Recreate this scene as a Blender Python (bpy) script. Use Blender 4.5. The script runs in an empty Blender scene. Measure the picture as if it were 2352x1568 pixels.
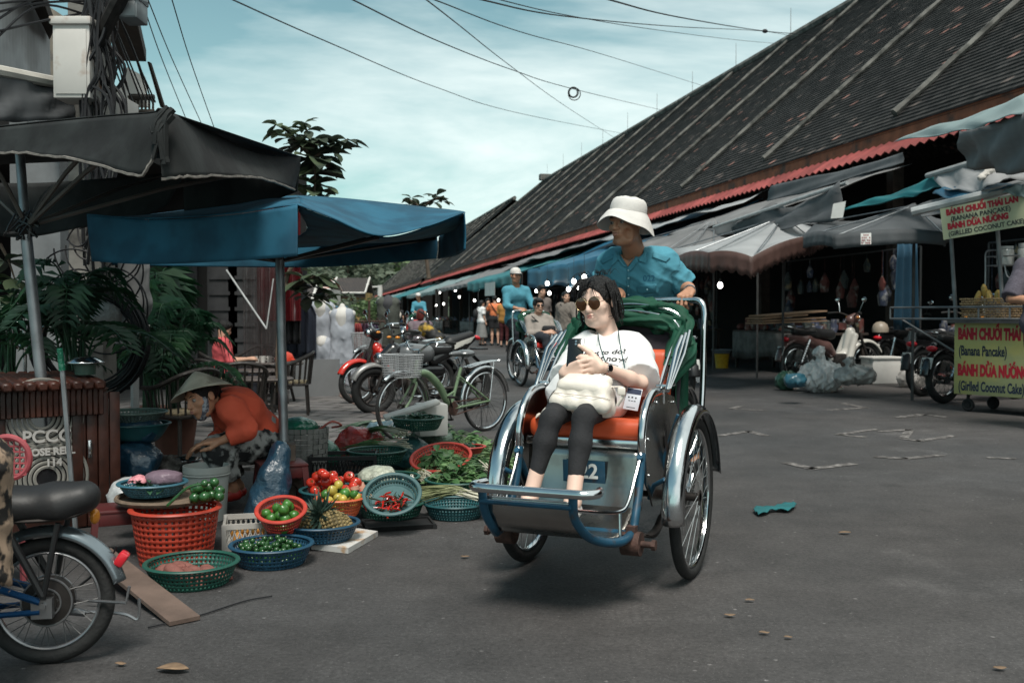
import bpy,math,random
import numpy as np
from math import sin,cos,pi,radians,hypot,atan2
from mathutils import Vector,Matrix
V=Vector
# ------------------------------------------------------------------ camera, world, light, exposure
SC=bpy.context.scene
COL=SC.collection
FPX,CH,CX,CY=2287.0,1.07,1176.0,784.0      # focal length in reading pixels, eye height
PITCH=math.atan(60.0/FPX)
cam=bpy.data.objects.new('camera',bpy.data.cameras.new('camera'))
COL.objects.link(cam)
cam.location=(0,0,CH)
cam.rotation_euler=(pi/2-PITCH,0,0)
cam.data.sensor_width=36.0
cam.data.lens=36.0*FPX/2352.0
cam.data.clip_start=0.05
cam.data.clip_end=3000
cam.data.dof.use_dof=True; cam.data.dof.focus_distance=4.3; cam.data.dof.aperture_fstop=5.6
SC.camera=cam
SC.view_settings.view_transform='Standard'
SC.view_settings.look='None'
SC.view_settings.gamma=1.0
SC.view_settings.exposure=0.26
SC.cycles.max_bounces=6
SC.cycles.diffuse_bounces=2
SC.cycles.glossy_bounces=3
SC.cycles.transparent_max_bounces=12
SUN_EL,SUN_AZ=radians(62),radians(178)         # azimuth measured clockwise from +Y
w=bpy.data.worlds.new('World'); SC.world=w; w.use_nodes=True
nt=w.node_tree; N=nt.nodes; L_=nt.links
bg=N['Background']; bg.inputs['Strength'].default_value=0.12
sky=N.new('ShaderNodeTexSky'); sky.sky_type='NISHITA'; sky.sun_disc=False
sky.sun_elevation=SUN_EL; sky.sun_rotation=SUN_AZ; sky.air_density=1.0; sky.dust_density=1.2
tc=N.new('ShaderNodeTexCoord')
sep=N.new('ShaderNodeSeparateXYZ'); L_.new(tc.outputs['Generated'],sep.inputs[0])
def wmath(op,a,b=None,clamp=False):
 m=N.new('ShaderNodeMath'); m.operation=op; m.use_clamp=clamp
 for i,v_ in enumerate((a,b)):
  if v_ is None:continue
  if isinstance(v_,(int,float)):m.inputs[i].default_value=v_
  else:L_.new(v_,m.inputs[i])
 return m.outputs[0]
# flat cloud layer: direction divided by its height above the horizon
zz=wmath('ADD',wmath('MAXIMUM',sep.outputs[2],0.0),0.26)
cmb=N.new('ShaderNodeCombineXYZ')
L_.new(wmath('DIVIDE',sep.outputs[0],zz),cmb.inputs[0]); L_.new(wmath('DIVIDE',sep.outputs[1],zz),cmb.inputs[1])
mp=N.new('ShaderNodeMapping'); mp.inputs['Rotation'].default_value=(0,0,radians(28)); mp.inputs['Scale'].default_value=(0.9,1.25,1)
mp.inputs['Location'].default_value=(3.9,1.5,0)
L_.new(cmb.outputs[0],mp.inputs[0])
nz=N.new('ShaderNodeTexNoise'); nz.inputs['Scale'].default_value=0.62; nz.inputs['Detail'].default_value=8; nz.inputs['Roughness'].default_value=0.56; nz.inputs['Distortion'].default_value=0.6
L_.new(mp.outputs[0],nz.inputs[0])
rp=N.new('ShaderNodeValToRGB'); rp.color_ramp.elements[0].position=0.44; rp.color_ramp.elements[1].position=0.62
L_.new(wmath('ADD',nz.outputs[0],wmath('ADD',wmath('MULTIPLY',sep.outputs[0],0.34),0.0)),rp.inputs[0])
tint=N.new('ShaderNodeMix'); tint.data_type='RGBA'; tint.blend_type='MULTIPLY'; tint.inputs[0].default_value=1.0
L_.new(sky.outputs[0],tint.inputs[6]); tint.inputs[7].default_value=(0.60,0.83,0.66,1)
hz=wmath('POWER',wmath('SUBTRACT',1.0,wmath('MAXIMUM',sep.outputs[2],0.0),True),5.0)
base=N.new('ShaderNodeMix'); base.data_type='RGBA'
L_.new(hz,base.inputs[0]); L_.new(tint.outputs[2],base.inputs[6]); base.inputs[7].default_value=(4.3,6.5,6.4,1)
cl=N.new('ShaderNodeMix'); cl.data_type='RGBA'
L_.new(wmath('MULTIPLY',rp.outputs[0],0.92),cl.inputs[0]); L_.new(base.outputs[2],cl.inputs[6]); cl.inputs[7].default_value=(7.3,8.1,7.9,1)
L_.new(cl.outputs[2],bg.inputs['Color'])
sun=bpy.data.objects.new('sun',bpy.data.lights.new('sun','SUN')); COL.objects.link(sun)
sun.data.energy=3.3; sun.data.angle=radians(20); sun.data.color=(1.0,0.95,0.88)
sun.rotation_euler=(pi/2-SUN_EL,0,pi-SUN_AZ)   # aims away from the sun's place in the sky
# ------------------------------------------------------------------ placing helpers
_cp,_sp=cos(PITCH),sin(PITCH)
def P(x,y,Y):
 """reading pixel (2352 wide) at forward distance Y -> world point"""
 u,v_=(x-CX)/FPX,(CY-y)/FPX
 d=V((u,_cp+v_*_sp,-_sp+v_*_cp))
 return V((0,0,CH))+d*(Y/d.y)
def G(x,y,z=0.0):
 u,v_=(x-CX)/FPX,(CY-y)/FPX
 d=V((u,_cp+v_*_sp,-_sp+v_*_cp))
 return V((0,0,CH))+d*((z-CH)/d.z)
rnd=random.Random(7)
# ------------------------------------------------------------------ materials
_M={}
def mat(name,col,rough=0.7,metal=0.0,var=0.12,vscale=6.0,bump=0.0,bscale=40.0,col2=None,c2amt=0.5,c2scale=5.0,
  spec=0.4,trans=0.0,alpha=1.0,emit=None,estr=1.0,sheen=0.0,detail=4.0,coat=0.0,rvar=0.0,backlit=0.0):
 if name in _M:return _M[name]
 m=bpy.data.materials.new(name); m.use_nodes=True; n=m.node_tree.nodes; l=m.node_tree.links
 b=n['Principled BSDF']
 b.inputs['Roughness'].default_value=rough; b.inputs['Metallic'].default_value=metal
 b.inputs['Specular IOR Level'].default_value=spec
 if trans:b.inputs['Transmission Weight'].default_value=trans
 if alpha<1:b.inputs['Alpha'].default_value=alpha
 if coat:b.inputs['Coat Weight'].default_value=coat
 if sheen:b.inputs['Sheen Weight'].default_value=sheen
 if emit:b.inputs['Emission Color'].default_value=(*emit,1); b.inputs['Emission Strength'].default_value=estr
 t=n.new('ShaderNodeTexCoord')
 src=None
 if var or col2:
  nz1=n.new('ShaderNodeTexNoise'); nz1.inputs['Scale'].default_value=vscale; nz1.inputs['Detail'].default_value=detail
  l.new(t.outputs['Object'],nz1.inputs[0])
  mr=n.new('ShaderNodeMapRange'); mr.inputs[1].default_value=0.3; mr.inputs[2].default_value=0.7
  mr.inputs[3].default_value=1-var; mr.inputs[4].default_value=1+var
  l.new(nz1.outputs[0],mr.inputs[0])
  mx=n.new('ShaderNodeMix'); mx.data_type='RGBA'; mx.blend_type='MULTIPLY'; mx.inputs[0].default_value=1
  l.new(mr.outputs[0],mx.inputs[7])
  if col2:
   n2=n.new('ShaderNodeTexNoise'); n2.inputs['Scale'].default_value=c2scale; n2.inputs['Detail'].default_value=5
   l.new(t.outputs['Object'],n2.inputs[0])
   r2=n.new('ShaderNodeMapRange'); r2.inputs[1].default_value=1-c2amt-0.06; r2.inputs[2].default_value=1-c2amt+0.06
   l.new(n2.outputs[0],r2.inputs[0])
   m2=n.new('ShaderNodeMix'); m2.data_type='RGBA'; m2.inputs[6].default_value=(*col,1); m2.inputs[7].default_value=(*col2,1)
   l.new(r2.outputs[0],m2.inputs[0]); l.new(m2.outputs[2],mx.inputs[6])
  else:mx.inputs[6].default_value=(*col,1)
  src=mx.outputs[2]; l.new(src,b.inputs['Base Color'])
  if rvar:
   r3=n.new('ShaderNodeMapRange'); r3.inputs[3].default_value=max(0,rough-rvar); r3.inputs[4].default_value=min(1,rough+rvar)
   l.new(nz1.outputs[0],r3.inputs[0]); l.new(r3.outputs[0],b.inputs['Roughness'])
 else:b.inputs['Base Color'].default_value=(*col,1)
 if bump:
  nb=n.new('ShaderNodeTexNoise'); nb.inputs['Scale'].default_value=bscale; nb.inputs['Detail'].default_value=3
  l.new(t.outputs['Object'],nb.inputs[0])
  bp=n.new('ShaderNodeBump'); bp.inputs['Strength'].default_value=bump; bp.inputs['Distance'].default_value=0.01
  l.new(nb.outputs[0],bp.inputs['Height']); l.new(bp.outputs[0],b.inputs['Normal'])
 if backlit:      # thin cloth or leaf that lets some light through
  tr=n.new('ShaderNodeBsdfTranslucent'); ms=n.new('ShaderNodeMixShader'); ms.inputs[0].default_value=backlit
  if src:l.new(src,tr.inputs[0])
  else:tr.inputs[0].default_value=(*col,1)
  l.new(b.outputs[0],ms.inputs[1]); l.new(tr.outputs[0],ms.inputs[2]); l.new(ms.outputs[0],n['Material Output'].inputs[0])
 _M[name]=m; m.use_backface_culling=False
 return m
# ------------------------------------------------------------------ objects
FR={}
def link(o):COL.objects.link(o); return o
def props(o,label=None,cat=None,group=None,kind=None):
 if label:o['label']=label
 if cat:o['category']=cat
 if group:o['group']=group
 if kind:o['kind']=kind
 return o
def thing(name,label,cat,loc=(0,0,0),rz=0.0,group=None):
 o=bpy.data.objects.new(name,None); o.empty_display_size=0.1
 o.location=loc; o.rotation_euler=(0,0,rz); link(o)
 FR[o.name]=Matrix.Translation(V(loc))@Matrix.Rotation(rz,4,'Z')
 return props(o,label,cat,group)
def copytree(o,loc=None,rz=None,label=None,group=None,M=None):
 c=o.copy(); COL.objects.link(c)
 if loc is not None:c.location=loc
 if rz is not None:c.rotation_euler=(c.rotation_euler.x,c.rotation_euler.y,rz)
 if label:c['label']=label
 if group:c['group']=group
 for ch in [x for x in COL.objects if x.parent==o]:
  d=ch.copy(); COL.objects.link(d); d.parent=c
  for g in [x for x in COL.objects if x.parent==ch]:
   e=g.copy(); COL.objects.link(e); e.parent=d
 return c
def recolour(o,pairs):
 """swap materials on a copied thing (gives the copy its own meshes where needed)"""
 for ch in [x for x in COL.objects if x.parent==o]+[o]:
  for c in [ch]+[x for x in COL.objects if x.parent==ch]:
   if c.type=='MESH' and c.data.materials and c.data.materials[0].name in pairs:
    c.data=c.data.copy(); c.data.materials[0]=pairs[c.data.materials[0].name]
def frame(z,up=V((0,0,1))):
 z=z.normalized()
 x=up.cross(z)
 if x.length<1e-4:x=V((1,0,0)).cross(z)
 if x.length<1e-4:x=V((0,1,0))
 x.normalize(); return x,z.cross(x)
def smooth_path(pts,n=6,closed=False):
 """Catmull-Rom through the points"""
 pts=[V(p) for p in pts]; out=[]; m=len(pts)
 rng=range(m) if closed else range(m-1)
 for i in rng:
  p0=pts[(i-1) % m] if (closed or i>0) else pts[0]*2-pts[1]
  p1,p2=pts[i],pts[(i+1) % m]
  p3=pts[(i+2) % m] if (closed or i<m-2) else pts[-1]*2-pts[-2]
  for k in range(n):
   t=k/n
   out.append(0.5*((2*p1)+(p2-p0)*t+(2*p0-5*p1+4*p2-p3)*t*t+(3*p1-p0-3*p2+p3)*t**3))
 if not closed:out.append(pts[-1])
 return out
class MB:
 def __init__(s,M=None):s.v=[]; s.f=[]; s.M=M; s.uv=None
 def add(s,vs,fs):
  o=len(s.v)
  if s.M is not None:vs=[s.M@V(p) for p in vs]
  s.v+=[tuple(p) for p in vs]; s.f+=[tuple(i+o for i in f) for f in fs]; return s
 def box(s,c,d,R=None,taper=1.0):
  x,y,z=d[0]/2,d[1]/2,d[2]/2; c=V(c)
  vs=[V((sx*x*(taper if sz>0 else 1),sy*y*(taper if sz>0 else 1),sz*z)) for sz in (-1,1) for sy in (-1,1) for sx in (-1,1)]
  if R is not None:
   if isinstance(R,(int,float)):R=Matrix.Rotation(R,3,'Z')
   vs=[R@p for p in vs]
  return s.add([p+c for p in vs],[(0,2,3,1),(4,5,7,6),(0,1,5,4),(2,6,7,3),(0,4,6,2),(1,3,7,5)])
 def rbox(s,c,d,r=0.01,R=None,seg=2):
  """box with rounded edges"""
  import bmesh
  bm=bmesh.new(); bmesh.ops.create_cube(bm,size=1.0)
  for v_ in bm.verts:v_.co=V((v_.co.x*d[0],v_.co.y*d[1],v_.co.z*d[2]))
  bmesh.ops.bevel(bm,geom=bm.edges[:],offset=min(r,min(d)*0.45),segments=seg,affect='EDGES',profile=0.5)
  bm.verts.index_update()
  if isinstance(R,(int,float)):R=Matrix.Rotation(R,3,'Z')
  vs=[(R@v_.co if R is not None else v_.co)+V(c) for v_ in bm.verts]
  fs=[tuple(v_.index for v_ in f.verts) for f in bm.faces]; bm.free()
  return s.add(vs,fs)
 def tube(s,pts,r,seg=8,closed=False,cap=True,flat=None):
  """r number or list; flat=(a,b) scales the section"""
  pts=[V(p) for p in pts]; n=len(pts)
  rs=r if isinstance(r,(list,tuple)) else [r]*n
  if len(rs) != n:rs=[float(q) for q in np.interp(np.linspace(0,1,n),np.linspace(0,1,len(rs)),rs)]
  vs=[]; x=None
  for i in range(n):
   if closed:t=pts[(i+1) % n]-pts[i-1]
   else:t=pts[min(i+1,n-1)]-pts[max(i-1,0)]
   if t.length<1e-9:t=V((0,0,1))
   t.normalize()
   if x is None:x,y=frame(t)
   else:
    x=x-t*x.dot(t)
    if x.length<1e-6:x,_=frame(t)
    x.normalize()
   y=t.cross(x); a,b=flat if flat else (1,1)
   for k in range(seg):
    g=2*pi*k/seg
    vs.append(pts[i]+x*(cos(g)*rs[i]*a)+y*(sin(g)*rs[i]*b))
  fs=[]
  for i in range(n if closed else n-1):
   j=(i+1) % n
   for k in range(seg):
    k2=(k+1) % seg
    fs.append((i*seg+k,i*seg+k2,j*seg+k2,j*seg+k))
  if cap and not closed:
   fs.append(tuple(reversed(range(seg)))); fs.append(tuple((n-1)*seg+k for k in range(seg)))
  return s.add(vs,fs)
 def cyl(s,a,b,r,r2=None,seg=16):return s.tube([a,b],[r,r if r2 is None else r2],seg)
 def lathe(s,prof,c=(0,0,0),ax=(0,0,1),seg=24,wob=None,sx=1.0,sy=1.0,a0=0,a1=2*pi):
  """prof list of (radius, height)"""
  x,y=frame(V(ax)); z=V(ax).normalized(); c=V(c); full=abs(a1-a0-2*pi)<1e-6
  m=seg if full else seg+1; vs=[]
  for (r,h) in prof:
   for k in range(m):
    g=a0+(a1-a0)*k/seg
    rr,hh=(r,h) if wob is None else wob(r,h,g)
    vs.append(c+x*(cos(g)*rr*sx)+y*(sin(g)*rr*sy)+z*hh)
  fs=[]
  for i in range(len(prof)-1):
   for k in range(seg):
    k2=(k+1) % m
    fs.append((i*m+k,i*m+k2,(i+1)*m+k2,(i+1)*m+k))
  return s.add(vs,fs)
 def ball(s,c,r,seg=12,rings=8,R=None,nz=0.0,rr=None):
  r=(r,r,r) if isinstance(r,(int,float)) else r; vs=[]; c=V(c); rr=rr or rnd
  for i in range(rings+1):
   t=pi*i/rings
   for k in range(seg):
    g=2*pi*k/seg; q=1+(rr.uniform(-nz,nz) if nz and 0<i<rings else 0)
    p=V((sin(t)*cos(g)*r[0]*q,sin(t)*sin(g)*r[1]*q,cos(t)*r[2]*q))
    if R is not None:p=R@p
    vs.append(c+p)
  fs=[(i*seg+k,(i+1)*seg+k,(i+1)*seg+(k+1) % seg,i*seg+(k+1) % seg) for i in range(rings) for k in range(seg)]
  return s.add(vs,fs)
 def torus(s,c,R,r,ax=(0,0,1),seg=40,rs=10,flat=None,a0=0,a1=2*pi):
  x,y=frame(V(ax)); c=V(c); full=abs(a1-a0-2*pi)<1e-6; m=seg if full else seg+1
  z=V(ax).normalized(); vs=[]; a,b=flat if flat else (1,1)
  for i in range(m):
   g=a0+(a1-a0)*i/seg; d=x*cos(g)+y*sin(g)
   for k in range(rs):
    h=2*pi*k/rs
    vs.append(c+d*(R+cos(h)*r*a)+z*(sin(h)*r*b))
  fs=[]
  for i in range(seg):
   j=(i+1) % m
   for k in range(rs):fs.append((i*rs+k,j*rs+k,j*rs+(k+1) % rs,i*rs+(k+1) % rs))
  return s.add(vs,fs)
 def grid(s,fn,nu,nv):
  vs=[fn(i/nu,j/nv) for j in range(nv+1) for i in range(nu+1)]
  fs=[(j*(nu+1)+i,j*(nu+1)+i+1,(j+1)*(nu+1)+i+1,(j+1)*(nu+1)+i) for j in range(nv) for i in range(nu)]
  return s.add(vs,fs)
 def poly(s,pts,th=None,n=None):
  """flat polygon; th extrudes along its normal"""
  pts=[V(p) for p in pts]; m=len(pts)
  if th is None:return s.add(pts,[tuple(range(m))])
  if n is None:
   n=V((0,0,0))
   for i in range(m):n+=pts[i].cross(pts[(i+1) % m])
   n.normalize()
  q=[p+V(n)*th for p in pts]
  return s.add(pts+q,[tuple(reversed(range(m))),tuple(range(m,2*m))]+[(i,(i+1) % m,(i+1) % m+m,i+m) for i in range(m)])
 def build(s,name,m,parent=None,smooth=None,world=False,solid=None,angle=40,sub=0,weld=False,bevel=None):
  me=bpy.data.meshes.new(name); vs=s.v
  if world and parent is not None:
   Mi=FR[parent.name].inverted() if parent.name in FR else Matrix.Identity(4); vs=[tuple(Mi@V(p)) for p in vs]
  me.from_pydata(vs,[],s.f); me.materials.append(m)
  o=bpy.data.objects.new(name,me); link(o)
  if parent is not None:
   o.parent=parent
   FR[o.name]=FR.get(parent.name,Matrix.Identity(4))
  else:FR[o.name]=Matrix.Identity(4)
  if smooth is None:smooth=True
  if smooth:
   me.polygons.foreach_set('use_smooth',[True]*len(me.polygons))
   if angle<180:
    try:me.set_sharp_from_angle(angle=radians(angle))
    except Exception:pass
  if weld:o.modifiers.new('weld','WELD')
  if sub:
   q=o.modifiers.new('sub','SUBSURF'); q.levels=q.render_levels=sub
  if solid:
   q=o.modifiers.new('solid','SOLIDIFY'); q.thickness=solid; q.offset=0
  if bevel:
   q=o.modifiers.new('bev','BEVEL'); q.width=bevel; q.segments=2; q.limit_method='ANGLE'
  return o
def one(mb,name,m,label,cat,group=None,kind=None,base=None,**k):
 """a thing that is a single mesh; its origin is moved to its base"""
 if base is None and mb.v:
  a=np.array(mb.v); base=((a[:,0].min()+a[:,0].max())/2,(a[:,1].min()+a[:,1].max())/2,a[:,2].min())
 b=V(base); mb.v=[(p[0]-b.x,p[1]-b.y,p[2]-b.z) for p in mb.v]
 o=mb.build(name,m,None,**k); o.location=b; FR[o.name]=Matrix.Translation(b)
 return props(o,label,cat,group,kind)
def basis(z,up=V((0,0,1))):
 x,y=frame(V(z),up); z=V(z).normalized()
 return Matrix(((x.x,y.x,z.x),(x.y,y.y,z.y),(x.z,y.z,z.z)))
def text(s,name,m,parent,M,size=0.1,font_w=1.0,depth=0.002,bold=0.0,cx='CENTER',shear=0.0):
 """letters as a mesh part; M maps the text plane (x right, y up) into the parent's frame"""
 cu=bpy.data.curves.new(name,'FONT'); cu.body=s; cu.size=size; cu.extrude=depth; cu.align_x=cx; cu.align_y='CENTER'; cu.offset=bold; cu.shear=shear; cu.resolution_u=3
 t=bpy.data.objects.new('tmp',cu); COL.objects.link(t)
 bpy.context.view_layer.update()
 me=bpy.data.meshes.new_from_object(t); COL.objects.unlink(t); bpy.data.objects.remove(t)
 me.transform(M@Matrix.Diagonal((font_w,1,1,1))); me.materials.clear(); me.materials.append(m); me.name=name
 o=bpy.data.objects.new(name,me); link(o); o.parent=parent; FR[o.name]=FR.get(parent.name,Matrix.Identity(4)) if parent else Matrix.Identity(4)
 return o
# ------------------------------------------------------------------ smooth blended solids (bodies, cloth, bags), meshed on a grid
def _n(a):return np.array(a,dtype=np.float32)
class SDF:
 def __init__(s):s.p=[]; s.disp=None
 def cap(s,a,b,ra,rb=None,k=0.02,op='u'):s.p.append(('c',_n(a),_n(b),ra,ra if rb is None else rb,k,op)); return s
 def ell(s,c,r,R=None,k=0.02,op='u'):
  r=(r,r,r) if isinstance(r,(int,float)) else r
  s.p.append(('e',_n(c),_n(r),np.eye(3,dtype=np.float32) if R is None else _n(R),k,op)); return s
 def chain(s,pts,rs,k=0.02,op='u'):
  for i in range(len(pts)-1):s.cap(pts[i],pts[i+1],rs[i],rs[i+1],k,op)
  return s
 def cut(s,pt,n,r=None):s.p.append(('x',_n(pt),_n(V(n).normalized()),r)); return s
 def bounds(s):
  lo,hi=np.full(3,1e9),np.full(3,-1e9)
  for q in s.p:
   if q[0]=='c' and q[6]=='u':
    r=max(q[3],q[4]); lo=np.minimum(lo,np.minimum(q[1],q[2])-r); hi=np.maximum(hi,np.maximum(q[1],q[2])+r)
   elif q[0]=='e' and q[5]=='u':
    r=float(max(q[2])); lo=np.minimum(lo,q[1]-r); hi=np.maximum(hi,q[1]+r)
  return lo-0.03,hi+0.03
 def mesh(s,h,lo=None,hi=None):
  """-> verts (n,3), quads (m,4)"""
  if lo is None:lo,hi=s.bounds()
  lo=np.floor(np.array(lo)/h)*h
  n=np.ceil((np.array(hi)-lo)/h).astype(int)+1
  A=np.full(n,1.0,np.float32)
  ax=[(lo[i]+h*np.arange(n[i])).astype(np.float32) for i in range(3)]
  for q in s.p:
   if q[0]=='x':
    d=(ax[0][:,None,None]-q[1][0])*q[2][0]+(ax[1][None,:,None]-q[1][1])*q[2][1]+(ax[2][None,None,:]-q[1][2])*q[2][2]
    if q[3] is None:A=np.maximum(A,d)
    else:
     dd=np.sqrt((ax[0][:,None,None]-q[1][0])**2+(ax[1][None,:,None]-q[1][1])**2+(ax[2][None,None,:]-q[1][2])**2)
     A=np.where(dd<q[3],np.maximum(A,d),A)
    continue
   if q[0]=='c':
    r=max(q[3],q[4]); k=q[5]; op=q[6]; l0=np.minimum(q[1],q[2])-r; h0=np.maximum(q[1],q[2])+r
   else:r=float(max(q[2])); k=q[4]; op=q[5]; l0=q[1]-r; h0=q[1]+r
   m=k+3*h+0.02
   i0=np.clip(np.floor((l0-m-lo)/h).astype(int),0,n); i1=np.clip(np.ceil((h0+m-lo)/h).astype(int)+1,0,n)
   if (i1<=i0).any():continue
   X=ax[0][i0[0]:i1[0]][:,None,None]; Y=ax[1][i0[1]:i1[1]][None,:,None]; Z=ax[2][i0[2]:i1[2]][None,None,:]
   if q[0]=='c':
    a,b=q[1],q[2]; ab=b-a; L2=float(ab@ab)+1e-12
    t=np.clip(((X-a[0])*ab[0]+(Y-a[1])*ab[1]+(Z-a[2])*ab[2])/L2,0,1)
    d=np.sqrt((X-a[0]-ab[0]*t)**2+(Y-a[1]-ab[1]*t)**2+(Z-a[2]-ab[2]*t)**2)-(q[3]+(q[4]-q[3])*t)
   else:
    R=q[3]; dx,dy,dz=X-q[1][0],Y-q[1][1],Z-q[1][2]
    u=[(dx*R[0,i]+dy*R[1,i]+dz*R[2,i]) for i in range(3)]
    k0=np.sqrt((u[0]/q[2][0])**2+(u[1]/q[2][1])**2+(u[2]/q[2][2])**2)
    k1=np.sqrt((u[0]/q[2][0]**2)**2+(u[1]/q[2][1]**2)**2+(u[2]/q[2][2]**2)**2)+1e-9
    d=k0*(k0-1)/k1
   sl=tuple(slice(i0[i],i1[i]) for i in range(3)); B=A[sl]
   if op=='u':
    hh=np.maximum(k-np.abs(B-d),0)/max(k,1e-6); A[sl]=np.minimum(B,d)-hh*hh*k*0.25
   else:
    d=-d; hh=np.maximum(k-np.abs(B-d),0)/max(k,1e-6); A[sl]=np.maximum(B,d)+hh*hh*k*0.25
  if s.disp is not None:
   near=np.argwhere(np.abs(A)<0.05); c=near*h+lo
   A[near[:,0],near[:,1],near[:,2]]+=s.disp(c[:,0],c[:,1],c[:,2]).astype(np.float32)
  return nets(A,h,lo)
def nets(A,h,lo):
 I=A<0
 def c8(M):return [M[x:M.shape[0]-1+x,y:M.shape[1]-1+y,z:M.shape[2]-1+z] for x in (0,1) for y in (0,1) for z in (0,1)]
 C=c8(I); s=sum(c.astype(np.int8) for c in C); mask=(s>0) & (s<8)
 idx=np.full(mask.shape,-1,np.int64); cells=np.argwhere(mask); idx[mask]=np.arange(len(cells))
 if len(cells)==0:return np.zeros((0,3)),np.zeros((0,4),int)
 off=np.array([(x,y,z) for x in (0,1) for y in (0,1) for z in (0,1)])
 vals=np.stack([A[cells[:,0]+o[0],cells[:,1]+o[1],cells[:,2]+o[2]] for o in off],1)
 acc=np.zeros((len(cells),3)); cnt=np.zeros(len(cells))
 for i in range(8):
  for j in range(i+1,8):
   if np.abs(off[i]-off[j]).sum() != 1:continue
   m=(vals[:,i]<0) != (vals[:,j]<0)
   t=vals[m,i]/(vals[m,i]-vals[m,j])
   acc[m]+=off[i]+(off[j]-off[i])*t[:,None]; cnt[m]+=1
 vs=(cells+acc/cnt[:,None])*h+lo
 fs=[]
 for a in range(3):
  b,c=(a+1) % 3,(a+2) % 3
  sl0=[slice(None)]*3; sl1=[slice(None)]*3; sl0[a]=slice(0,-1); sl1[a]=slice(1,None)
  E=I[tuple(sl0)] != I[tuple(sl1)]
  e=np.argwhere(E); e=e[(e[:,b]>0) & (e[:,c]>0) & (e[:,b]<A.shape[b]-1) & (e[:,c]<A.shape[c]-1)]
  if not len(e):continue
  def at(db,dc):
   q=e.copy(); q[:,b]-=db; q[:,c]-=dc; return idx[q[:,0],q[:,1],q[:,2]]
  Q=np.stack([at(1,1),at(0,1),at(0,0),at(1,0)],1)
  fl=~I[e[:,0],e[:,1],e[:,2]]; Q[fl]=Q[fl][:,::-1]; fs.append(Q)
 return vs,np.concatenate(fs) if fs else np.zeros((0,4),int)
def npmesh(name,parts,m,parent,world=True,mats=None):
 """parts: list of (verts, quads) -> one mesh object"""
 vs,fs,o_=[],[],0
 for v_,f in parts:vs.append(v_); fs.append(f+o_); o_+=len(v_)
 vs=np.concatenate(vs); fs=np.concatenate(fs)
 if world and parent is not None and parent.name in FR:
  Mi=np.array(FR[parent.name].inverted()); vs=vs@Mi[:3,:3].T+Mi[:3,3]
 me=bpy.data.meshes.new(name); nf=len(fs)
 me.vertices.add(len(vs)); me.vertices.foreach_set('co',vs.astype(np.float32).ravel())
 me.loops.add(nf*4); me.loops.foreach_set('vertex_index',fs.astype(np.int32).ravel())
 me.polygons.add(nf); me.polygons.foreach_set('loop_start',np.arange(nf,dtype=np.int32)*4)
 me.update(calc_edges=True); me.validate()
 me.polygons.foreach_set('use_smooth',[True]*len(me.polygons)); me.materials.append(m)
 o=bpy.data.objects.new(name,me); link(o)
 if parent is not None:o.parent=parent; FR[o.name]=FR.get(parent.name,Matrix.Identity(4))
 return o
def blob(name,sdf,h,m,parent,world=True):return npmesh(name,[sdf.mesh(h)],m,parent,world)
def wr(amp,f,seed=0,aniso=(1,1,1)):
 """soft wrinkles: a few crossed sine folds"""
 r=random.Random(seed); W=[]
 for i in range(7):
  d=V((r.gauss(0,1)*aniso[0],r.gauss(0,1)*aniso[1],r.gauss(0,1)*aniso[2])).normalized()*f*r.uniform(0.6,1.7)
  W.append((d,r.uniform(0,6.3),r.uniform(0.5,1)))
 def fn(x,y,z):
  t=0
  for d,p,a in W:
   q=np.sin(x*d.x+y*d.y+z*d.z+p+1.3*np.sin((x*d.y-y*d.z+z*d.x)*0.6+p*2)); t=t+a*(1-np.abs(q))**2
  return -(t/4-0.25)*amp
 return fn
# ------------------------------------------------------------------ people
def headframe(c,f,u=V((0,0,1)),s=1.0):
 f=V(f).normalized(); r=f.cross(V(u)).normalized(); u=r.cross(f)
 def T(x,y,z):return V(c)+(r*x+f*y+u*z)*s
 R=np.array([[r.x,f.x,u.x],[r.y,f.y,u.y],[r.z,f.z,u.z]]); return T,R
def head_sdf(S,T,R,s,neck,jaw=1.0,gaunt=0.0,fem=False):
 q=lambda *a:tuple(i*s for i in a)
 S.cap(T(0,-.018,-.05),neck,(.046 if fem else .054)*s,(.05 if fem else .06)*s,k=.02*s)
 S.ell(T(0,-.012,.03),q(.074,.094,.086),R,k=.02)
 S.ell(T(0,.026,-.03),q(.057*jaw,.066,.082),R,k=.03*s)
 S.cap(T(-.03*jaw,.04,-.085),T(.03*jaw,.04,-.085),.024*s,k=.03*s)
 S.ell(T(0,.066,-.097),q(.02,.018,.016),R,k=.02*s)
 for e in (-1,1):
  S.ell(T(e*.04,.058,-.022-gaunt*.0),q(.024,.022,.02),R,k=.02*s)
  if gaunt:S.ell(T(e*.048,.06,-.058),q(.015,.02,.022),R,k=.02*s,op='s')
  S.ell(T(e*.031,.1,.006),q(.019,.016,.012),R,k=.012*s,op='s')
  S.ell(T(e*.077,-.006,-.006),q(.009,.02,.031),R,k=.006*s)
  S.ell(T(e*.013,.096,-.03),q(.009,.01,.008),R,k=.006*s)
 S.cap(T(-.036,.077,.027),T(.036,.077,.027),.0115*s,k=.012*s)
 S.cap(T(0,.088,.016),T(0,.108,-.026),.0075*s,.0115*s,k=.01*s)
 S.ell(T(0,.084,-.055),q(.026,.018,.02),R,k=.012*s)
 S.ell(T(0,.101,-.0495),q(.021,.007,.006),R,k=.005*s)
 S.ell(T(0,.099,-.0615),q(.018,.008,.007),R,k=.005*s)
 S.ell(T(0,.112,-.0555),q(.021,.008,.0016),R,k=.003*s,op='s')
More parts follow.
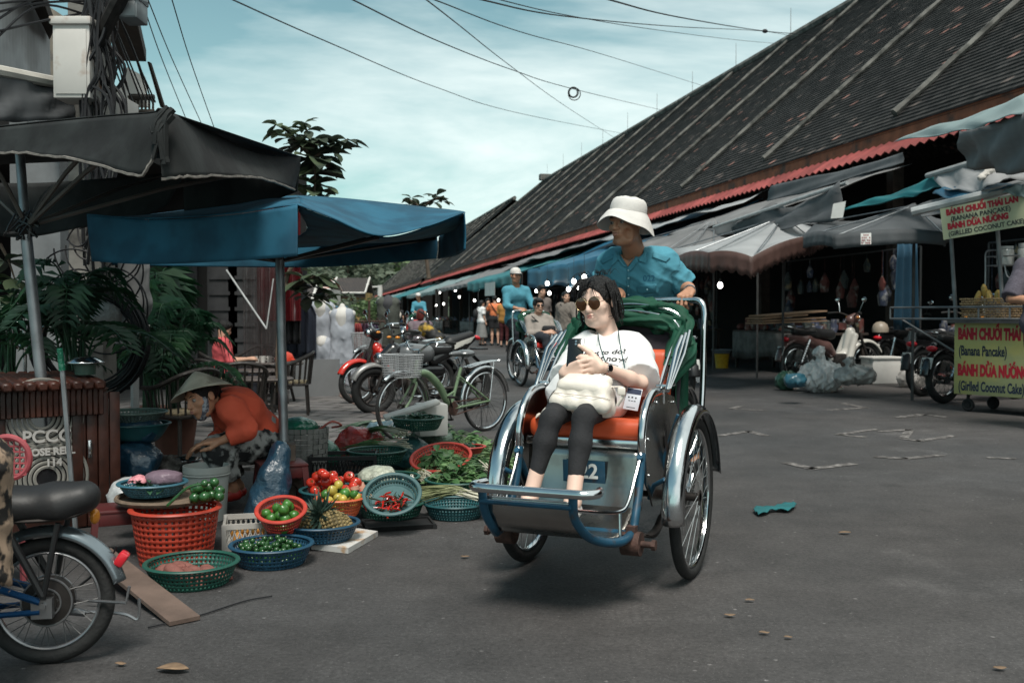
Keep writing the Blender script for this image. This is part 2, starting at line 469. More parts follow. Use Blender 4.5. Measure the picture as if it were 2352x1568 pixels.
def hand_sdf(S,w_,d,n,s=1.0,curl=0.5,side=1,spread=0.15,fist=None,thumb=0.5):
 """wrist point, direction of the fingers, palm normal; curl 0 flat .. 1 fist; side +1/-1 picks the thumb side"""
 d=V(d).normalized(); n=V(n); n=(n-d*n.dot(d)).normalized(); x=d.cross(n).normalized()*side
 w_=V(w_); K=[]
 for i,(ox,ln,kl) in enumerate(((.030,.088,.040),(.010,.093,.044),(-.011,.088,.041),(-.030,.079,.033))):
  k0=w_+(d*ln+x*ox-n*(.004 if i in (0,3) else 0))*s
  S.cap(w_+(x*ox*.55+d*.012)*s,k0,.0155*s,.0115*s,k=.012*s)
  ang=0; p=k0; r=.0092 if i<3 else .008
  c=curl if not isinstance(curl,(list,tuple)) else curl[i]
  for j,(seg,g) in enumerate(((kl,1.25),(kl*.62,1.6),(kl*.5,.9))):
   ang+=c*g
   dd=(d*cos(ang)+n*sin(ang)+x*ox*spread*4*(1-c)).normalized()
   p2=p+dd*seg*s
   S.cap(p,p2,(r-.0006*j)*s,(r-.0012*(j+1)*.6)*s,k=.002*s); p=p2
 t0=w_+(d*.018+x*.022+n*.006)*s; t1=w_+(d*.058+x*(.052-.02*thumb)+n*(.014+.02*thumb))*s
 t2=t1+(d*.030+x*(.012-.03*thumb)+n*.012*thumb)*s; t3=t2+(d*.024+x*(.004-.02*thumb)+n*.006)*s
 S.chain([t0,t1,t2,t3],[.016*s,.0125*s,.0105*s,.0085*s],k=.006*s)
def lerp(a,b,t):return V(a)*(1-t)+V(b)*t
def torso_sdf(S,J,s,inf=0.0,fem=False,k=.05,low=True,taper=0.0):
 xs=(J['sh1']-J['sh0']).normalized(); xh=(J['hip1']-J['hip0']).normalized()
 w=.88 if fem else 1.0
 for e in (-1,1):
  pl=J['pel']+xh*e*.055*s; wa=lerp(J['pel'],J['chest'],.42)+(xs+xh)*.5*e*.045*s*w; ch=J['chest']+xs*e*.075*s*w-(J['neck']-J['chest']).normalized()*.06*s
  up=J['chest']+xs*e*.09*s*w
  S.chain([pl,wa,ch],[.11*s+inf,(.088 if fem else .1)*s+inf,(.098 if fem else .104)*s+inf],k=k)
  S.cap(ch,up,(.096 if fem else .1)*s+inf,.068*s+inf,k=k)
 for a in ('sh0','sh1'):S.cap(J['chest'],J[a],.062*s+inf,(.05 if fem else .057)*s+inf,k=.03)
 if low:S.cap(J['hip0'],J['hip1'],.095*s+inf,k=.04)
def limb(S,pts,rs,inf=0.0,k=.02):S.chain(pts,[r+inf for r in rs],k=k)
def human(name,label,J,top=None,bot=None,s=1.0,skin=None,hair=None,h=.008,hh=None,fem=False,shoes=None,hat=None,
   hands=None,group=None,gaunt=0.0,jaw=1.0,face=True,cat='person',legs=True,headonly=False,seed=1,brow=None,lipm=None,sole=True):
 """J joint points in world space: head, neck, chest, pel, sh0/1, el0/1, wr0/1, hip0/1, kn0/1, an0/1, toe0/1; f = face direction, u = head up"""
 r_=random.Random(seed); base=J.get('base',(J['pel'].x,J['pel'].y,0))
 t=thing(name,label,cat,base,0,group)
 skin=skin or SKIN
 T,R=headframe(J['head'],J['f'],J.get('u',V((0,0,1))),s)
 S=SDF(); torso_sdf(S,J,s,-.006,fem,low=legs)
 for i in '01':
  limb(S,[J['sh'+i],lerp(J['sh'+i],J['el'+i],.4),J['el'+i]],[.046*s*(.88 if fem else 1),.043*s*(.86 if fem else 1),.033*s*(.88 if fem else 1)])
  limb(S,[J['el'+i],lerp(J['el'+i],J['wr'+i],.3),J['wr'+i]],[.035*s*(.88 if fem else 1),.036*s*(.86 if fem else 1),.023*s])
  if legs:
   lw=bot.get('lw',.78) if bot and bot.get('len',1.9)>1.4 and bot.get('kind') != 'skirt' else 1.0
   limb(S,[J['hip'+i],lerp(J['hip'+i],J['kn'+i],.4),J['kn'+i]],[.085*s*lw,.072*s*lw,.05*s*lw],k=.03)
   limb(S,[J['kn'+i],lerp(J['kn'+i],J['an'+i],.3),J['an'+i]],[.05*s*lw,.052*s*lw,.031*s])
   S.chain([J['an'+i],J['toe'+i]],[.032*s,.022*s],k=.02)
 head_sdf(S,T,R,s,J['neck'],jaw,gaunt,fem)
 bl,bh=S.bounds()
 hands=hands or {}
 parts=[]; boxes=[]
 for i in '01':
  hd=hands.get(i,dict(d=(J['wr'+i]-J['el'+i]).normalized(),n=V(J['f'])*.3+(J['pel']-J['wr'+i]).normalized(),curl=.35,side=1 if i=='1' else -1))
  if hd is None:continue
  hd=dict(hd); hh_=hd.pop('h',None)
  hand_sdf(S,J['wr'+i],s=s,**hd)
  if hh_ or hh:
   c=V(J['wr'+i])+V(hd['d']).normalized()*.09*s; b=.12*s
   boxes.append((np.array(c)-b,np.array(c)+b,hh_ or (hh*.8)))
 if hh:c=T(0,0,-.01); boxes.append((np.array(c)-.135*s,np.array(c)+.135*s,hh))
 vs,fs=S.mesh(h,*S.bounds())
 for lo,hi,g in boxes:
  lo2=np.floor(lo/g)*g
  c=vs[fs].mean(1); m=((c>lo2+h*1.2) & (c<hi-h*1.2)).all(1); fs=fs[~m]
 parts=[(vs,fs)]
 used=[]
 for lo,hi,g in boxes:
  v2,f2=S.mesh(g,lo,hi)
  for l0,h0 in used:
   c=v2[f2].mean(1); f2=f2[~((c>l0) & (c<h0)).all(1)]
  used.append((lo,hi)); parts.append((v2,f2))
 npmesh('body',parts,skin,t)
 if face:
  e=MB(); ir=MB()
  for q in (-1,1):
   e.ball(T(q*.031,.0775,.0045),.012*s,10,8); ir.ball(T(q*.0305,.0845,.004),.0064*s,8,6)
  e.build('eyes',EYE,t,world=True); ir.build('irises',DARK,t,world=True)
  b=MB()
  for q in (-1,1):b.tube([T(q*.014,.092,.0265),T(q*.032,.0925,.032),T(q*.05,.08,.027)],[.0022*s,.003*s,.0012*s],6)
  b.build('eyebrows',brow or HAIRM,t,world=True)
  if lipm:
   l=MB()
   l.tube([T(-.021,.0945,-.0535),T(-.008,.1068,-.0495),T(0,.1075,-.051),T(.008,.1068,-.0495),T(.021,.0945,-.0535)],[.0012*s,.0036*s,.003*s,.0036*s,.0012*s],8)
   l.tube([T(-.02,.0945,-.056),T(-.008,.1045,-.0605),T(0,.1058,-.0615),T(.008,.1045,-.0605),T(.02,.0945,-.056)],[.0012*s,.004*s,.0045*s,.004*s,.0012*s],8)
   l.build('lips',lipm,t,world=True)
 if hair:hair_part(t,T,R,s,hair,h if not hh else hh*1.3,seed)
 if top:
  C=SDF(); lo_=top.get('loose',.012)
  torso_sdf(C,J,s,lo_,fem,k=.06,low=top.get('low',True))
  slv=[]; sl=top.get('sleeve',.6); lf=top.get('sloose',lo_)
  for i in '01':
   if sl<=0:continue
   a,b,c=J['sh'+i],J['el'+i],J['wr'+i]
   r0=.05*s+lf*.8; r1=.04*s+lf*1.3
   if sl<=1:
    e=lerp(a,b,sl); K_=SDF(); K_.cap(a,e,r0,r1,k=.035); K_.cut(e,b-a); K_.disp=wr(top.get('wr',.012),top.get('wf',26),seed+7)
    slv.append(K_.mesh(top.get('h',h))); C.cap(a,lerp(a,e,.25),r0,r0,k=.035)
   else:
    e=lerp(b,c,sl-1); C.cap(a,b,r0,.037*s+lf,k=.035); C.cap(b,e,.038*s+lf,.028*s+lf,k=.02)
   if sl>1:C.cut(e,c-b,.08)
  if top.get('skirt'):       # long hem over the hips
   pass
  hem=top.get('hem')
  if hem is not None:C.cut(hem[0],hem[1],hem[2] if len(hem)>2 else None)
  nk=J['neck']+(T(0,0,0)-J['neck']).normalized()*top.get('nk',.0)
  nr=top.get('neckr',.062)*s; nd=(J['head']-J['neck']).normalized()
  C.cap(nk+V(J['f'])*.012,nk+V(J['f'])*.03+nd*.12,nr,nr*1.5,k=.01,op='s')
  C.disp=wr(top.get('wr',.012),top.get('wf',26),seed)
  o=npmesh(top.get('name','shirt'),[C.mesh(top.get('h',h))]+slv,top['m'],t)
 if bot:
  C=SDF(); lo_=bot.get('loose',.01)
  if bot.get('kind')=='skirt':
   z=bot['z']; w0=J['pel']+V((0,0,.1*s)); w1=V((J['pel'].x,J['pel'].y,z))
   for q in (-.05,.05):
    x=(J['hip1']-J['hip0']).normalized()*q*s
    C.cap(w0+x,w1+x*1.6,.095*s,bot.get('flare',.17)*s,k=.05)
   C.cut(w1+V((0,0,.005)),(0,0,-1))
  else:
   C.cap(J['hip0'],J['hip1'],.1*s+lo_,k=.04)
   xh=(J['hip1']-J['hip0']).normalized()
   for e in (-1,1):C.cap(J['pel']+xh*e*.05*s,lerp(J['pel'],J['chest'],.22)+xh*e*.045*s,.108*s+lo_,.1*s+lo_,k=.04)
   L=bot.get('len',1.9)
   for i in '01':
    a,b,c=J['hip'+i],J['kn'+i],J['an'+i]
    C.chain([a,lerp(a,b,.4),b] if L>1 else [a,lerp(a,b,L)],[.09*s+lo_,.078*s+lo_,.053*s+lo_] if L>1 else [.09*s+lo_,.075*s+lo_*1.5],k=.03)
    e=lerp(a,b,L) if L<=1 else lerp(b,c,L-1)
    if L>1:C.chain([b,lerp(b,e,.35),e],[.053*s+lo_,.054*s+lo_,.036*s+lo_*1.1],k=.02)
    C.cut(e,(b-a) if L<=1 else (c-b),.1*s+lo_)
  C.disp=wr(bot.get('wr',.008),30,seed+5)
  npmesh(bot.get('name','trousers'),[C.mesh(bot.get('h',h))],bot['m'],t)
 if shoes and legs:
  for i in '01':
   C=SDF(); a,b=J['an'+i],J['toe'+i]; d=(b-a); d.z=0; d.normalize(); dn=V((0,0,-.035*s))
   hl=a+dn-d*.02*s
   C.chain([hl,lerp(hl,b,.5),b+d*.01],[.034*s,.036*s,.028*s],k=.02); C.cut(V((0,0,min(hl.z,b.z)-.028*s)),(0,0,-1))
   npmesh('shoe',[C.mesh(min(h,.008))],shoes,t)
 return t
def hair_part(t,T,R,s,hair,h,seed):
 H=SDF(); q=lambda *a:tuple(i*s for i in a); st=hair.get('style','short'); m=hair['m']
 if st in ('short','crew'):
  k=.004 if st=='crew' else .014
  H.ell(T(0,-.017,.036+k*.3),q(.079+k,.095+k,.083+k),R,k=.01)
  H.ell(T(0,.075,-.02),q(.066,.06,.073),R,k=.012,op='s')
  H.ell(T(0,-.02,-.115),q(.14,.14,.06),R,k=.02,op='s')
  if st=='short':H.ell(T(.01,.055,.085),q(.06,.045,.03),R,k=.02)
 elif st=='bob':
  H.ell(T(0,-.018,.032),q(.086,.103,.093),R,k=.01); H.ell(T(0,-.06,-.05),q(.082,.05,.078),R,k=.04)
  H.ell(T(0,.112,-.02),q(.079,.09,.098),R,k=.012,op='s'); H.ell(T(0,.045,-.07),q(.12,.06,.07),R,k=.012,op='s')
 elif st=='long':
  H.ell(T(0,-.018,.034),q(.09,.102,.093),R,k=.01); H.cap(T(0,-.06,0),T(0,-.07,-.25),.075*s,.06*s,k=.05)
  H.ell(T(0,.085,-.03),q(.06,.08,.08),R,k=.015,op='s')
 elif st=='tail':
  H.ell(T(0,-.018,.034),q(.084,.1,.09),R,k=.01); H.ell(T(0,.08,-.02),q(.064,.065,.073),R,k=.012,op='s')
  H.ell(T(0,-.02,-.11),q(.14,.14,.055),R,k=.02,op='s'); H.cap(T(0,-.11,.02),T(0,-.13,-.1),.025*s,.015*s,k=.02)
 H.disp=wr(.007*s,170,seed,(1,1,.15))
 npmesh('hair',[H.mesh(h)],m,t)
SKIN=mat('skin',(.56,.33,.235),.5,var=.08,vscale=14,spec=.35,bump=.05,bscale=160)
SKIN_PALE=mat('pale_skin',(.76,.52,.42),.45,var=.05,vscale=14,spec=.35)
SKIN_TAN=mat('tanned_skin',(.41,.205,.125),.5,var=.14,vscale=18,spec=.35,bump=.15,bscale=120)
EYE=mat('eye_white',(.26,.23,.21),.2,var=0)
DARK=mat('near_black',(.012,.011,.011),.35,var=0)
HAIRM=mat('black_hair',(.006,.005,.005),.45,var=.3,vscale=60,bump=.8,bscale=170,spec=.35)
LIPM=mat('lip_pink',(.46,.19,.16),.35,var=0)
def pt(x,y,Y):return P(x,y,Y)
# ------------------------------------------------------------------ ground
def asphalt():
 m=bpy.data.materials.new('asphalt'); m.use_nodes=True; n=m.node_tree.nodes; l=m.node_tree.links; b=n['Principled BSDF']
 t=n.new('ShaderNodeTexCoord')
 def noise(sc,det=4,rough=.6,out=0):
  q=n.new('ShaderNodeTexNoise'); q.inputs['Scale'].default_value=sc; q.inputs['Detail'].default_value=det; q.inputs['Roughness'].default_value=rough
  l.new(t.outputs['Object'],q.inputs[0]); return q.outputs[out]
 def rng(src,a,b_,c,d):
  q=n.new('ShaderNodeMapRange'); q.inputs[1].default_value=a; q.inputs[2].default_value=b_; q.inputs[3].default_value=c; q.inputs[4].default_value=d; l.new(src,q.inputs[0]); return q.outputs[0]
 def mul(a,b_):
  q=n.new('ShaderNodeMath'); q.operation='MULTIPLY'
  for i,v_ in enumerate((a,b_)):
   if isinstance(v_,(int,float)):q.inputs[i].default_value=v_
   else:l.new(v_,q.inputs[i])
  return q.outputs[0]
 big=rng(noise(.35,5),.35,.65,.66,1.28); mid=rng(noise(3.2,8,.8),.3,.7,.68,1.3); fine=rng(noise(55,4,.9),.3,.7,.5,1.5)
 vo=n.new('ShaderNodeTexVoronoi'); vo.inputs['Scale'].default_value=75; l.new(t.outputs['Object'],vo.inputs[0])
 grit=rng(vo.outputs[0],0.04,.2,2.6,1.0)
 v2=n.new('ShaderNodeTexVoronoi'); v2.inputs['Scale'].default_value=9; l.new(t.outputs['Object'],v2.inputs[0])
 chip=rng(v2.outputs[0],.035,.08,3.0,1.0)
 dust=rng(noise(.8,6,.7),.58,.68,1.0,1.28); oil=rng(noise(1.15,3,.5),.64,.70,1.0,.6)
 f=mul(mul(mul(big,mid),mul(fine,grit)),mul(chip,mul(oil,dust)))
 mx=n.new('ShaderNodeMix'); mx.data_type='RGBA'; mx.blend_type='MULTIPLY'; mx.inputs[0].default_value=1
 c=n.new('ShaderNodeMix'); c.data_type='RGBA'; c.inputs[6].default_value=(.056,.0545,.0555,1); c.inputs[7].default_value=(.064,.058,.056,1)
 l.new(rng(noise(.22,3),.4,.6,0,1),c.inputs[0]); l.new(c.outputs[2],mx.inputs[6]); l.new(f,mx.inputs[7]); l.new(mx.outputs[2],b.inputs['Base Color'])
 b.inputs['Roughness'].default_value=.78; b.inputs['Specular IOR Level'].default_value=.3
 bp=n.new('ShaderNodeBump'); bp.inputs['Strength'].default_value=.5; bp.inputs['Distance'].default_value=.006; l.new(f,bp.inputs['Height']); l.new(bp.outputs[0],b.inputs['Normal'])
 return m
ASPH=asphalt()
g=MB(); g.add([(-1500,-60,0),(1500,-60,0),(1500,2500,0),(-1500,2500,0)],[(0,1,2,3)])
props(g.build('ground',ASPH,smooth=False),kind='structure')
# stone paving before the cafe
def brickmat(name,c1,c2,cm,sc,bw,rh,mortar=.02,rough=.8,rot=0.0,off=.5,bumpd=.004,dirt=.3):
 m=bpy.data.materials.new(name); m.use_nodes=True; n=m.node_tree.nodes; l=m.node_tree.links; b=n['Principled BSDF']
 t=n.new('ShaderNodeTexCoord'); mp_=n.new('ShaderNodeMapping'); mp_.inputs['Rotation'].default_value=rot if isinstance(rot,tuple) else (0,0,rot); l.new(t.outputs['Object'],mp_.inputs[0])
 k=n.new('ShaderNodeTexBrick'); l.new(mp_.outputs[0],k.inputs[0]); k.offset=off
 k.inputs['Color1'].default_value=(*c1,1); k.inputs['Color2'].default_value=(*c2,1); k.inputs['Mortar'].default_value=(*cm,1)
 k.inputs['Scale'].default_value=sc; k.inputs['Mortar Size'].default_value=mortar; k.inputs['Brick Width'].default_value=bw; k.inputs['Row Height'].default_value=rh
 nz1=n.new('ShaderNodeTexNoise'); nz1.inputs['Scale'].default_value=5; nz1.inputs['Detail'].default_value=7; l.new(t.outputs['Object'],nz1.inputs[0])
 mr=n.new('ShaderNodeMapRange'); mr.inputs[1].default_value=.3; mr.inputs[2].default_value=.7; mr.inputs[3].default_value=1-dirt; mr.inputs[4].default_value=1+dirt; l.new(nz1.outputs[0],mr.inputs[0])
 mx=n.new('ShaderNodeMix'); mx.data_type='RGBA'; mx.blend_type='MULTIPLY'; mx.inputs[0].default_value=1
 l.new(k.outputs[0],mx.inputs[6]); l.new(mr.outputs[0],mx.inputs[7]); l.new(mx.outputs[2],b.inputs['Base Color'])
 b.inputs['Roughness'].default_value=rough
 bp=n.new('ShaderNodeBump'); bp.invert=True; bp.inputs['Distance'].default_value=bumpd; l.new(k.outputs[1],bp.inputs['Height']); l.new(bp.outputs[0],b.inputs['Normal'])
 return m
PAVE=brickmat('paving_stone',(.13,.12,.115),(.085,.08,.08),(.03,.027,.025),1,.5,.3,rot=radians(17))
p=MB(); p.poly([(-9,6.3,.0),(-1.15,6.9,.0),(-.95,8.3,.0),(-1.1,9.5,.0),(-1.93,11.9,.0),(-3.2,16,.0),(-6.2,31,.0),(-14,31,.0)],.02,(0,0,1))
props(p.build('pavement',PAVE,smooth=False),kind='structure')
KERB=mat('kerb_stone',(.15,.10,.085),.8,var=.3,vscale=8,bump=.4)
kb=MB(); kpts=[(-1.15,6.9),(-.95,8.3),(-1.1,9.5),(-1.93,11.9),(-3.2,16),(-6.2,31)]
kb.poly([(x,y,.0) for x,y in kpts]+[(x+.16,y+.03,.0) for x,y in reversed(kpts)],.028,(0,0,1))
props(kb.build('kerb',KERB,smooth=False),kind='structure')
# faint chalky strokes of worn writing on the road
CHALK=mat('worn_paint',(.19,.175,.165),.9,var=.5,vscale=18,col2=(.07,.063,.06),c2amt=.52,c2scale=14)
ck=MB()
def stroke(pts,w):
 q=[G(x,y,.004) for x,y in pts]
 for a,b in zip(q,q[1:]):
  d=(b-a).normalized(); s_=V((-d.y,d.x,0))*w*.8; e=d*w*.3
  ck.add([a-s_-e,b-s_+e,b+s_+e,a+s_-e],[(0,1,2,3)])
for pts,w_ in (([(1808,1062),(1865,1075),(1958,1064)],.055),([(1824,902),(1866,897),(1912,903)],.07),([(2060,958),(2120,951)],.08),([(2125,952),(2172,957)],.07),
    ([(1905,941),(1990,936),(1936,926)],.06),([(1925,997),(2010,985)],.05),([(1928,997),(1985,1003)],.05),([(1700,932),(1680,938),(1760,942)],.05),
    ([(2020,990),(2090,986),(2075,1006),(2110,1012),(2190,1000)],.05),([(2010,1048),(2080,1052),(2160,1044)],.05),([(1650,1000),(1720,990),(1760,1000)],.05),([(2270,1050),(2330,1052)],.04)):
 stroke(pts,w_)
props(ck.build('road_marking',CHALK,smooth=False),kind='structure')
# ------------------------------------------------------------------ market hall (long tiled roof)
HO,HT=V((10.67,0,0)),math.atan2(.1976,.98)
HM=Matrix.Translation(HO)@Matrix.Rotation(HT,4,'Z')
def H(x,y,z):return HM@V((x,y,z))
EZ,RX,RZ=4.5,9.34,12.6
SL=math.atan2(RZ-EZ,RX)
def tilemat():
 m=bpy.data.materials.new('roof_tile'); m.use_nodes=True; n=m.node_tree.nodes; l=m.node_tree.links; b=n['Principled BSDF']
 t=n.new('ShaderNodeTexCoord'); se=n.new('ShaderNodeSeparateXYZ'); l.new(t.outputs['Object'],se.inputs[0])
 def mth(op,a,b_=None):
  q=n.new('ShaderNodeMath'); q.operation=op
  for i,v_ in enumerate((a,b_)):
   if v_ is None:continue
   if isinstance(v_,(int,float)):q.inputs[i].default_value=v_
   else:l.new(v_,q.inputs[i])
  return q.outputs[0]
 row=mth('FLOOR',mth('DIVIDE',se.outputs[2],.1048)); off=mth('MULTIPLY',mth('MODULO',row,2.0),.5)
 colm=mth('FLOOR',mth('ADD',mth('DIVIDE',se.outputs[1],.2),off))
 cb=n.new('ShaderNodeCombineXYZ'); l.new(colm,cb.inputs[0]); l.new(row,cb.inputs[1])
 wn=n.new('ShaderNodeTexWhiteNoise'); wn.noise_dimensions='2D'; l.new(cb.outputs[0],wn.inputs[0])
 ns=n.new('ShaderNodeTexNoise'); ns.inputs['Scale'].default_value=.35; ns.inputs['Detail'].default_value=5; l.new(t.outputs['Object'],ns.inputs[0])
 v_=mth('ADD',wn.outputs[0],mth('MULTIPLY',mth('SUBTRACT',ns.outputs[0],.5),.05))
 r=n.new('ShaderNodeValToRGB'); r.color_ramp.interpolation='CONSTANT'
 el=r.color_ramp.elements; el[0].position=0; el[0].color=(.016,.0155,.015,1); el[1].position=.3; el[1].color=(.022,.021,.020,1)
 for p_,c_ in ((.6,(.030,.028,.027,1)),(.84,(.040,.037,.035,1)),(.955,(.12,.095,.085,1)),(.985,(.27,.14,.115,1))):
  e=el.new(p_); e.color=c_
 l.new(v_,r.inputs[0])
 ms=n.new('ShaderNodeTexNoise'); ms.inputs['Scale'].default_value=2.2; ms.inputs['Detail'].default_value=8; ms.inputs['Roughness'].default_value=.75; l.new(t.outputs['Object'],ms.inputs[0])
 mr=n.new('ShaderNodeMapRange'); mr.inputs[1].default_value=.35; mr.inputs[2].default_value=.7; mr.inputs[3].default_value=.5; mr.inputs[4].default_value=1.5; l.new(ms.outputs[0],mr.inputs[0])
 mx=n.new('ShaderNodeMix'); mx.data_type='RGBA'; mx.blend_type='MULTIPLY'; mx.inputs[0].default_value=1; l.new(r.outputs[0],mx.inputs[6]); l.new(mr.outputs[0],mx.inputs[7])
 l.new(mx.outputs[2],b.inputs['Base Color']); b.inputs['Roughness'].default_value=.85; b.inputs['Specular IOR Level'].default_value=.2
 # scallops of single tiles
 fr=mth('FRACT',mth('ADD',mth('DIVIDE',se.outputs[1],.2),off)); bump=mth('ABSOLUTE',mth('SUBTRACT',fr,.5))
 bp=n.new('ShaderNodeBump'); bp.inputs['Distance'].default_value=.03; bp.invert=True; l.new(bump,bp.inputs['Height']); l.new(bp.outputs[0],b.inputs['Normal'])
 return m
TILE=tilemat()
MORTAR=mat('rib_mortar',(.115,.11,.10),.9,var=.5,vscale=3,bump=.6,bscale=12,col2=(.05,.05,.045),c2amt=.45,c2scale=2)
FASC=mat('orange_fascia',(.22,.075,.035),.75,var=.35,vscale=3,col2=(.06,.04,.03),c2amt=.4,c2scale=2.2)
REDC=mat('red_sheet',(.30,.065,.058),.6,var=.3,vscale=3,col2=(.20,.04,.035),c2amt=.5,c2scale=.8)
BLACKW=mat('shade_black_wall',(.008,.0075,.0075),.9,var=.3,vscale=2)  # near-black colour stands in for the shade inside hall and cafe
WOODD=mat('old_dark_wood',(.035,.025,.02),.8,var=.3,vscale=8)
def hall(y0,y1,label,hip=True,ribs=None):
 t=thing('market_hall',label,'market hall',HO,HT)
 r=MB(); n=int((RZ-EZ)/.1048)+1; ye=y1+RX
 def yend(x):return y1+(RX-x) if hip else y1
 for i in range(n):
  z0=EZ+i*.1048; z1=min(z0+.1048,RZ); x0=(z0-EZ)/(RZ-EZ)*RX; x1=(z1-EZ)/(RZ-EZ)*RX; lift=.018
  r.add([(x0-.02,y0,z0+lift),(x0-.02,yend(x0),z0+lift),(x1,yend(x1),z1),(x1,y0,z1)],[(0,1,2,3)])
  r.add([(x0-.02,y0,z0+lift),(x0-.02,yend(x0),z0+lift),(x0-.02,yend(x0),z0-.02),(x0-.02,y0,z0-.02)],[(3,2,1,0)])
 r.add([(0,ye if hip else y1,EZ),(RX,y1,RZ),(2*RX,ye if hip else y1,EZ),(RX,y0,RZ),(2*RX,y0,EZ)],[(0,2,1),(3,1,2,4)])
 r.add([(0,y0,EZ-.06),(0,ye,EZ-.06),(RX,y1,RZ-.06),(RX,y0,RZ-.06)],[(0,1,2,3)])
 r.build('roof',TILE,t,smooth=False)
 k=0
 for yr in ribs:
  b=MB(); pts=[]; rr=random.Random(int(yr*10))
  for i in range(30):
   f=.03+.97*i/29; pts.append((RX*f,yr+rr.uniform(-.02,.02),EZ+(RZ-EZ)*f+.11+rr.uniform(-.01,.01)))
  b.tube(pts,[.07+rr.uniform(-.015,.015) for _ in pts],6); b.build('roof_rib',MORTAR,t)
 b=MB(); b.tube([(RX,y0,RZ+.08),(RX,y1,RZ+.08)],.2,8)
 if hip:b.tube([(RX,y1,RZ+.08),(0,ye,EZ+.08)],.14,8); b.box((RX,y1,RZ+.35),(.9,.7,.5))
 b.build('ridge',MORTAR,t)
 b=MB(); b.box((.04,(y0+ye)/2,EZ-.14),(.06,ye-y0,.26)); b.build('fascia',FASC,t,smooth=False)
 b=MB(); ny=int((ye-y0)/.065)
 b.grid(lambda u,v_:(-.02-.42*v_,y0+(ye-y0)*u,EZ-.27-.28*v_+.03*sin(u*ny*pi/2)),ny,1)
 b.build('corrugated_sheet',REDC,t,solid=.012,smooth=False)
 b=MB(); b.box((2.6,(y0+ye)/2,2.2),(.2,ye-y0,4.4)); b.build('shade_back_wall',BLACKW,t,smooth=False)  # wall plane added inside the hall to keep its interior dark
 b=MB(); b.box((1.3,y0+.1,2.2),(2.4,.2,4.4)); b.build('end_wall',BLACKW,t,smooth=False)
 yy=y0+3
 while yy<ye-1:
  b=MB(); b.box((.25,yy,2.1),(.22,.22,4.2)); b.build('post',WOODD,t,smooth=False); yy+=5.5
 if hip:
  yy=8.1
  b=MB()
  while yy<y1 and y0<20:b.cyl((RX,yy,RZ+.2),(RX,yy,RZ+1.35),.016,.01,5); yy+=5.5
  if b.v:b.build('lightning_rod',mat('rod_grey',(.2,.2,.2),.6,var=0),t)
 return t
hall(-6,86,'long market hall with a dark mossy tiled roof and a red corrugated eave sheet',ribs=[2.6+5.5*i for i in range(15)])
hall(99,173,'second tiled market hall farther down the street, its hipped roof end above teal awnings',ribs=[103+5.5*i for i in range(13)])
# ------------------------------------------------------------------ tarps, awnings and umbrellas along the hall
GREY=mat('grey_canvas',(.185,.18,.18),.75,var=.2,vscale=2,bump=.3,bscale=8,backlit=.15)
GREYL=mat('light_canvas',(.33,.335,.34),.7,var=.15,vscale=2,bump=.3,bscale=6,backlit=.15)
GREYD=mat('dark_canvas',(.075,.08,.085),.75,var=.2,vscale=2,bump=.3,bscale=8,backlit=.1)
SAGE=mat('sage_tarp',(.22,.29,.29),.6,var=.12,vscale=2,bump=.2,bscale=5,backlit=.2)
TEAL=mat('teal_tarp',(.03,.19,.21),.5,var=.15,vscale=3,bump=.2,bscale=5,backlit=.25)
BLUET=mat('blue_tarp',(.025,.13,.22),.5,var=.15,vscale=3,bump=.2,bscale=5,backlit=.2)
BROWN=mat('brown_canvas',(.075,.04,.033),.6,var=.2,vscale=3,bump=.3,bscale=8)
PIPE=mat('galvanised_pipe',(.26,.27,.28),.45,.7,var=.25,vscale=9)
IRONP=mat('dull_pipe',(.06,.06,.06),.6,.2,var=.3)
PIPEP=mat('painted_pipe',(.36,.37,.37),.5,.1,var=.2,vscale=9)
def sheet(c,sag=.1,nu=14,nv=8,wrk=.02,seed=0,f=9):
 """c: four corners round; sag downwards in the middle"""
 c=[V(p_) for p_ in c]; rr=random.Random(seed); ph=[rr.uniform(0,6) for _ in range(4)]
 n=(c[1]-c[0]).cross(c[3]-c[0]).normalized()
 def fn(u,v_):
  p_=(c[0]*(1-u)+c[1]*u)*(1-v_)+(c[3]*(1-u)+c[2]*u)*v_
  e=4*u*(1-u)*.5+4*v_*(1-v_)*.5
  return p_-V((0,0,sag*e))+n*wrk*(sin(u*f+ph[0]+v_*3)*sin(v_*f*.7+ph[1])+.5*sin(u*f*2.3+ph[2]+v_*5))
 m=MB(); m.grid(fn,nu,nv); return m
def tarp(name,label,m,c,sag=.1,cat='awning',group=None,pole=None,polem=None,th=.006,**k):
 t=thing(name,label,cat,tuple(sum((V(q) for q in c),V((0,0,0)))/4),0,group)
 sheet(c,sag,**k).build('cloth',m,t,world=True,solid=th,angle=180)
 for q in (pole or []):
  b=MB(); b.tube(q[0],q[1],8); b.build('pole',polem or PIPEP,t,world=True)
 return t
Q=lambda *a:[P(*p_) for p_ in a]
tarp('tarp','pale grey green tarp stretched from the orange fascia at the upper edge of the stalls',SAGE,Q((2050,323,13),(2370,214,9.3),(2375,252,8.2),(2192,304,10.5)),.02)
tarp('tarp','dark grey cloth hanging down below the pale grey green tarp',GREY,Q((2192,304,10.4),(2375,250,8.3),(2375,395,8.4),(2228,385,10.3)),0.05,wrk=.05)
tarp('rolled_blind','long grey canvas strip slung under the red corrugated sheet',GREYD,Q((1768,426,17.5),(2078,352,12.6),(2072,372,12.4),(1762,463,17.3)),.05)
tarp('tarp','grey tarp hanging from a tilted pole with a paper tag at its corner',GREYD,Q((1680,510,17),(1942,421,13.5),(1918,500,13.3),(1690,545,16.5)),.08,pole=[(Q((1640,522,17.5),(1946,420,13.45)),.03)],wrk=.06)
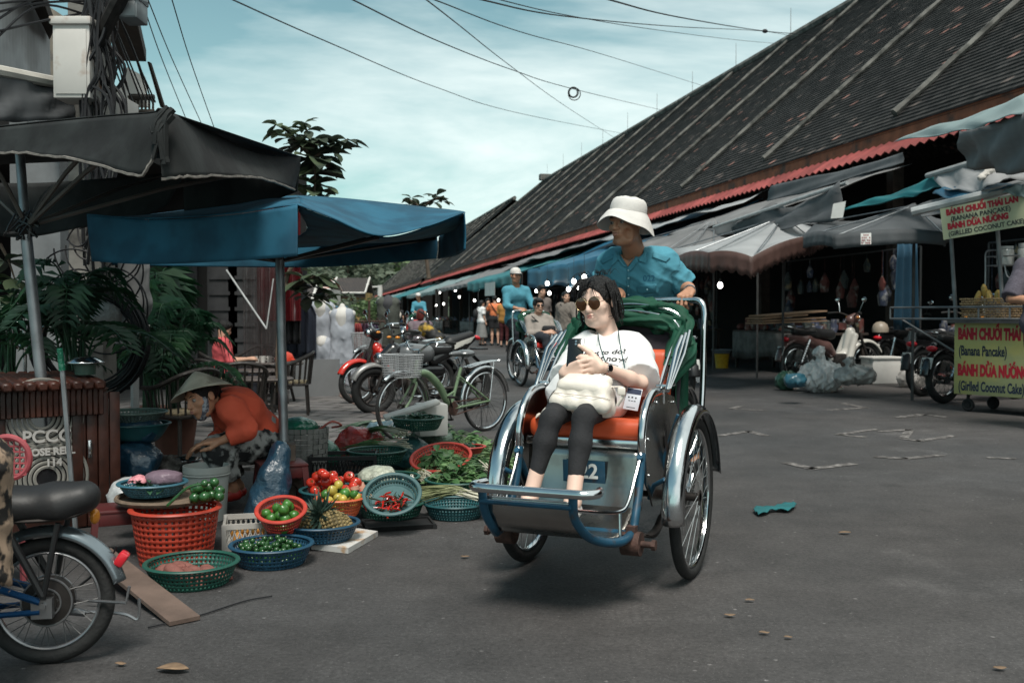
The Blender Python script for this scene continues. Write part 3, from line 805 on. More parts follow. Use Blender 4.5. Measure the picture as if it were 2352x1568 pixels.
tg=MB(); tg.add(Q((1914,468,13.25),(1943,462,13.2),(1936,500,13.2),(1908,502,13.25)),[(0,1,2,3)])
one(tg,'paper_tag',mat('tag_white',(.5,.5,.48),.7),'white paper tag pinned to the corner of a grey tarp','tag',solid=.004,smooth=False)
tarp('tarp','sagging grey canvas stretched between the stalls behind the pale umbrella',GREY,Q((1500,560,22),(1780,470,17),(1935,498,15),(1600,566,19)),.12,wrk=.05)
tarp('tarp','teal tarp strip reaching up to a beige awning roll',TEAL,Q((1925,484,13.5),(2143,408,12),(2180,424,11.6),(2062,456,12.3)),.02)
tarp('awning','beige awning on a pale pole with a white rag knotted round it',GREYL,Q((2136,402,12),(2375,330,10.4),(2375,405,9.6),(2180,440,11.2)),.05,pole=[(Q((2130,404,12),(2380,330,10.2)),.035)],wrk=.05)
tarp('tarp','deep blue tarp tucked under the beige awning',BLUET,Q((2140,440,11.6),(2216,418,11.3),(2375,418,10.2),(2185,458,10.8)),.02)
tarp('awning','low grey awning with a thick pipe above the yellow pancake sign',GREY,Q((2100,470,11.7),(2380,400,10.9),(2380,440,10.5),(2120,500,11.2)),.03,pole=[(Q((2095,487,11.0),(2385,418,10.3)),.05)])
tarp('tarp','light triangle of canvas folded over the pipe by the pancake sign',SAGE,Q((2300,440,10.3),(2380,410,10.2),(2380,455,10.1),(2344,452,10.15)),.0)
rg=SDF(); c0=P(2278,382,10.6)
for a,b in (((0,0,.1),(-.02,0,-.05)),((-.02,0,-.05),(-.12,0,-.12)),((0,0,0),(.09,0,-.1)),((.02,0,.05),(.04,0,-.13)),((-.05,0,.06),(.06,0,.06))):rg.cap(c0+V(a),c0+V(b),.035,.03,k=.03)
rg.disp=wr(.025,60,3)
RAG=mat('white_rag',(.55,.52,.48),.8)
rt=thing('rag','crumpled white rag knotted on the beige awning pole','rag',tuple(c0)); blob('cloth',rg,.012,RAG,rt)
# umbrellas of the stalls
def stall_umbrella(label,apex,rim,mt,mu,vd,pole,scallop=True,group=None,inner=None):
 t=thing('market_umbrella',label,'umbrella',(apex.x,apex.y,0),0,group); n=len(rim)
 c=MB()
 for i in range(n-1):
  a,b=rim[i],rim[i+1]
  c.grid(lambda u,v_:apex*(1-v_)+(a*(1-u)+b*u)*v_-V((0,0,.10))*4*v_*(1-v_)*1-V((0,0,-.05))*v_*4*u*(1-u),8,6)
 c.build('canopy',mt,t,world=True,solid=.006,weld=True,angle=30)
 vv=MB()
 for i in range(n-1):
  a,b=rim[i],rim[i+1]; L=(b-a).length; m=max(6,int(L/.05)); out=((a+b)/2-apex); out.z=0; out.normalize()
  def fn(u,v_):
   p_=a*(1-u)+b*u+V((0,0,.05))*4*u*(1-u); k=max(2,round(L/.22))
   d=vd*(.8+.2*abs(sin(u*pi*k*1.5))) if scallop else vd*(1+.1*sin(u*5))
   gather=(1-abs(2*u-1))
   return p_-V((0,0,d*v_))+out*(.014*sin(u*k*2*pi)*v_+.004+.04*v_*gather)
  vv.grid(fn,m,3)
 vv.build('valance',mu,t,world=True,solid=.005,angle=180)
 b=MB(); b.cyl(pole[0],pole[1],.02,seg=8); b.build('pole',IRONP,t,world=True)
 b=MB()
 for q in rim:b.tube([apex-V((0,0,.03)),q-V((0,0,.02))],.01,5)
 b.build('ribs',PIPE,t,world=True)
 return t
A=P(1800,493,15.5)
stall_umbrella('large pale grey market umbrella with a brown scalloped edge above the parked scooter',A,
 Q((1530,575,17.5),(1557,589,15.2),(1627,580,13.8),(1727,590,13.2),(1860,541,14.2),(1930,520,16)),GREYL,BROWN,.30,(V((A.x,A.y,0)),A))
A=P(2100,466,12.5)
stall_umbrella('dark grey market umbrella with a printed patch on its edge beside the pancake sign',A,
 Q((1900,505,14.5),(1846,541,13.2),(1915,540,12.0),(2168,533,11.4),(2200,500,12.6)),GREYD,GREYD,.17,(V((A.x,A.y,0)),A),scallop=False)
tg=MB(); tg.add(Q((1977,536,11.7),(2001,535,11.7),(2001,561,11.65),(1977,562,11.65)),[(0,1,2,3)])
tgo=one(tg,'sticker',mat('tag_white',(.5,.5,.48)),'small white printed patch on the edge of the dark grey umbrella','sticker',smooth=False,solid=.003)
tb=MB()
for j in range(4):
 for i in range(5):
  if (i*7+j*3) % 4:tb.add(Q((1979+i*4.3,538+j*6,11.64),(1982+i*4.3,538+j*6,11.64),(1982+i*4.3,542+j*6,11.64),(1979+i*4.3,542+j*6,11.64)),[(0,1,2,3)])
tb.build('print',mat('print_rose',(.3,.12,.12),.8,var=0),tgo,world=True,smooth=False)
A=P(1640,500,19.5)
stall_umbrella('brown market umbrella leaning behind the pale grey one',A,Q((1440,560,21),(1500,592,18.5),(1560,595,17.2),(1640,585,16.5),(1720,560,17)),GREY,BROWN,.3,(V((A.x,A.y,0)),A))
# canopies along the stalls
def canopy(label,m,y0,y1,x1=-3.4,z1=2.6,vd=.5,x0=-.2,z0=3.75,mv=None,seed=0,n=1,poles=True,sag=.1):
 t=thing('awning',label,'awning',tuple(H((x0+x1)/2,(y0+y1)/2,0)))
 sheet([H(x0,y0,z0),H(x0,y1,z0),H(x1,y1,z1),H(x1,y0,z1)],sag,nu=24,nv=8,wrk=.04,seed=seed,f=14).build('cloth',m,t,world=True,solid=.008,angle=180)
 if vd:
  b=MB(); L=y1-y0; rr=random.Random(seed)
  nn=max(3,round(L/1.6))
  b.grid(lambda u,v_:H(x1-.01+.06*v_*sin(u*nn*2*pi),y0+L*u,z1-.01-sag*2*u*(1-u)-v_*vd*(1+.12*sin(u*17))+.05*abs(sin(u*nn*pi))),60,4)
  b.build('valance',mv or m,t,world=True,solid=.006,angle=180)
 if poles:
  for y in (y0+.05,y1-.05):
   b=MB(); b.cyl(H(x1+.06,y,0),H(x1+.06,y,z1),.018,seg=6); b.build('pole',IRONP,t,world=True)
 return t
canopy('grey sloping awning over the stalls just past the bucket hat',GREY,17.8,23.4,x1=-3.1,z1=2.75,vd=.25,seed=1)
canopy('blue awning with a deep hanging edge over the lit stalls',BLUET,23.6,34,x1=-3.5,z1=2.55,vd=.62,seed=2,sag=.15)
canopy('teal awning with a white notice pinned on its edge',TEAL,34.2,45.5,x1=-3.7,z1=2.5,vd=.4,seed=3,sag=.15)
canopy('grey awning raised above the blue one close under the eave',GREYL,23.4,33,x0=-.1,x1=-1.9,z0=3.95,z1=3.35,vd=0,seed=4,poles=False)
canopy('slack grey canvas awning high above the teal one',GREY,33.5,47,x0=-.1,x1=-1.9,z0=3.95,z1=3.3,vd=0,seed=5,poles=False)
canopy('grey awning beyond the teal awning',GREY,46,60,x1=-3.2,z1=2.6,vd=.2,seed=6)
canopy('faded blue grey awning far down the row of stalls',SAGE,60.5,78,x1=-3.3,z1=2.55,vd=.25,seed=7)
canopy('teal sloping awning at the far end of the first hall',TEAL,78.5,104,x1=-3.7,z1=2.5,vd=.25,seed=8)
canopy('grey green awning under the second hall roof',SAGE,104.5,140,x1=-3.9,z1=2.4,vd=.3,seed=9)
canopy('farthest teal awning where the street narrows',TEAL,140.5,182,x1=-4.2,z1=2.3,vd=.3,seed=10)
nb=MB(); nb.add([H(-3.83,40.3,2.32),H(-3.83,38.2,2.3),H(-3.83,38.2,1.8),H(-3.83,40.3,1.82)],[(0,1,2,3)])
one(nb,'notice',mat('tag_white',(.5,.5,.48)),'white notice sheet hanging on the teal awning edge','notice',solid=.01,smooth=False)
# stalls in the shade
GOODS=[mat('goods_a',(.10,.03,.025),.7,var=.9,vscale=4,col2=(.2,.19,.17),c2amt=.42,c2scale=7),mat('goods_b',(.04,.05,.05),.6,var=.9,vscale=5,col2=(.2,.15,.08),c2amt=.4,c2scale=8),
   mat('goods_c',(.05,.06,.10),.7,var=.9,vscale=4,col2=(.25,.24,.24),c2amt=.45,c2scale=9)]
CLOTHG=mat('stall_cloth',(.09,.085,.08),.8,var=.4,vscale=6)
def market_stall(x,y,L,label,gi,seed,wid=.9,h=.75):
 rr=random.Random(seed); t=thing('market_table',label,'market table',tuple(H(x,y,0)),HT)
 b=MB(); b.box((0,0,h),(wid,L,.04)); b.build('table_top',WOODD,t,smooth=False)
 for sx in (-1,1):
  for sy in (-1,1):b=MB(); b.box((sx*wid*.45,sy*L*.47,(h-.02)/2),(.05,.05,h-.02)); b.build('leg',WOODD,t,smooth=False)
 b=MB(); b.grid(lambda u,v_:(-wid/2-.015+.015*sin(u*40),-L/2+L*u,h-.01-v_*.5*(1+.1*sin(u*9))),40,3); b.build('table_cloth',CLOTHG,t,solid=.01)
 for k in range(3):
  g_=MB()
  for i in range(int(L*14)):
   y_=rr.uniform(-L/2,L/2)*.95; x_=rr.uniform(-.42,.42)*wid; s_=rr.uniform(.05,.13); kind=rr.random()
   if kind<.4:g_.box((x_,y_,h+.02+s_*.5+.1*(x_/wid+.5)),(s_*1.3,s_*1.1,s_),rr.uniform(0,3))
   elif kind<.7:g_.cyl((x_,y_,h+.02),(x_,y_,h+.02+s_*1.9),s_*.45,s_*.4,8)
   else:g_.ball((x_,y_,h+.02+s_*.5),(s_*.8,s_*.8,s_*.6),8,5)
  o=g_.build('goods',GOODS[(gi+k) % 3],t); o['kind']='stuff'
 return t
market_stall(-2.3,52,4.5,'market table with grey cloth and piled goods under the far lit awning',0,1)
market_stall(-2.2,45,4,'market table heaped with small goods behind the group of standing tourists',1,2)
market_stall(-1.9,37.5,4.5,'long market table of dark wares behind the teal awning edge',2,3)
market_stall(-1.9,31,4.5,'market table of wares under the blue awning',0,4)
market_stall(-1.9,25,4.0,'market table of wares beside the grey awning poles',1,5)
market_stall(-1.5,19.5,3.6,'market table with folded cloths and trinkets behind the driver in the bucket hat',2,6)
market_stall(-.4,14.6,3.6,'market table stacked with dark wares behind the parked scooter',0,7)
market_stall(-2.6,62,6,'market table farthest under the awnings',2,8)
# hanging wares inside the shade
def hanging(x,y,L,label,seed,n=26):
 rr=random.Random(seed); t=thing('hanging_rail',label,'rail',tuple(H(x,y,0)),HT)
 b=MB(); b.cyl((0,-L/2,2.25),(0,L/2,2.25),.018,seg=6); b.cyl((0,-L/2,0),(0,-L/2,2.25),.02,seg=6); b.cyl((0,L/2,0),(0,L/2,2.25),.02,seg=6); b.build('frame',IRONP,t)
 for k in range(3):
  g_=MB()
  for i in range(n // 3):
   y_=rr.uniform(-L/2,L/2)*.95; s_=rr.uniform(.1,.22); x_=rr.uniform(-.1,.1); z=2.2-rr.uniform(.0,.9)
   g_.tube([(x_,y_,z),(x_,y_,z-s_),(x_,y_,z-2*s_)],[s_*.15,s_*.8,s_*.6],7,flat=(1,.5))
   g_.cyl((x_,y_,z),(x_,y_,2.25),.003,seg=3)
  o=g_.build('wares',GOODS[k],t); o['kind']='stuff'
 return t
hanging(-.2,20,5,'rail of hanging wares in the shade behind the grey awning',11)
hanging(-.1,30,7,'rail of hanging bags in the shade of the blue awning',12,40)
hanging(-.1,42,7,'rail of hanging wares in the shade of the teal awning',13,40)
hanging(.4,14.8,3.5,'rail of dark hanging wares behind the scooter and its cardboard',14,30)
# lit bulbs
BULB=mat('bulb_glow',(.9,.9,.85),.3,var=0,emit=(1.0,.97,.9),estr=9)
SOCK=mat('bulb_socket',(.05,.05,.05),.5,var=0)
blist=[(1218,655,33),(1257,651,29),(1306,664,27),(1262,673,33),(1318,646,25),(1342,636,23),(1654,655,19),(1145,689,46),(1046,667,58),(1055,682,56),(1002,701,66),(1019,698,60),(914,709,80),(1160,676,40),(1090,690,50),(1232,668,38),(950,700,72),(1100,664,45),(1010,672,66),(1330,660,27)]
b0=thing('light_bulb','lit light bulb hanging under the awnings of the market stalls','light bulb',(0,0,0),0,'lit bulbs under the market awnings')
b=MB(); b.ball((0,0,0),(.055,.055,.068),12,8); b.build('glass',BULB,b0)
b=MB(); b.cyl((0,0,.07),(0,0,.14),.025,seg=8); b.cyl((0,0,.14),(0,0,.6),.004,seg=4); b.build('socket',SOCK,b0)
for i,(x,y,Y) in enumerate(blist):
 o=b0 if i==0 else copytree(b0); o.location=P(x,y,Y); o.scale=(1,1,1)
 if i in (6,):o.scale=(.9,.9,.9)
# ------------------------------------------------------------------ far end of the street
def leafmat(name,c,c2,backlit=.25):return mat(name,c,.55,var=.35,vscale=1.3,col2=c2,c2amt=.5,c2scale=3,backlit=backlit,spec=.3)
HILLM=leafmat('hill_green',(.035,.055,.03),(.06,.075,.045),0)
hl=MB()
def hz_(u,v_):
 X=-150+330*u; Y=250+260*v_
 return (X,Y,34*math.exp(-((X-5)/62)**2)*(sin(min(v_*1.6,1)*pi/2))+12*math.exp(-((X+70)/40)**2)*v_+2*sin(X*.1)-.5)
hl.grid(hz_,40,20); props(hl.build('hill',HILLM),kind='structure')
LEAFD=leafmat('leaf_dark',(.045,.07,.045),(.065,.095,.055)); LEAFL=leafmat('leaf_light',(.12,.18,.075),(.09,.14,.06)); LEAFM=leafmat('leaf_mid',(.09,.12,.08),(.12,.14,.10))
BARK=mat('bark',(.10,.075,.055),.9,var=.4,vscale=6,bump=.6,bscale=30)
def tree(label,loc,hgt,rad,m,seed,leaf=.35,n=700,cat='tree',group=None,trunk=.3,squash=.8):
 rr=random.Random(seed); t=thing('tree',label,cat,loc,rr.uniform(0,6),group)
 b=MB(); top=hgt-rad*squash
 b.tube(smooth_path([(0,0,-.3),(rr.uniform(-.2,.2),0,top*.5),(rr.uniform(-.4,.4),0,top)],4),[trunk,trunk*.5],8); cl=[]
 for i in range(9):
  a=rr.uniform(0,2*pi); q=rad*rr.uniform(.25,.75); c=V((cos(a)*q,sin(a)*q,top+rr.uniform(-.35,.85)*rad*squash)); cl.append((c,rad*rr.uniform(.3,.55)))
  b.tube([(0,0,top*.7),c*.6+V((0,0,top*.3)),c],[trunk*.35,.04],6)
 b.build('trunk',BARK,t)
 c_=MB()
 for i in range(n):
  c,q=cl[rr.randrange(9)]; d=V((rr.gauss(0,1),rr.gauss(0,1),rr.gauss(0,.8))).normalized()*q*rr.uniform(.55,1.08); p_=c+d
  x,y=frame(d+V((rr.gauss(0,1),rr.gauss(0,1),rr.gauss(0,1)))*q*.5); s_=leaf*rr.uniform(.6,1.3)
  c_.add([p_-x*s_,p_+y*s_*.55,p_+x*s_,p_-y*s_*.55],[(0,1,2,3)])
 c_.build('crown',m,t,smooth=False); return t
rr=random.Random(5)
hm=[LEAFD,LEAFM,LEAFL]
HL=['dark round tree on the wooded hill at the end of the street','olive grey tree on the wooded hill at the end of the street','bright green tree on the wooded hill at the end of the street']
k=0
for i in range(46):
 x=rr.uniform(700,1010); Y=rr.uniform(190,300); X=(x-CX)/FPX*Y
 vh=max(0,(Y-250)/260); gz=max(-.5,34*math.exp(-((X-5)/62)**2)*sin(min(vh*1.6,1)*pi/2) if Y>250 else 0)
 mi=rr.choice([0,1,1,2]); tree(HL[mi],(X,Y,gz),rr.uniform(8,14)*(1.0 if mi<2 else 1.0),rr.uniform(4,6),hm[mi],i,leaf=.9,n=260,group=['dark trees on the hill','olive trees on the hill','bright trees on the hill'][mi],trunk=.25)
# palm on the skyline
def palm_far(loc,h,label,seed):
 rr_=random.Random(seed); t=thing('palm_tree',label,'palm tree',loc); b=MB(); b.tube([(0,0,0),(.3,0,h*.5),(.2,0,h)],[.25,.16],7); b.build('trunk',BARK,t)
 c=MB()
 for i in range(18):
  a=2*pi*i/18+rr_.uniform(-.1,.1); el=rr_.uniform(.1,1.1); L=rr_.uniform(2.6,3.4)
  pts=[V((.2+cos(a)*cos(el)*L*s_,sin(a)*cos(el)*L*s_,h+sin(el)*L*s_-1.5*s_*s_*L*.6)) for s_ in (0,.25,.5,.75,1)]
  for p_,q in zip(pts,pts[1:]):
   for sd in (-1,1):
    sv=V((-sin(a),cos(a),-.5)) if sd>0 else V((sin(a),-cos(a),-.5)); c.add([p_,q,q+sv*.45,p_+sv*.45],[(0,1,2,3)])
 c.build('crown',LEAFD,t,smooth=False)
palm_far(V((P(796,650,200).x,200,4)),8.5,'coconut palm standing on the wooded skyline',3)
palm_far(V((P(905,650,230).x,230,8)),9,'taller coconut palm among the trees of the hill',4)
YELW=mat('ochre_wall',(.42,.27,.10),.85,var=.25,vscale=.8); RTL=brickmat('old_roof_tile',(.045,.038,.036),(.065,.05,.045),(.015,.013,.012),1,.35,.4,mortar=.05,bumpd=.05)
RUST=mat('rusty_sheet',(.30,.13,.09),.7,var=.3,vscale=.7,col2=(.45,.36,.33),c2amt=.45,c2scale=.8)
WHITEP=mat('white_plaster',(.55,.53,.50),.8,var=.2,vscale=2)
def far_house(x0,x1,ytop,ybot,Y,label,mr,mw,seed):
 a,b_=P(x0,ybot,Y),P(x1,ybot,Y); L=b_.x-a.x; ze=a.z; zt=P(x0,ytop,Y).z; t=thing('house',label,'house',((a.x+b_.x)/2,Y,0))
 b=MB(); b.box((0,3,ze/2),(L*.96,6,ze)); b.build('wall',mw,t,smooth=False)
 b=MB(); b.add([(-L/2,-.8,ze-.1),(L/2,-.8,ze-.1),(L/2,3,zt),(-L/2,3,zt),(L/2,7,ze),(-L/2,7,ze)],[(0,1,2,3),(3,2,4,5)]); r=b.build('roof',mr,t,solid=.2,smooth=False)
 b=MB()
 for e in (-1,1):b.box((e*L/2,1.2,(ze+zt)/2+.15),(.35,.35,.1)); b.tube([(e*L/2,-.9,ze),(e*L/2,3,zt+.15)],.12,6)
 b.tube([(-L/2,-.85,ze-.05),(L/2,-.85,ze-.05)],.14,6); b.build('roof_edge',WHITEP,t)
 b=MB()
 for i in range(4):b.box((-L*.36+L*.24*i,-.03,ze*.62),(L*.13,.1,ze*.32))
 b.build('window',DARK,t,smooth=False)
 b=MB(); b.box((0,-.4,ze*.9),(L*.97,.7,ze*.12)); b.build('balcony',WOODD,t,smooth=False)
 return t
far_house(764,841,638,672,120,'small ochre house with a dark tiled roof at the end of the street',RTL,YELW,1)
far_house(722,762,640,664,112,'house with a rust red metal roof beside the small ochre house',RUST,WHITEP,2)
far_house(640,720,640,690,90,'shaded house standing behind the almond tree',RTL,WOODD,2)
for i,(x,Y,h_,r_) in enumerate(((790,105,2.3,1.6),(830,95,2.2,1.8),(775,85,2.0,1.5),(850,100,2.4,1.6),(815,110,3.0,1.9),(740,90,2.6,1.6),(860,125,3.5,2))):
 tree(['leafy bush before the small ochre house','wide green bush at the street end','low bush behind the hanging clothes','bush at the foot of the second hall','taller bush under the ochre house windows','bush below the rust red roof','green bush beyond the far awning'][i],(P(x,700,Y).x,Y,0),h_,r_,LEAFL if i % 2 else LEAFM,80+i,leaf=.22,n=420,cat='bush',trunk=.06)
# wooden pole with lamp at the street end
b=MB(); pp=P(873,700,130); pp.z=0; b.cyl((0,0,0),(0,0,5.0),.35,.3,8); up=thing('utility_pole','pale concrete pole before the wooded hill','pole',tuple(pp)); b.build('post',WHITEP,up)
b=MB(); b.box((-.8,0,4.8),(1.2,.3,.2)); b.build('bracket',WHITEP,up)
# ------------------------------------------------------------------ overhead wires
WIRE=mat('black_cable',(.012,.012,.014),.6,var=0)
def wire(pts,r=.012,label='',parent=None,group='wires crossing the sky',name='wire'):
 b=MB(); b.tube(smooth_path([P(*p_) for p_ in pts],8),r*.6,5)
 return one(b,name,WIRE,label,'wire',group)
wire([(500,-20,9),(535,0,10),(760,100,14),(1000,200,22),(1200,262,32),(1436,308,60)],.014,'wire sagging from the tall pole top down to the middle of the long ridge')
wire([(790,-10,9),(1000,92,13),(1180,162,18),(1330,208,24),(1532,256,50)],.013,'wire with a small coil hanging on it before the ridge')
wire([(960,-15,10),(1050,55,14),(1170,150,22),(1300,245,35),(1420,322,62)],.014,'steep wire crossing the other wires')
wire([(985,-5,10),(1200,75,15),(1400,130,25),(1632,203,46)],.012,'long wire ending on the ridge above the hat')
wire([(1070,-8,8),(1300,38,12),(1560,62,20),(1760,73,33),(1850,90,40)],.013,'upper wire of the pair that meets at a dark knot')
wire([(1370,-8,9),(1560,40,14),(1757,72,24),(1900,86,28),(2110,120,36)],.015,'wire running over the dark knot and across the tiles')
wire([(1100,-12,9),(1300,35,13),(1500,68,20),(1700,93,30),(1830,104,40)],.01,'thin lower wire above the ridge')
for i,(x0,x1,yb_) in enumerate(((322,432,285),(336,470,300),(392,505,330))):wire([(x0,-10,6.5),((x0+x1)/2-8,yb_*.45,8.5),(x1,yb_,11)],.007,['thin wire dropping beside the shop gutter','second thin wire slanting down behind the black umbrella','thin wire slanting down farthest from the shop wall'][i])
b=MB(); c=P(1321,208,23.5)
for i in range(3):b.torus(c+V((rnd.uniform(-.05,.05),0,rnd.uniform(-.05,.05)-.05)),.14-.02*i,.012,(rnd.uniform(-.3,.3),1,.2),20,5)
one(b,'wire_coil',WIRE,'small coil of spare cable hanging on a wire','cable coil')
b=MB(); b.ball(P(1757,72,23.9),(.07,.05,.05),8,6); one(b,'wire_joint',WIRE,'dark knot where two wires join','joint')
# ------------------------------------------------------------------ cyclo (passenger tricycle): local x = sideways, y = travel, z up
CHROME=mat('chrome',(.62,.63,.64),.16,1.0,var=.12,vscale=7,rvar=.1,bump=.06,bscale=18)
STEEL=mat('dented_steel',(.36,.35,.335),.25,1.0,var=.16,vscale=5,rvar=.14,bump=.35,bscale=6)
BLUEP=mat('blue_paint',(.012,.06,.105),.4,var=.25,vscale=12,col2=(.05,.035,.03),c2amt=.36,c2scale=22)
RUBBER=mat('tyre_rubber',(.016,.016,.016),.75,var=.25,vscale=20,bump=.3,bscale=90)
RUSTP=mat('rusty_iron',(.06,.03,.023),.75,var=.5,vscale=25,bump=.4,bscale=60)
IRON=mat('greasy_iron',(.035,.03,.028),.6,.5,var=.4,vscale=20)
ORANGE=mat('orange_vinyl',(.56,.085,.028),.45,var=.12,vscale=5,bump=.15,bscale=14)
GREENC=mat('green_canopy',(.004,.062,.033),.68,var=.15,vscale=5,bump=.2,bscale=20,backlit=.12)
GREEND=mat('dark_lining',(.02,.016,.022),.8,var=.2)
SPOKD=mat('dull_spoke',(.10,.10,.10),.5,.6,var=0); SPOKE=mat('spoke_steel',(.45,.45,.45),.35,.9,var=0)
BLACKP=mat('black_plastic',(.014,.014,.015),.42,var=.15,vscale=9)
WHITET=mat('white_lettering',(.75,.75,.72),.6,var=0)
def wheel(t,c,ax,R=.33,tr=.024,spokes=36,hubw=.06,rimc=CHROME,name='wheel',disc=None,rr=.010,tyrem=RUBBER,spk=.0016,alloy=0,world=False,spm=None):
 """wheel (part) > tyre, spokes, hub"""
 ax=V(ax).normalized(); c=V(c); x,y=frame(ax)
 b=MB(); b.torus(c,R-tr*2.15,rr,ax,56,8,flat=(.9,1.5)); w_=b.build(name,rimc,t,world=world)
 b=MB(); b.torus(c,R-tr,tr,ax,60,12,flat=(1,.95)); b.build('tyre',tyrem,w_,world=world)
 b=MB(); Ri=R-2.3*tr
 if alloy:
  for i in range(alloy):
   a=2*pi*i/alloy; d=x*cos(a)+y*sin(a); e=x*cos(a+.25)+y*sin(a+.25)
   b.tube([c+d*.05,c+d*Ri*.6,c+e*Ri],[.02,.014,.018],6)
  b.build('spokes',IRON,w_,world=world)
 elif spokes:
  for i in range(spokes):
   a=2*pi*i/spokes; s_=1 if i % 2 else -1; a2=a+(1 if (i // 2) % 2 else -1)*.9
   b.tube([c+ax*s_*hubw*.5+(x*cos(a2)+y*sin(a2))*.026,c+(x*cos(a)+y*sin(a))*Ri],spk,4,cap=False)
  b.build('spokes',spm or (SPOKE if 'cyclo' in t.name else SPOKD),w_,world=world)
 b=MB(); b.cyl(c-ax*hubw*.55,c+ax*hubw*.55,.018,seg=12)
 for s_ in (-1,1):b.cyl(c+ax*s_*hubw*.45,c+ax*s_*hubw*.55,.032,seg=14)
 if disc:b.cyl(c-ax*disc[1],c+ax*disc[1],disc[0],seg=32)
 b.build('hub',IRON,w_,world=world); return w_
def fender(b,c,ax,R,wid,a0,a1,seg=36,lip=.018,up=V((0,0,1)),fw=V((0,1,0))):
 """angles from the forward direction, rising over the top"""
 ax=V(ax).normalized()
 def fn(u,v_):
  a=a0+(a1-a0)*u; q=(v_-.5)*2
  r=R+.012*(1-q*q)*1.3-lip*(q**4)
  return V(c)+fw*cos(a)*r+up*sin(a)*r+ax*q*wid/2
 b.grid(fn,seg,10)
def make_cyclo(label,loc,rz):
 t=thing('cyclo',label,'cyclo',loc,rz)
 for s in (-1,1):
  wheel(t,(s*.36,0,.33),(1,0,0),spokes=36)
  b=MB(); fender(b,(s*.365,-.0,.33),(1,0,0),.362,.088,radians(-8),radians(172)); b.build('fender',CHROME,t,solid=.002)
  b=MB(); b.cyl((s*.22,0,.33),(s*.335,0,.33),.019,.019,12)
  for i in range(4):b.torus((s*(.25+.02*i),0,.33),.02,.006,(1,0,0),14,6)
  b.build('axle_sleeve',RUSTP,t)
  b=MB(); b.tube([(s*.33,.12,.35+.325),(s*.27,.10,.50),(s*.25,.08,.42)],.009,8); b.tube([(s*.33,.335,.45),(s*.28,.30,.42),(s*.25,.26,.36)],.009,8)
  b.tube(smooth_path([(s*.25,-.15,.30),(s*.25,.2,.36),(s*.25,.40,.54)]),.012,8); b.tube([(s*.33,-.26,.5),(s*.25,-.2,.4)],.009,8)
  b.build('fender_stay',BLUEP,t)
  # side panel
  prof=[(.37,.54),(.355,.64),(.30,.715),(.20,.752),(.06,.755),(-.08,.73),(-.15,.66),(-.16,.50),(-.10,.36),(.08,.31),(.26,.33),(.33,.42)]
  b=MB(); b.poly([(s*.258,y,z) for y,z in prof],.006,(s,0,0)); b.build('side_panel',STEEL,t,smooth=False)
  b=MB()
  tear=[(.075+.022*sin(a)*(1 if cos(a)<.2 else .55),.585+.055*cos(a)) for a in [2*pi*i/16 for i in range(16)]]
  b.poly([(s*.266,y,z) for y,z in tear],.002,(s,0,0)); b.build('side_opening',DARK,t,smooth=False)
  b=MB()
  for y,z in ((.33,.46),(.345,.60),(.22,.73),(-.05,.71),(-.12,.55)):b.ball((s*.267,y,z),.006,8,6)
  b.build('rivet',CHROME,t)['kind']='stuff'
  b=MB(); b.tube(smooth_path([(s*.25,.368,.54),(s*.25,.372,.62),(s*.25,.335,.70),(s*.25,.25,.757),(s*.25,.13,.772),(s*.25,0,.765)],8),.0165,12); b.build('arm_tube',CHROME,t)
  b=MB(); b.rbox((s*.255,.03,.785),(.055,.14,.014),.006); b.build('armrest',CHROME,t)
 # foot frame
 for s,xf in ((1,.205),(-1,-.135)):
  b=MB(); b.tube(smooth_path([(s*.25,.37,.55),(s*.25,.40,.44),(s*.252,.46,.33),(s*.25,.50,.275),(s*.235,.62,.262),((s*.2+xf)/2,.72,.29),(xf,.80,.37),(xf,.825,.455)],6),.0165,10)
  b.build('foot_frame',BLUEP,t)
  b=MB(); b.tube(smooth_path([(s*.25,.375,.555),(s*.245,.44,.47),(s*.24,.52,.385),(s*.225,.57,.362),(s*.19,.68,.375),(xf,.80,.40)],6),.007,8); b.tube([(s*.225,.57,.36),(s*.23,.58,.27)],.006,8)
  b.build('foot_rail',CHROME,t)
 b=MB(); b.tube([(.205,.832,.415),(-.135,.832,.415)],.013,8,flat=(1,.7)); b.tube([(.25,.5,.27),(-.25,.5,.27)],.012,8); b.build('cross_bar',BLUEP,t)
 b=MB(); b.tube(smooth_path([(.22,.76,.468),(.235,.82,.468),(.215,.858,.468),(.15,.868,.468),(-.13,.868,.468),(-.19,.862,.468),(-.222,.83,.468),(-.215,.775,.468)],6),.0165,12); b.build('bumper',CHROME,t)
 b=MB()
 prof=[(.29,.55),(.30,.44),(.33,.33),(.42,.285),(.55,.265),(.66,.275),(.74,.31),(.79,.37),(.805,.43)]
 def tub(u,v_):
  k=v_*(len(prof)-1); i=min(int(k),len(prof)-2); f=k-i
  y,z=prof[i][0]*(1-f)+prof[i+1][0]*f,prof[i][1]*(1-f)+prof[i+1][1]*f
  w1=.24 if y<.55 else .24-(y-.55)*.14; w0=-.24 if y<.55 else -.24+(y-.55)*.42
  return (w1+(w0-w1)*u,y,z)
 b.grid(tub,10,24); b.build('footwell',STEEL,t,solid=.003)
 b=MB(); b.rbox((0,.312,.457),(.175,.006,.088),.02,Matrix.Rotation(-.08,3,'X')); pl=b.build('number_plate',BLUEP,t)
 text('022','number',WHITET,pl,Matrix.Translation((0,.318,.457))@Matrix.Rotation(pi,4,'Z')@Matrix.Rotation(pi/2,4,'X'),.08,depth=.0015,bold=.002)
 # seat
 b=MB(); b.box((0,.06,.56),(.5,.46,.02)); b.build('seat_board',STEEL,t,smooth=False)
 b=MB(); b.rbox((0,.297,.57),(.5,.014,.034),.006); b.build('seat_rail',CHROME,t)
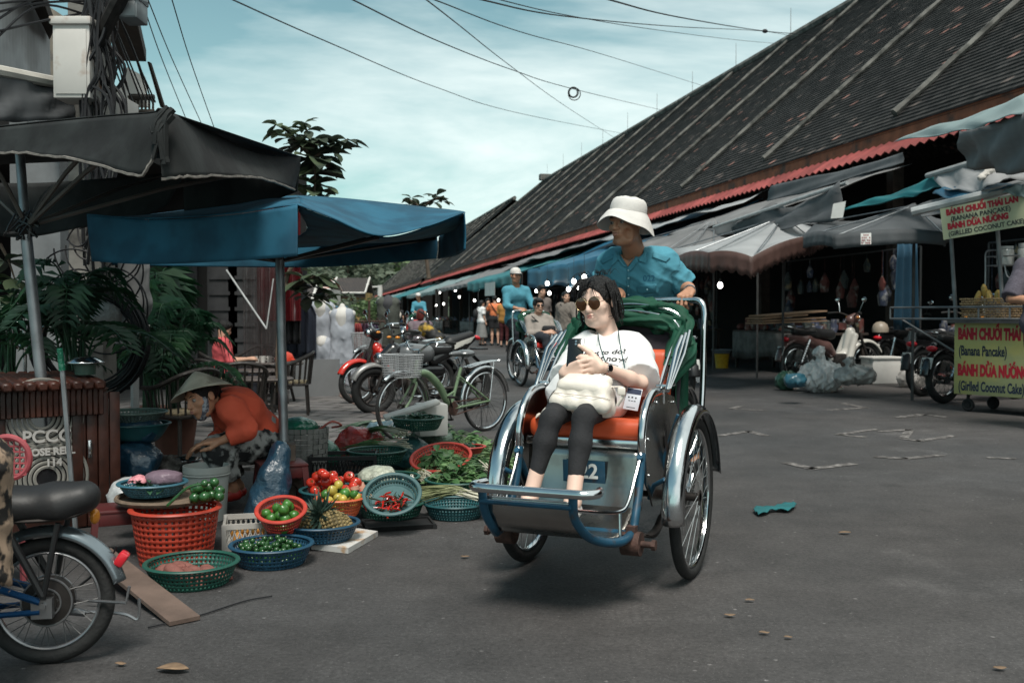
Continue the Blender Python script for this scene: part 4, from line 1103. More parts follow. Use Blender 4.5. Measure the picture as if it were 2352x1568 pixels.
 b=MB(); b.rbox((0,.08,.61),(.49,.44,.085),.035,Matrix.Rotation(.06,3,'X'),4); b.build('seat_cushion',ORANGE,t)
 b=MB(); b.rbox((0,-.175,.76),(.45,.085,.33),.04,Matrix.Rotation(.20,3,'X'),4); b.build('backrest',ORANGE,t)
 b=MB(); b.rbox((0,-.245,.74),(.5,.02,.5),.01,Matrix.Rotation(.2,3,'X')); b.build('back_panel',GREEND,t)
 # springs, axle, shackles
 b=MB(); b.cyl((-.34,0,.33),(.34,0,.33),.013,seg=8)
 for s in (-1,1):
  for k in range(3):b.tube(smooth_path([(s*.25,.48-.06*k,.255-.007*k),(s*.25,.2,.215-.007*k),(s*.25,-.05+.05*k,.27-.007*k)]),.011,6,flat=(1.6,.5))
  b.tube([(s*.25,0,.33),(s*.25,.05,.25)],.012,6)
 b.build('leaf_spring',IRON,t)
 for s in (-1,1):
  b=MB(); b.cyl((s*.215,.50,.235),(s*.285,.50,.235),.045,seg=16); b.cyl((s*.205,.50,.235),(s*.325,.50,.235),.012,seg=10); b.cyl((s*.325,.50,.235),(s*.34,.50,.235),.02,seg=6); b.box((s*.25,.50,.28),(.035,.04,.04))
  b.build('shackle',RUSTP,t)
 # rear frame, wheel, saddle, push bar
 wheel(t,(0,-1.35,.33),(1,0,0),spokes=36)
 b=MB(); fender(b,(0,-1.35,.33),(1,0,0),.36,.07,radians(20),radians(160)); b.build('fender',CHROME,t,solid=.002)
 b=MB(); b.tube(smooth_path([(0,-.1,.36),(0,-.5,.30),(0,-.85,.33),(0,-1.0,.36)]),.024,10); b.tube([(0,-.92,.33),(0,-1.06,.86)],.02,8)
 for s in (-1,1):
  b.tube([(s*.05,-1.35,.33),(s*.04,-.95,.35)],.013,8); b.tube([(s*.05,-1.35,.33),(s*.03,-1.04,.80)],.011,8); b.tube([(s*.22,-.12,.36),(s*.12,-.3,.34),(0,-.45,.31)],.014,8)
 b.build('rear_frame',BLUEP,t)
 b=MB(); b.ball((0,-1.09,.90),(.105,.14,.045),14,8); b.ball((0,-.97,.90),(.045,.11,.03),10,8); b.build('saddle',BLACKP,t)
 b=MB(); b.tube([(-.03,-.92,.33),(.03,-.92,.33)],.09,24); b.build('chainring',IRON,t)
 for s in (-1,1):
  b=MB(); b.tube([(s*.05,-.92,.33),(s*.09,-.92+s*.16,.33-s*.05)],.009,6); b.box((s*.14,-.92+s*.16,.33-s*.05),(.09,.06,.02)); b.build('pedal',IRON,t)
 b=MB(); pts=[(-.215,-.36,.34),(-.262,-.50,.50),(-.272,-.58,.66),(-.272,-.62,1.0),(-.27,-.635,1.09),(-.245,-.65,1.135),(-.18,-.66,1.142),(0,-.66,1.142)]
 pts=smooth_path(pts+[(-x,y,z) for x,y,z in reversed(pts[:-1])],6); b.tube(pts,.0145,12); b.build('push_bar',CHROME,t)
 # folded hood
 def hoop(y,z,r=.10,x=.245):
  return smooth_path([(x,.10,.775),(x,.10+(y-.10)*.5,.775+(z-.775)*.5),(x,y+.02,z-.07),(x-.03,y,z-.015),(x-r,y,z+.012),(0,y-.01,z+.03),(-x+r,y,z+.012),(-x+.03,y,z-.015),(-x,y+.02,z-.07),(-x,.10+(y-.10)*.5,.775+(z-.775)*.5),(-x,.10,.775)],8)
 hs=[hoop(-.27,1.06),hoop(-.33,1.09),hoop(-.40,1.09),hoop(-.47,1.06)]
 for i,hpt in enumerate(hs):
  b=MB(); b.tube(hpt,.0065,8); b.build('hood_hoop',CHROME,t)
 for s in (-1,1):
  b=MB()
  for k in range(3):b.tube([(s*.282,.12-.02*k,.775),(s*(.285+.004*k),-.02-.05*k,.93-.01*k),(s*.282,-.13-.07*k,.985+.01*k)],.0075,6,flat=(1,.45))
  b.tube([(s*.275,.14,.775),(s*.275,.14,.72)],.006,6); b.build('hood_strut',CHROME,t)
 rr=random.Random(3)
 def bundle(path,r0,r1,hang,ph,nfold):
  """gathered cloth round the hoops"""
  n=len(path); m=MB(); K=26; vs=[]
  for i,p_ in enumerate(path):
   u=i/(n-1); tdir=(path[min(i+1,n-1)]-path[max(i-1,0)]).normalized(); x,y=frame(tdir,V((0,.9,.4)))
   e=min(1,10*u,10*(1-u))
   for k in range(K):
    a=2*pi*k/K; fold=abs(sin(a*nfold/2+ph+1.4*sin(u*9+ph)+.8*sin(u*21)))
    r=(r0+(r1-r0)*(1-fold)**1.5+.008*sin(u*37+a*3))*(.45+.55*e)
    vs.append(p_+x*cos(a)*r+y*sin(a)*r-V((0,0,hang*(.5+.5*sin(u*13+ph))*max(0,-sin(a))*.5)))
  fs=[(i*K+k,i*K+(k+1) % K,(i+1)*K+(k+1) % K,(i+1)*K+k) for i in range(n-1) for k in range(K)]
  m.add(vs,fs); return m
 mid=[(a+b_)/2 for a,b_ in zip(hs[1],hs[2])]; q0=int(len(mid)*.08); pth=mid[q0:len(mid)-q0]
 fr_=hs[0][q0:len(mid)-q0]; bk=[V((p_.x*.98,p_.y-.02,p_.z-.03)) for p_ in hs[3][q0:len(mid)-q0]]
 o=bundle([p_+V((0,.005,-.012)) for p_ in pth],.030,.054,.035,1.0,7).build('hood_cloth',GREENC,t,angle=180)
 bundle([p_+V((0,0,-.03)) for p_ in fr_],.020,.042,.04,2.2,6).build('hood_fold',GREENC,o,angle=180)
 bundle([p_+V((0,0,-.06)) for p_ in bk],.025,.048,.06,.4,6).build('hood_fold',GREENC,o,angle=180)
 b=MB()      # front swag drooping between the hoops behind the passenger
 b.grid(lambda u,v_:(.262-.524*u,-.285-.03*v_+.02*sin(u*31+v_*4)*v_,1.06+.02*sin(pi*u)-v_*(.05+.10*abs(2*u-1)**2+.02*sin(u*19))),50,8)
 b.build('hood_lining',GREENC,o,solid=.003,angle=180)
 b=MB()
 for s in (-1,1):    # cloth hanging down at the back corners
  b.grid(lambda u,v_,s=s:(s*(.245-.04*u+.010*sin(v_*9)),-.24-.22*u+.03*v_+.025*sin(u*16+v_*5)*v_,1.02-.55*v_*(1-.2*u)),16,14)
 b.grid(lambda u,v_:(.24-.48*u,-.46+.06*v_+.018*sin(u*40+v_*3),1.05-.62*v_),40,10)
 b.build('hood_drape',GREENC,o,solid=.003,angle=180)
 b=MB(); b.grid(lambda u,v_:(.23-.46*u,-.30-.02*sin(u*3),1.02-.4*v_),10,4); b.build('inner_lining',GREEND,o)
 return t
CO,CR=V((.405,4.19,0)),radians(157)
cyclo=make_cyclo('chrome and blue cyclo with green hood carrying the woman in a white T-shirt',CO,CR)
CM=FR[cyclo.name]
def C(x,y,z):return CM@V((x,y,z))
# ------------------------------------------------------------------ people on the main cyclo
from mathutils.bvhtree import BVHTree
def bvh(o):
 Mx=FR[o.name]; me=o.data
 return BVHTree.FromPolygons([Mx@v_.co for v_ in me.vertices],[tuple(p_.vertices) for p_ in me.polygons])
def cast_on(o,tree,d,off=.002):
 """lay a mesh part onto a surface along direction d (world)"""
 Mx=FR[o.name]; Mi=Mx.inverted(); d=V(d).normalized(); lay=[v_.co.copy() for v_ in o.data.vertices]
 for v_ in o.data.vertices:
  w_=Mx@v_.co; h_=tree.ray_cast(w_-d*.25,d,.6)
  if h_[0] is not None:v_.co=Mi@(h_[0]-d*off)
 o.data.update()
def child(t,name):return next(x for x in COL.objects if x.parent==t and x.name.split('.')[0]==name)
def plane_at(c,right,up): # matrix of a text plane, world
 r=V(right).normalized(); u=V(up); u=(u-r*u.dot(r)).normalized(); n=r.cross(u)
 return Matrix(((r.x,u.x,n.x,c[0]),(r.y,u.y,n.y,c[1]),(r.z,u.z,n.z,c[2]),(0,0,0,1)))
TSHIRT=mat('white_cotton',(.74,.73,.72),.85,var=.03,vscale=8,bump=.08,bscale=60)
JEANS=mat('black_denim',(.016,.016,.018),.85,var=.25,vscale=12,bump=.25,bscale=120)
SHIRTB=mat('uniform_blue',(.07,.25,.325),.9,var=.1,vscale=9,bump=.12,bscale=50)
TROUD=mat('dark_trousers',(.02,.022,.03),.85,var=.2,vscale=10,bump=.2,bscale=80)
HATW=mat('white_hat_cotton',(.60,.57,.54),.85,var=.06,vscale=20,bump=.15,bscale=120)
GOLD=mat('gold_wire',(.7,.55,.33),.25,1.0,var=0); LENS=mat('brown_lens',(.055,.022,.008),.08,var=.3,vscale=30,spec=.8)
CREAM=mat('cream_leather',(.74,.67,.59),.42,var=.05,vscale=5,bump=.12,bscale=70)
SEAM=mat('seam_thread',(.36,.29,.24),.7,var=0)
cr=lambda x,y,z:C(x,y,z)
J=dict(head=C(.080,-.105,1.128),neck=C(.042,-.13,.99),chest=C(.033,-.12,.93),pel=C(.05,.13,.745),
   sh0=C(.143,-.10,.905),sh1=C(-.088,-.12,.905),el0=C(.150,.09,.79),wr0=C(.095,.285,.84),el1=C(-.165,.085,.795),wr1=C(-.06,.285,.868),
   hip0=C(.115,.11,.735),hip1=C(-.02,.11,.735),kn0=C(.082,.46,.672),kn1=C(-.048,.46,.68),an0=C(.130,.555,.39),an1=C(-.055,.60,.39),toe0=C(.128,.67,.325),toe1=C(-.06,.71,.345),
   f=V((-.53,-.84,-.13)),u=V((-.11,0,1)),base=C(.04,.1,.655))
LX,LY,LZ=(CM.to_3x3()@V((1,0,0))),(CM.to_3x3()@V((0,1,0))),V((0,0,1))
w1=human('person','woman in a white T-shirt and round sunglasses riding in the chrome cyclo, phone in hand',J,
 top=dict(m=TSHIRT,sleeve=.93,loose=.010,sloose=.034,wr=.018,wf=17,h=.0055,neckr=.062,nk=.0,low=True),bot=dict(m=JEANS,loose=-.008,lw=.66,len=1.86,wr=.004,h=.006),
 s=.92,skin=SKIN_PALE,h=.006,hh=.0026,fem=True,hair=dict(style='bob',m=HAIRM),brow=HAIRM,lipm=LIPM,shoes=HATW,
 hands={'1':dict(d=LX*.97+LZ*.1-LY*.05,n=-LY+LZ*.1,curl=[.42,.40,.40,.42],side=-1,thumb=-.1),'0':dict(d=-LX*.9+LZ*.22+LY*.22,n=-LY,curl=[.34,.42,.45,.45],side=1,thumb=.3)},seed=4)
T,R=headframe(J['head'],J['f'],J['u'],.92)
# fringe and loose strands
b=MB(); rr=random.Random(2)
for i in range(20):
 x0=rr.uniform(-.05,.055); a=T(x0*.8,.055+rr.uniform(-.02,.02),.118); e=x0*1.55+rr.uniform(-.012,.012)
 if -.012<e<.018 and rr.random()<.6:e+=.03
 dz=.052-.03*abs(e)/.06+rr.uniform(-.012,.012)
 b.tube(smooth_path([a,T(x0*1.1,.093,.098),T((x0+e)*.55,.104,.07),T(e,.098-abs(e)*.2,dz)],4),[.0036,.0034,.002,.0006],5)
for i in range(40):
 s_=rr.choice((-1,1)); y0=rr.uniform(-.06,.03)
 b.tube(smooth_path([T(s_*.07,y0,.09),T(s_*(.094+rr.uniform(-.004,.006)),y0+.005,.02),T(s_*(.094+rr.uniform(-.01,.012)),y0+rr.uniform(-.02,.03),-.06),T(s_*(.085+rr.uniform(-.02,.03)),y0+rr.uniform(-.03,.03),-.10+rr.uniform(-.03,.03))],4),[.0035,.0035,.003,.0008],5)
for i in range(26):
 x0=rr.uniform(-.06,.06); y0=rr.uniform(-.06,.05)
 b.tube(smooth_path([T(x0,y0,.122),T(x0*1.4,y0+rr.uniform(-.03,.03),.14+rr.uniform(0,.012)),T(x0*1.8+rr.uniform(-.02,.02),y0+rr.uniform(-.06,.06),.12)],4),[.0012,.0009,.0005],4)
b.build('hair_strands',HAIRM,w1,world=True)
b=MB(); g2=MB()
for s_ in (-1,1):
 c=T(s_*.034,.108-.004,.002); ax=(T(s_*.034,.2,.0)-T(s_*.028,.1,.0)).normalized()
 b.torus(c,.0275,.0013,ax,28,6); g2.lathe([(0,.003),(.014,.0024),(.0265,0)],c,ax,24)
 b.tube([T(s_*.062,.096,.006),T(s_*.077,.05,.01),T(s_*.082,.0,.008)],.0013,5)
b.tube(smooth_path([T(-.007,.107,.008),T(0,.111,.012),T(.007,.107,.008)],4),.0013,5)
b.build('glasses_frame',GOLD,w1,world=True); g2.build('sunglass_lens',LENS,w1,world=True)
b=MB()
for s_ in (-1,1):b.torus(T(s_*.088,-.004,-.05),.012,.001,(.3,1,0),16,5,a0=-2,a1=2); b.cyl(T(s_*.09,.0,-.06),T(s_*.088,.002,-.085),.001,seg=5)
b.build('earring',CHROME,w1,world=True)
sh=child(w1,'shirt'); tr=bvh(sh)
# printed words on the chest
RT=(-LX*.93-V((0,0,1))*.02).normalized()
INK=mat('print_ink',(.03,.03,.035),.8,var=0)
cen=C(-.005,.02,.893)
for k,(s_,dx,dz,rot,sz) in enumerate((('Want to do?',-.008,.016,.16,.0235),('..Right now!',.008,-.008,.0,.0265))):
 c=cen+RT*dx+V((0,0,dz)) ; M_=FR[w1.name].inverted()@plane_at(c,RT+V((0,0,rot)),V((0,0,1))-LY*.3)
 o=text(s_,'shirt_print',INK,w1,M_,sz*1.25,1.1,depth=0,bold=.0009); cast_on(o,tr,-LY+V((0,0,-.1)),.0025)
b=MB(); c=cen+RT*.012+V((0,0,-.045))
fr2=[c+RT*x+V((0,0,z)) for x,z in ((-.055,.012),(-.02,.017),(.02,.017),(.055,.008),(.04,-.03))]
for p_,q in zip(fr2,fr2[1:]):
 for i in range(6):
  a,e=lerp(p_,q,i/6),lerp(p_,q,(i+1)/6); b.add([a,e,e+V((0,0,.0022)),a+V((0,0,.0022))],[(0,1,2,3)])
o=b.build('shirt_print',INK,w1,world=True,smooth=False); cast_on(o,tr,-LY+V((0,0,-.1)),.0025)
# lanyard and badge
def on_surf(tree,p_,d,off=.004):
 h_=tree.ray_cast(V(p_)-V(d).normalized()*.25,V(d).normalized(),.6); return (h_[0]-V(d).normalized()*off) if h_[0] is not None else V(p_)
b=MB()
for pts in ([(1373,765),(1377,790),(1385,815),(1392,832)],[(1420,757),(1424,790),(1432,830),(1442,868),(1446,890)]):
 b.tube([on_surf(tr,P(x,y,4.1),(x-1176,2287,0),.004) for x,y in [(p_.x,p_.y) for p_ in smooth_path([V((x,y,0)) for x,y in pts],4)]],.0022,5)
b.build('lanyard',mat('green_cord',(.01,.06,.06),.7,var=0),w1,world=True)
bm_=plane_at(C(-.155,.165,.735),RT-V((0,0,.10)),V((0,0,1))-LY*.45)
bm2=FR[w1.name].inverted()@bm_
b=MB(bm2); b.rbox((0,0,0),(.062,.092,.002),.003); bd=b.build('badge',mat('badge_card',(.55,.57,.62),.3,var=.05),w1)
b=MB(bm2); b.box((0,.032,.0016),(.058,.022,.001)); b.build('badge_band',mat('navy_print',(.02,.03,.07),.5,var=0),bd,smooth=False)
b=MB(bm2)
for (x,y,w_,h_) in ((-.017,.006,.006,.006),(-.003,.007,.007,.006),(.012,.006,.006,.006),(-.012,-.008,.008,.003),(-.001,-.008,.006,.003),(.010,-.008,.008,.003),(0,-.036,.036,.002)):b.box((x,y,.0016),(w_,h_,.001))
b.build('badge_text',INK,bd,smooth=False)
# wrist watch
wp=lerp(J['wr1'],J['el1'],.10); wd=(J['wr1']-J['el1']).normalized()
b=MB(); b.torus(wp,.0255,.002,wd,28,6,flat=(1,1.6)); wt=b.build('watch_band',CHROME,w1,world=True)
b=MB(); n_=(LY*.9+V((0,0,.3))).normalized(); n_=(n_-wd*n_.dot(wd)).normalized(); b.cyl(wp+n_*.024,wp+n_*.032,.0135,seg=20); b.build('watch_face',CHROME,wt,world=True)
# phone
ph=plane_at(C(.050,.268,.945),-LX*.95+V((0,0,.02))-LY*.1,V((0,0,1))+LX*.22-LY*.42)
t=thing('phone','black smartphone held up by the woman in the white T-shirt','phone',tuple(ph.to_translation()))
Mi=FR[t.name].inverted()@ph
b=MB(Mi); b.rbox((0,-.025,0),(.066,.12,.008),.004); b.build('case',mat('phone_black',(.008,.008,.009),.15,var=0,coat=.5),t)
b=MB(Mi);
for y in (.022,.010):b.cyl((0,y,.004),(0,y,.0052),.0042,seg=14)
b.build('camera_lens',CHROME,t)
# handbag on her knees
bc=C(-.012,.34,.772); BM=Matrix.Translation(bc)@plane_at((0,0,0),-LX+V((0,0,-.06))+LY*.10,V((0,0,1))-LY*.35)
t=thing('handbag','cream leather handbag lying on the knees of the woman in the white T-shirt','handbag',tuple(bc)); Bi=FR[t.name].inverted()@BM
def bagpt(x,y,z):return Bi@V((x,y,z))
S=SDF()
for xx in (-.09,-.03,.03,.09):
 S.cap((xx,-.045,-.035),(xx,-.045,.02),.034,k=.02); S.cap((xx*.88,.012,-.03),(xx*.88,.012,.015),.034,k=.03)
S.cap((-.1,-.06,-.03),(.1,-.06,-.03),.022,k=.02); S.cap((-.1,-.06,.025),(.1,-.06,.025),.022,k=.02)
S.disp=wr(.006,22,9); v_,f_=S.mesh(.004)
v2=v_@np.array(Bi)[:3,:3].T+np.array(Bi)[:3,3]; body_=npmesh('bag_body',[(v2,f_)],CREAM,t,world=False)
S=SDF(); S.chain([(-.075,.045,-.01),(.075,.05,-.01)],[.026,.026],k=.02); S.chain([(-.08,.01,.022),(.07,.01,.022)],[.03,.03],k=.03); S.disp=wr(.005,24,3)
v_,f_=S.mesh(.004); v2=v_@np.array(Bi)[:3,:3].T+np.array(Bi)[:3,3]; npmesh('bag_flap',[(v2,f_)],CREAM,t,world=False)
bt=BVHTree.FromPolygons([tuple(x) for x in v2],[tuple(x) for x in f_])
b=MB()
for pts in ([(-.118,-.014,.06),(-.06,-.016,.065),(.06,-.016,.065),(.118,-.014,.06)],[(-.12,-.062,.05),(0,-.064,.055),(.12,-.062,.05)]):
 pass
b.tube(smooth_path([bagpt(-.125,-.028,.03),bagpt(-.10,-.028,.0535),bagpt(0,-.028,.057),bagpt(.10,-.028,.0535),bagpt(.125,-.028,.03)],5),.0012,5); b.build('seam',SEAM,t)
b=MB(); b.tube(smooth_path([bagpt(.10,.03,0),bagpt(.15,.035,-.01),bagpt(.16,.0,0),bagpt(.145,-.04,0)],5),.008,8,flat=(1,.4)); b.rbox(tuple(bagpt(.155,.015,.01)),(.03,.02,.03),.005); b.build('side_tab',CREAM,t)
b=MB(); b.tube(smooth_path([bagpt(-.12,-.05,-.02),*[FR[t.name].inverted()@p_ for p_ in (C(.155,.34,.70),C(.19,.29,.665),C(.205,.22,.67),C(.19,.18,.70))]],6),.006,6,flat=(1.6,.5)); b.tube(smooth_path([bagpt(-.12,-.06,-.02),*[FR[t.name].inverted()@p_ for p_ in (C(.165,.33,.685),C(.20,.30,.662),C(.222,.24,.668))]],6),.006,6,flat=(1.6,.5)); b.build('strap',CREAM,t)
# driver
D=dict(head=P(1438,514,4.86),neck=P(1455,575,4.98),chest=P(1462,606,5.02),pel=C(.09,-1.09,.985),sh0=P(1406,606,5.08),sh1=P(1522,603,4.98),el0=P(1380,668,5.14),wr0=C(.17,-.72,1.185),
   el1=P(1577,662,5.02),wr1=P(1585,668,4.80),hip0=C(.17,-1.08,.955),hip1=C(.0,-1.08,.955),kn0=C(.14,-.74,.80),kn1=C(-.08,-.72,.66),an0=C(.14,-.80,.44),an1=C(-.14,-1.05,.36),toe0=C(.14,-.68,.385),toe1=C(-.14,-.93,.30),
   f=V((-.66,-.75,-.03)),u=V((-.05,0,1)),base=C(.05,-1.05,0))
w2=human('person','elderly cyclo driver in a white bucket hat and blue uniform shirt holding the push bar',D,
 top=dict(m=SHIRTB,sleeve=.86,loose=.016,sloose=.026,wr=.02,wf=30,h=.006,neckr=.06),bot=dict(m=TROUD,loose=.008,len=1.9),s=.93,skin=SKIN_TAN,h=.007,hh=.003,gaunt=1,jaw=1.1,
 hands={'1':dict(d=LY*.9-LZ*.35+LX*.1,n=-LZ-LY*.1,curl=[.66,.68,.70,.72],side=-1,thumb=.9),'0':dict(d=LY*.9-LZ*.35,n=-LZ,curl=.68,side=1,thumb=.9)},hair=dict(style='crew',m=mat('grey_hair',(.12,.11,.11),.6,bump=.4,bscale=200)),brow=HAIRM,shoes=BLACKP,seed=8,lipm=mat('dull_lip',(.30,.13,.10),.5,var=0))
T,R=headframe(D['head'],D['f'],D['u'],.93)
HA=(T(0,-.01,1)-T(0,0,0)).normalized(); HT_,HR_=T,R
uh=V((.14,-.05,1)).normalized()
b=MB(); c0=T(0,-.012,.026)
prof=[(.150,-.052),(.148,-.050),(.135,-.018),(.108,.022),(.0895,.036),(.0895,.039),(.0885,.055),(.085,.072),(.078,.088),(.066,.098),(.045,.103),(0,.105)]
b.lathe(prof,c0,uh,48,wob=lambda r,h,g:(r*(1+.05*sin(g*2+1)*(r>.1)) ,h+(.044*max(0,-cos(g+.25))**1.5-.012*sin(g)**2+.006*sin(g*5))*max(0,(r-.09)/.06)+.003*sin(g*5)*(h>.1)))
hat=b.build('hat',HATW,w2,world=True,solid=.003,angle=180)
b=MB()
b.torus(c0+uh*.038,.0905,.0013,uh,48,4); b.torus(c0+uh*.088,.0785,.0012,uh,48,4); b.build('hat_seam',mat('seam_pale',(.42,.40,.38),.8,var=0),hat,world=True)
sh=child(w2,'shirt'); tr=bvh(sh); vd=V((.12,1,0)).normalized()
SHB2=mat('uniform_blue_pressed',(.055,.21,.275),.8,var=.1,vscale=9)
def patch(poly,name,m,parent,tree,off,Y=5.0,n=6,thick=.003):
 """polygon (reading pixels) laid on the surface, as a triangulated fan grid"""
 c=V((sum(p_[0] for p_ in poly)/len(poly),sum(p_[1] for p_ in poly)/len(poly),0)); b=MB(); vs=[]; m_=len(poly)
 dens=[]
 for i in range(m_):
  a,e=V((*poly[i],0)),V((*poly[(i+1) % m_],0)); dens+=[lerp(a,e,k/4) for k in range(4)]
 K=len(dens)
 for j in range(1,n+1):
  for q in dens:w_=lerp(c,q,j/n); vs.append(on_surf(tree,P(w_.x,w_.y,Y),P(w_.x,w_.y,Y)-V((0,0,CH)),off))
 vs.append(on_surf(tree,P(c.x,c.y,Y),P(c.x,c.y,Y)-V((0,0,CH)),off))
 fs=[(j*K+i,j*K+(i+1) % K,(j+1)*K+(i+1) % K,(j+1)*K+i) for j in range(n-1) for i in range(K)]+[(len(vs)-1,(i+1) % K,i) for i in range(K)]
 b.add(vs,fs); return b.build(name,m,parent,world=True,solid=thick,angle=180)
patch([(1462,660),(1464,672),(1475,674),(1505,672),(1508,652),(1470,656)],'pocket_flap',SHB2,sh,tr,.004)
patch([(1390,672),(1405,680),(1422,668),(1424,655),(1400,656)],'pocket_flap',SHB2,sh,tr,.004)
patch([(1500,578),(1540,592),(1530,602),(1498,590)],'epaulette',SHB2,sh,tr,.005,Y=4.98)
patch([(1378,598),(1408,583),(1410,592),(1384,606)],'epaulette',SHB2,sh,tr,.005,Y=5.05)
patch([(1417,580),(1420,596),(1403,613),(1412,575)],'collar',SHIRTB,sh,tr,.009)
patch([(1420,578),(1428,600),(1441,614),(1432,612),(1417,592)],'collar',SHIRTB,sh,tr,.007)
patch([(1466,576),(1468,600),(1485,605),(1484,580),(1475,564)],'collar',SHIRTB,sh,tr,.010)
patch([(1461,590),(1466,600),(1447,624),(1441,616)],'collar',SHIRTB,sh,tr,.007)
patch([(1440,616),(1446,614),(1447,700),(1440,700)],'placket',SHB2,sh,tr,.003)
patch([(1425,585),(1463,585),(1442,612)],'neck_opening',SKIN_TAN,sh,tr,.002)
o=text('022','shirt_number',mat('thread_navy',(.02,.12,.2),.8,var=0),sh,FR[sh.name].inverted()@plane_at(P(1490,641,5.0),(1,0,.02),(0,0,1)),.040,depth=0,bold=.0004); cast_on(o,tr,vd,.003)
b=MB()
for y in (622,640,658,677):b.ball(on_surf(tr,P(1443.5,y,5.0),vd,.006),.005,8,6)
b.ball(on_surf(tr,P(1486,666,5.0),vd,.008),.0045,8,6); b.build('buttons',mat('button',(.3,.5,.55),.3,var=0),sh,world=True)
b=MB(); b.torus(lerp(D['wr1'],D['el1'],.06),.027,.0035,D['wr1']-D['el1'],24,6); b.build('bracelet',CHROME,w2,world=True)
# ------------------------------------------------------------------ left side: shop building, cafe, pole, umbrellas
CORR=mat('corrugated_grey',(.36,.37,.38),.55,.2,var=.25,vscale=2,col2=(.25,.25,.25),c2amt=.45,c2scale=1.5)
def box_thing():pass
t=thing('cafe_building','dark shop building with a corrugated upper wall and an open cafe below','building',(-5.4,12,0))
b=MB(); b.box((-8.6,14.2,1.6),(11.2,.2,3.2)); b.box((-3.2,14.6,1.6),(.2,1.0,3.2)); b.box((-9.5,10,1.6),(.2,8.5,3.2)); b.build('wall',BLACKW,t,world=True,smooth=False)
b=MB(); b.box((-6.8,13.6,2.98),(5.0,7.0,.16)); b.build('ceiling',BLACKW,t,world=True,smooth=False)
b=MB()
A0,A1=P(-40,0,6.6),P(112,0,8.4)
b.grid(lambda u,v_:V((A0.x+(A1.x-A0.x)*u,A0.y+(A1.y-A0.y)*u-.025*sin(u*2*pi*22),2.55+2.2*v_)),264,1); b.build('corrugated_wall',CORR,t,world=True)
b=MB(); b.box((-9.6,13.2,4.6),(3.8,8.5,3.2)); b.build('upper_wall',mat('beige_plaster',(.36,.30,.24),.85,var=.25,vscale=1.2,col2=(.22,.20,.18),c2amt=.42),t,world=True,smooth=False)
b=MB(); q=[P(232,20,8.8),P(304,5,8.4),P(336,142,10.5),P(268,140,11)]; b.poly(q,.12,(0,0,1)); b.poly([P(64,-10,7.6),P(95,-10,7.4),P(124,70,8.0),P(114,92,8.3)],.1,(0,0,1)); b.build('roof_overhang',WOODD,t,world=True,smooth=False)
b=MB()
for i in range(9):b.cyl(P(283+i*8.6,222,9.6),P(283+i*8.6,258,9.6),.012,seg=5)
b.tube([P(280,222,9.6),P(354,224,9.6)],.03,6); b.tube([P(280,258,9.6),P(354,258,9.6)],.03,6); b.build('balcony_rail',WOODD,t,world=True)
b=MB(); b.poly([P(338,142,9.0),P(343,142,9.0),P(376,246,9.4),P(368,246,9.4)],.06,(0,1,0)); b.build('gutter',WOODD,t,world=True,smooth=False)
b=MB(); b.poly([P(250,245,9.5),P(292,155,9.5),P(330,175,9.7),P(338,245,9.7)],.05,(0,1,0)); b.build('gable',WHITEP,t,world=True,smooth=False)
b=MB()
for x in (376,420,512,560):     # shutters at the back of the cafe
 c=P(x,770,14.05); b.box((c.x,c.y,1.3),(.42,.04,1.9))
 for k in range(8):b.box((c.x,c.y-.03,.5+k*.22),(.36,.02,.05))
b.build('shutter',mat('shutter_grey',(.03,.03,.032),.7,var=.3),t,world=True,smooth=False)
b=MB(); c=P(102,660,8.6); b.box((c.x,8.6,1.6),(.42,.3,2.7)); b.build('pillar',mat('pillar_grey',(.16,.165,.17),.8,var=.2),t,world=True,smooth=False)
b=MB(); c=P(150,660,8.8); b.box((c.x,8.9,1.6),(.14,.1,2.7)); b.build('door_frame',mat('brown_wood',(.12,.07,.04),.7,var=.3),t,world=True,smooth=False)
# awning above the black umbrella
t=thing('awning','grey roll awning with a cream rail on the shop front','awning',tuple(P(90,230,7)))
sheet(Q((-30,165,6.3),(190,205,7.0),(182,275,6.9),(-30,280,6.2)),.0,wrk=.02).build('cloth',GREYD,t,world=True,solid=.006)
b=MB(); b.tube(Q((-30,158,6.3),(196,203,7.0)),.04,8); b.build('rail',mat('cream_rail',(.42,.40,.36),.6,var=.2),t,world=True)
# concrete pole with boxes and cables
t=thing('utility_pole','weathered concrete pole wrapped in cables beside the white rusty cabinet','pole',(P(212,600,7.0).x,7.0,0))
c=V((P(212,600,7.0).x,7.0,0))
b=MB(); b.box((c.x,c.y,2.6),(.24,.24,5.2),None,.8); b.build('post',mat('old_concrete',(.19,.18,.165),.9,var=.35,vscale=4,bump=.7,bscale=12,col2=(.07,.065,.06),c2amt=.42,c2scale=3),t,world=True,smooth=False)
b=MB(); b.tube(smooth_path([P(212,-20,6.8),P(228,80,6.8),P(236,200,6.8),P(222,300,6.8)],6),.028,8); b.build('cable_conduit',WHITEP,t,world=True)
rr=random.Random(4)
b=MB()
for i in range(44):
 x0=rr.uniform(195,250); Y=rr.uniform(6.5,6.85); pts=[(x0+rr.uniform(-25,25)*k,-20+95*k*1.0+rr.uniform(-12,12)) for k in range(4)]
 pts=[(max(188,min(290,x+rr.uniform(-18,18))),y) for x,y in pts]+[(rr.uniform(190,245),330+rr.uniform(0,300))]
 b.tube(smooth_path([P(x,y,Y) for x,y in pts],6),rr.choice((.005,.008,.011)),5)
for i in range(16):
 x,y,r=rr.uniform(170,270),rr.uniform(520,720),rr.uniform(.1,.3); b.torus(P(x,y,6.6),r,.006,(rr.uniform(-.4,.4),1,rr.uniform(-.3,.3)),28,5,a0=rr.uniform(0,3),a1=rr.uniform(4,7))
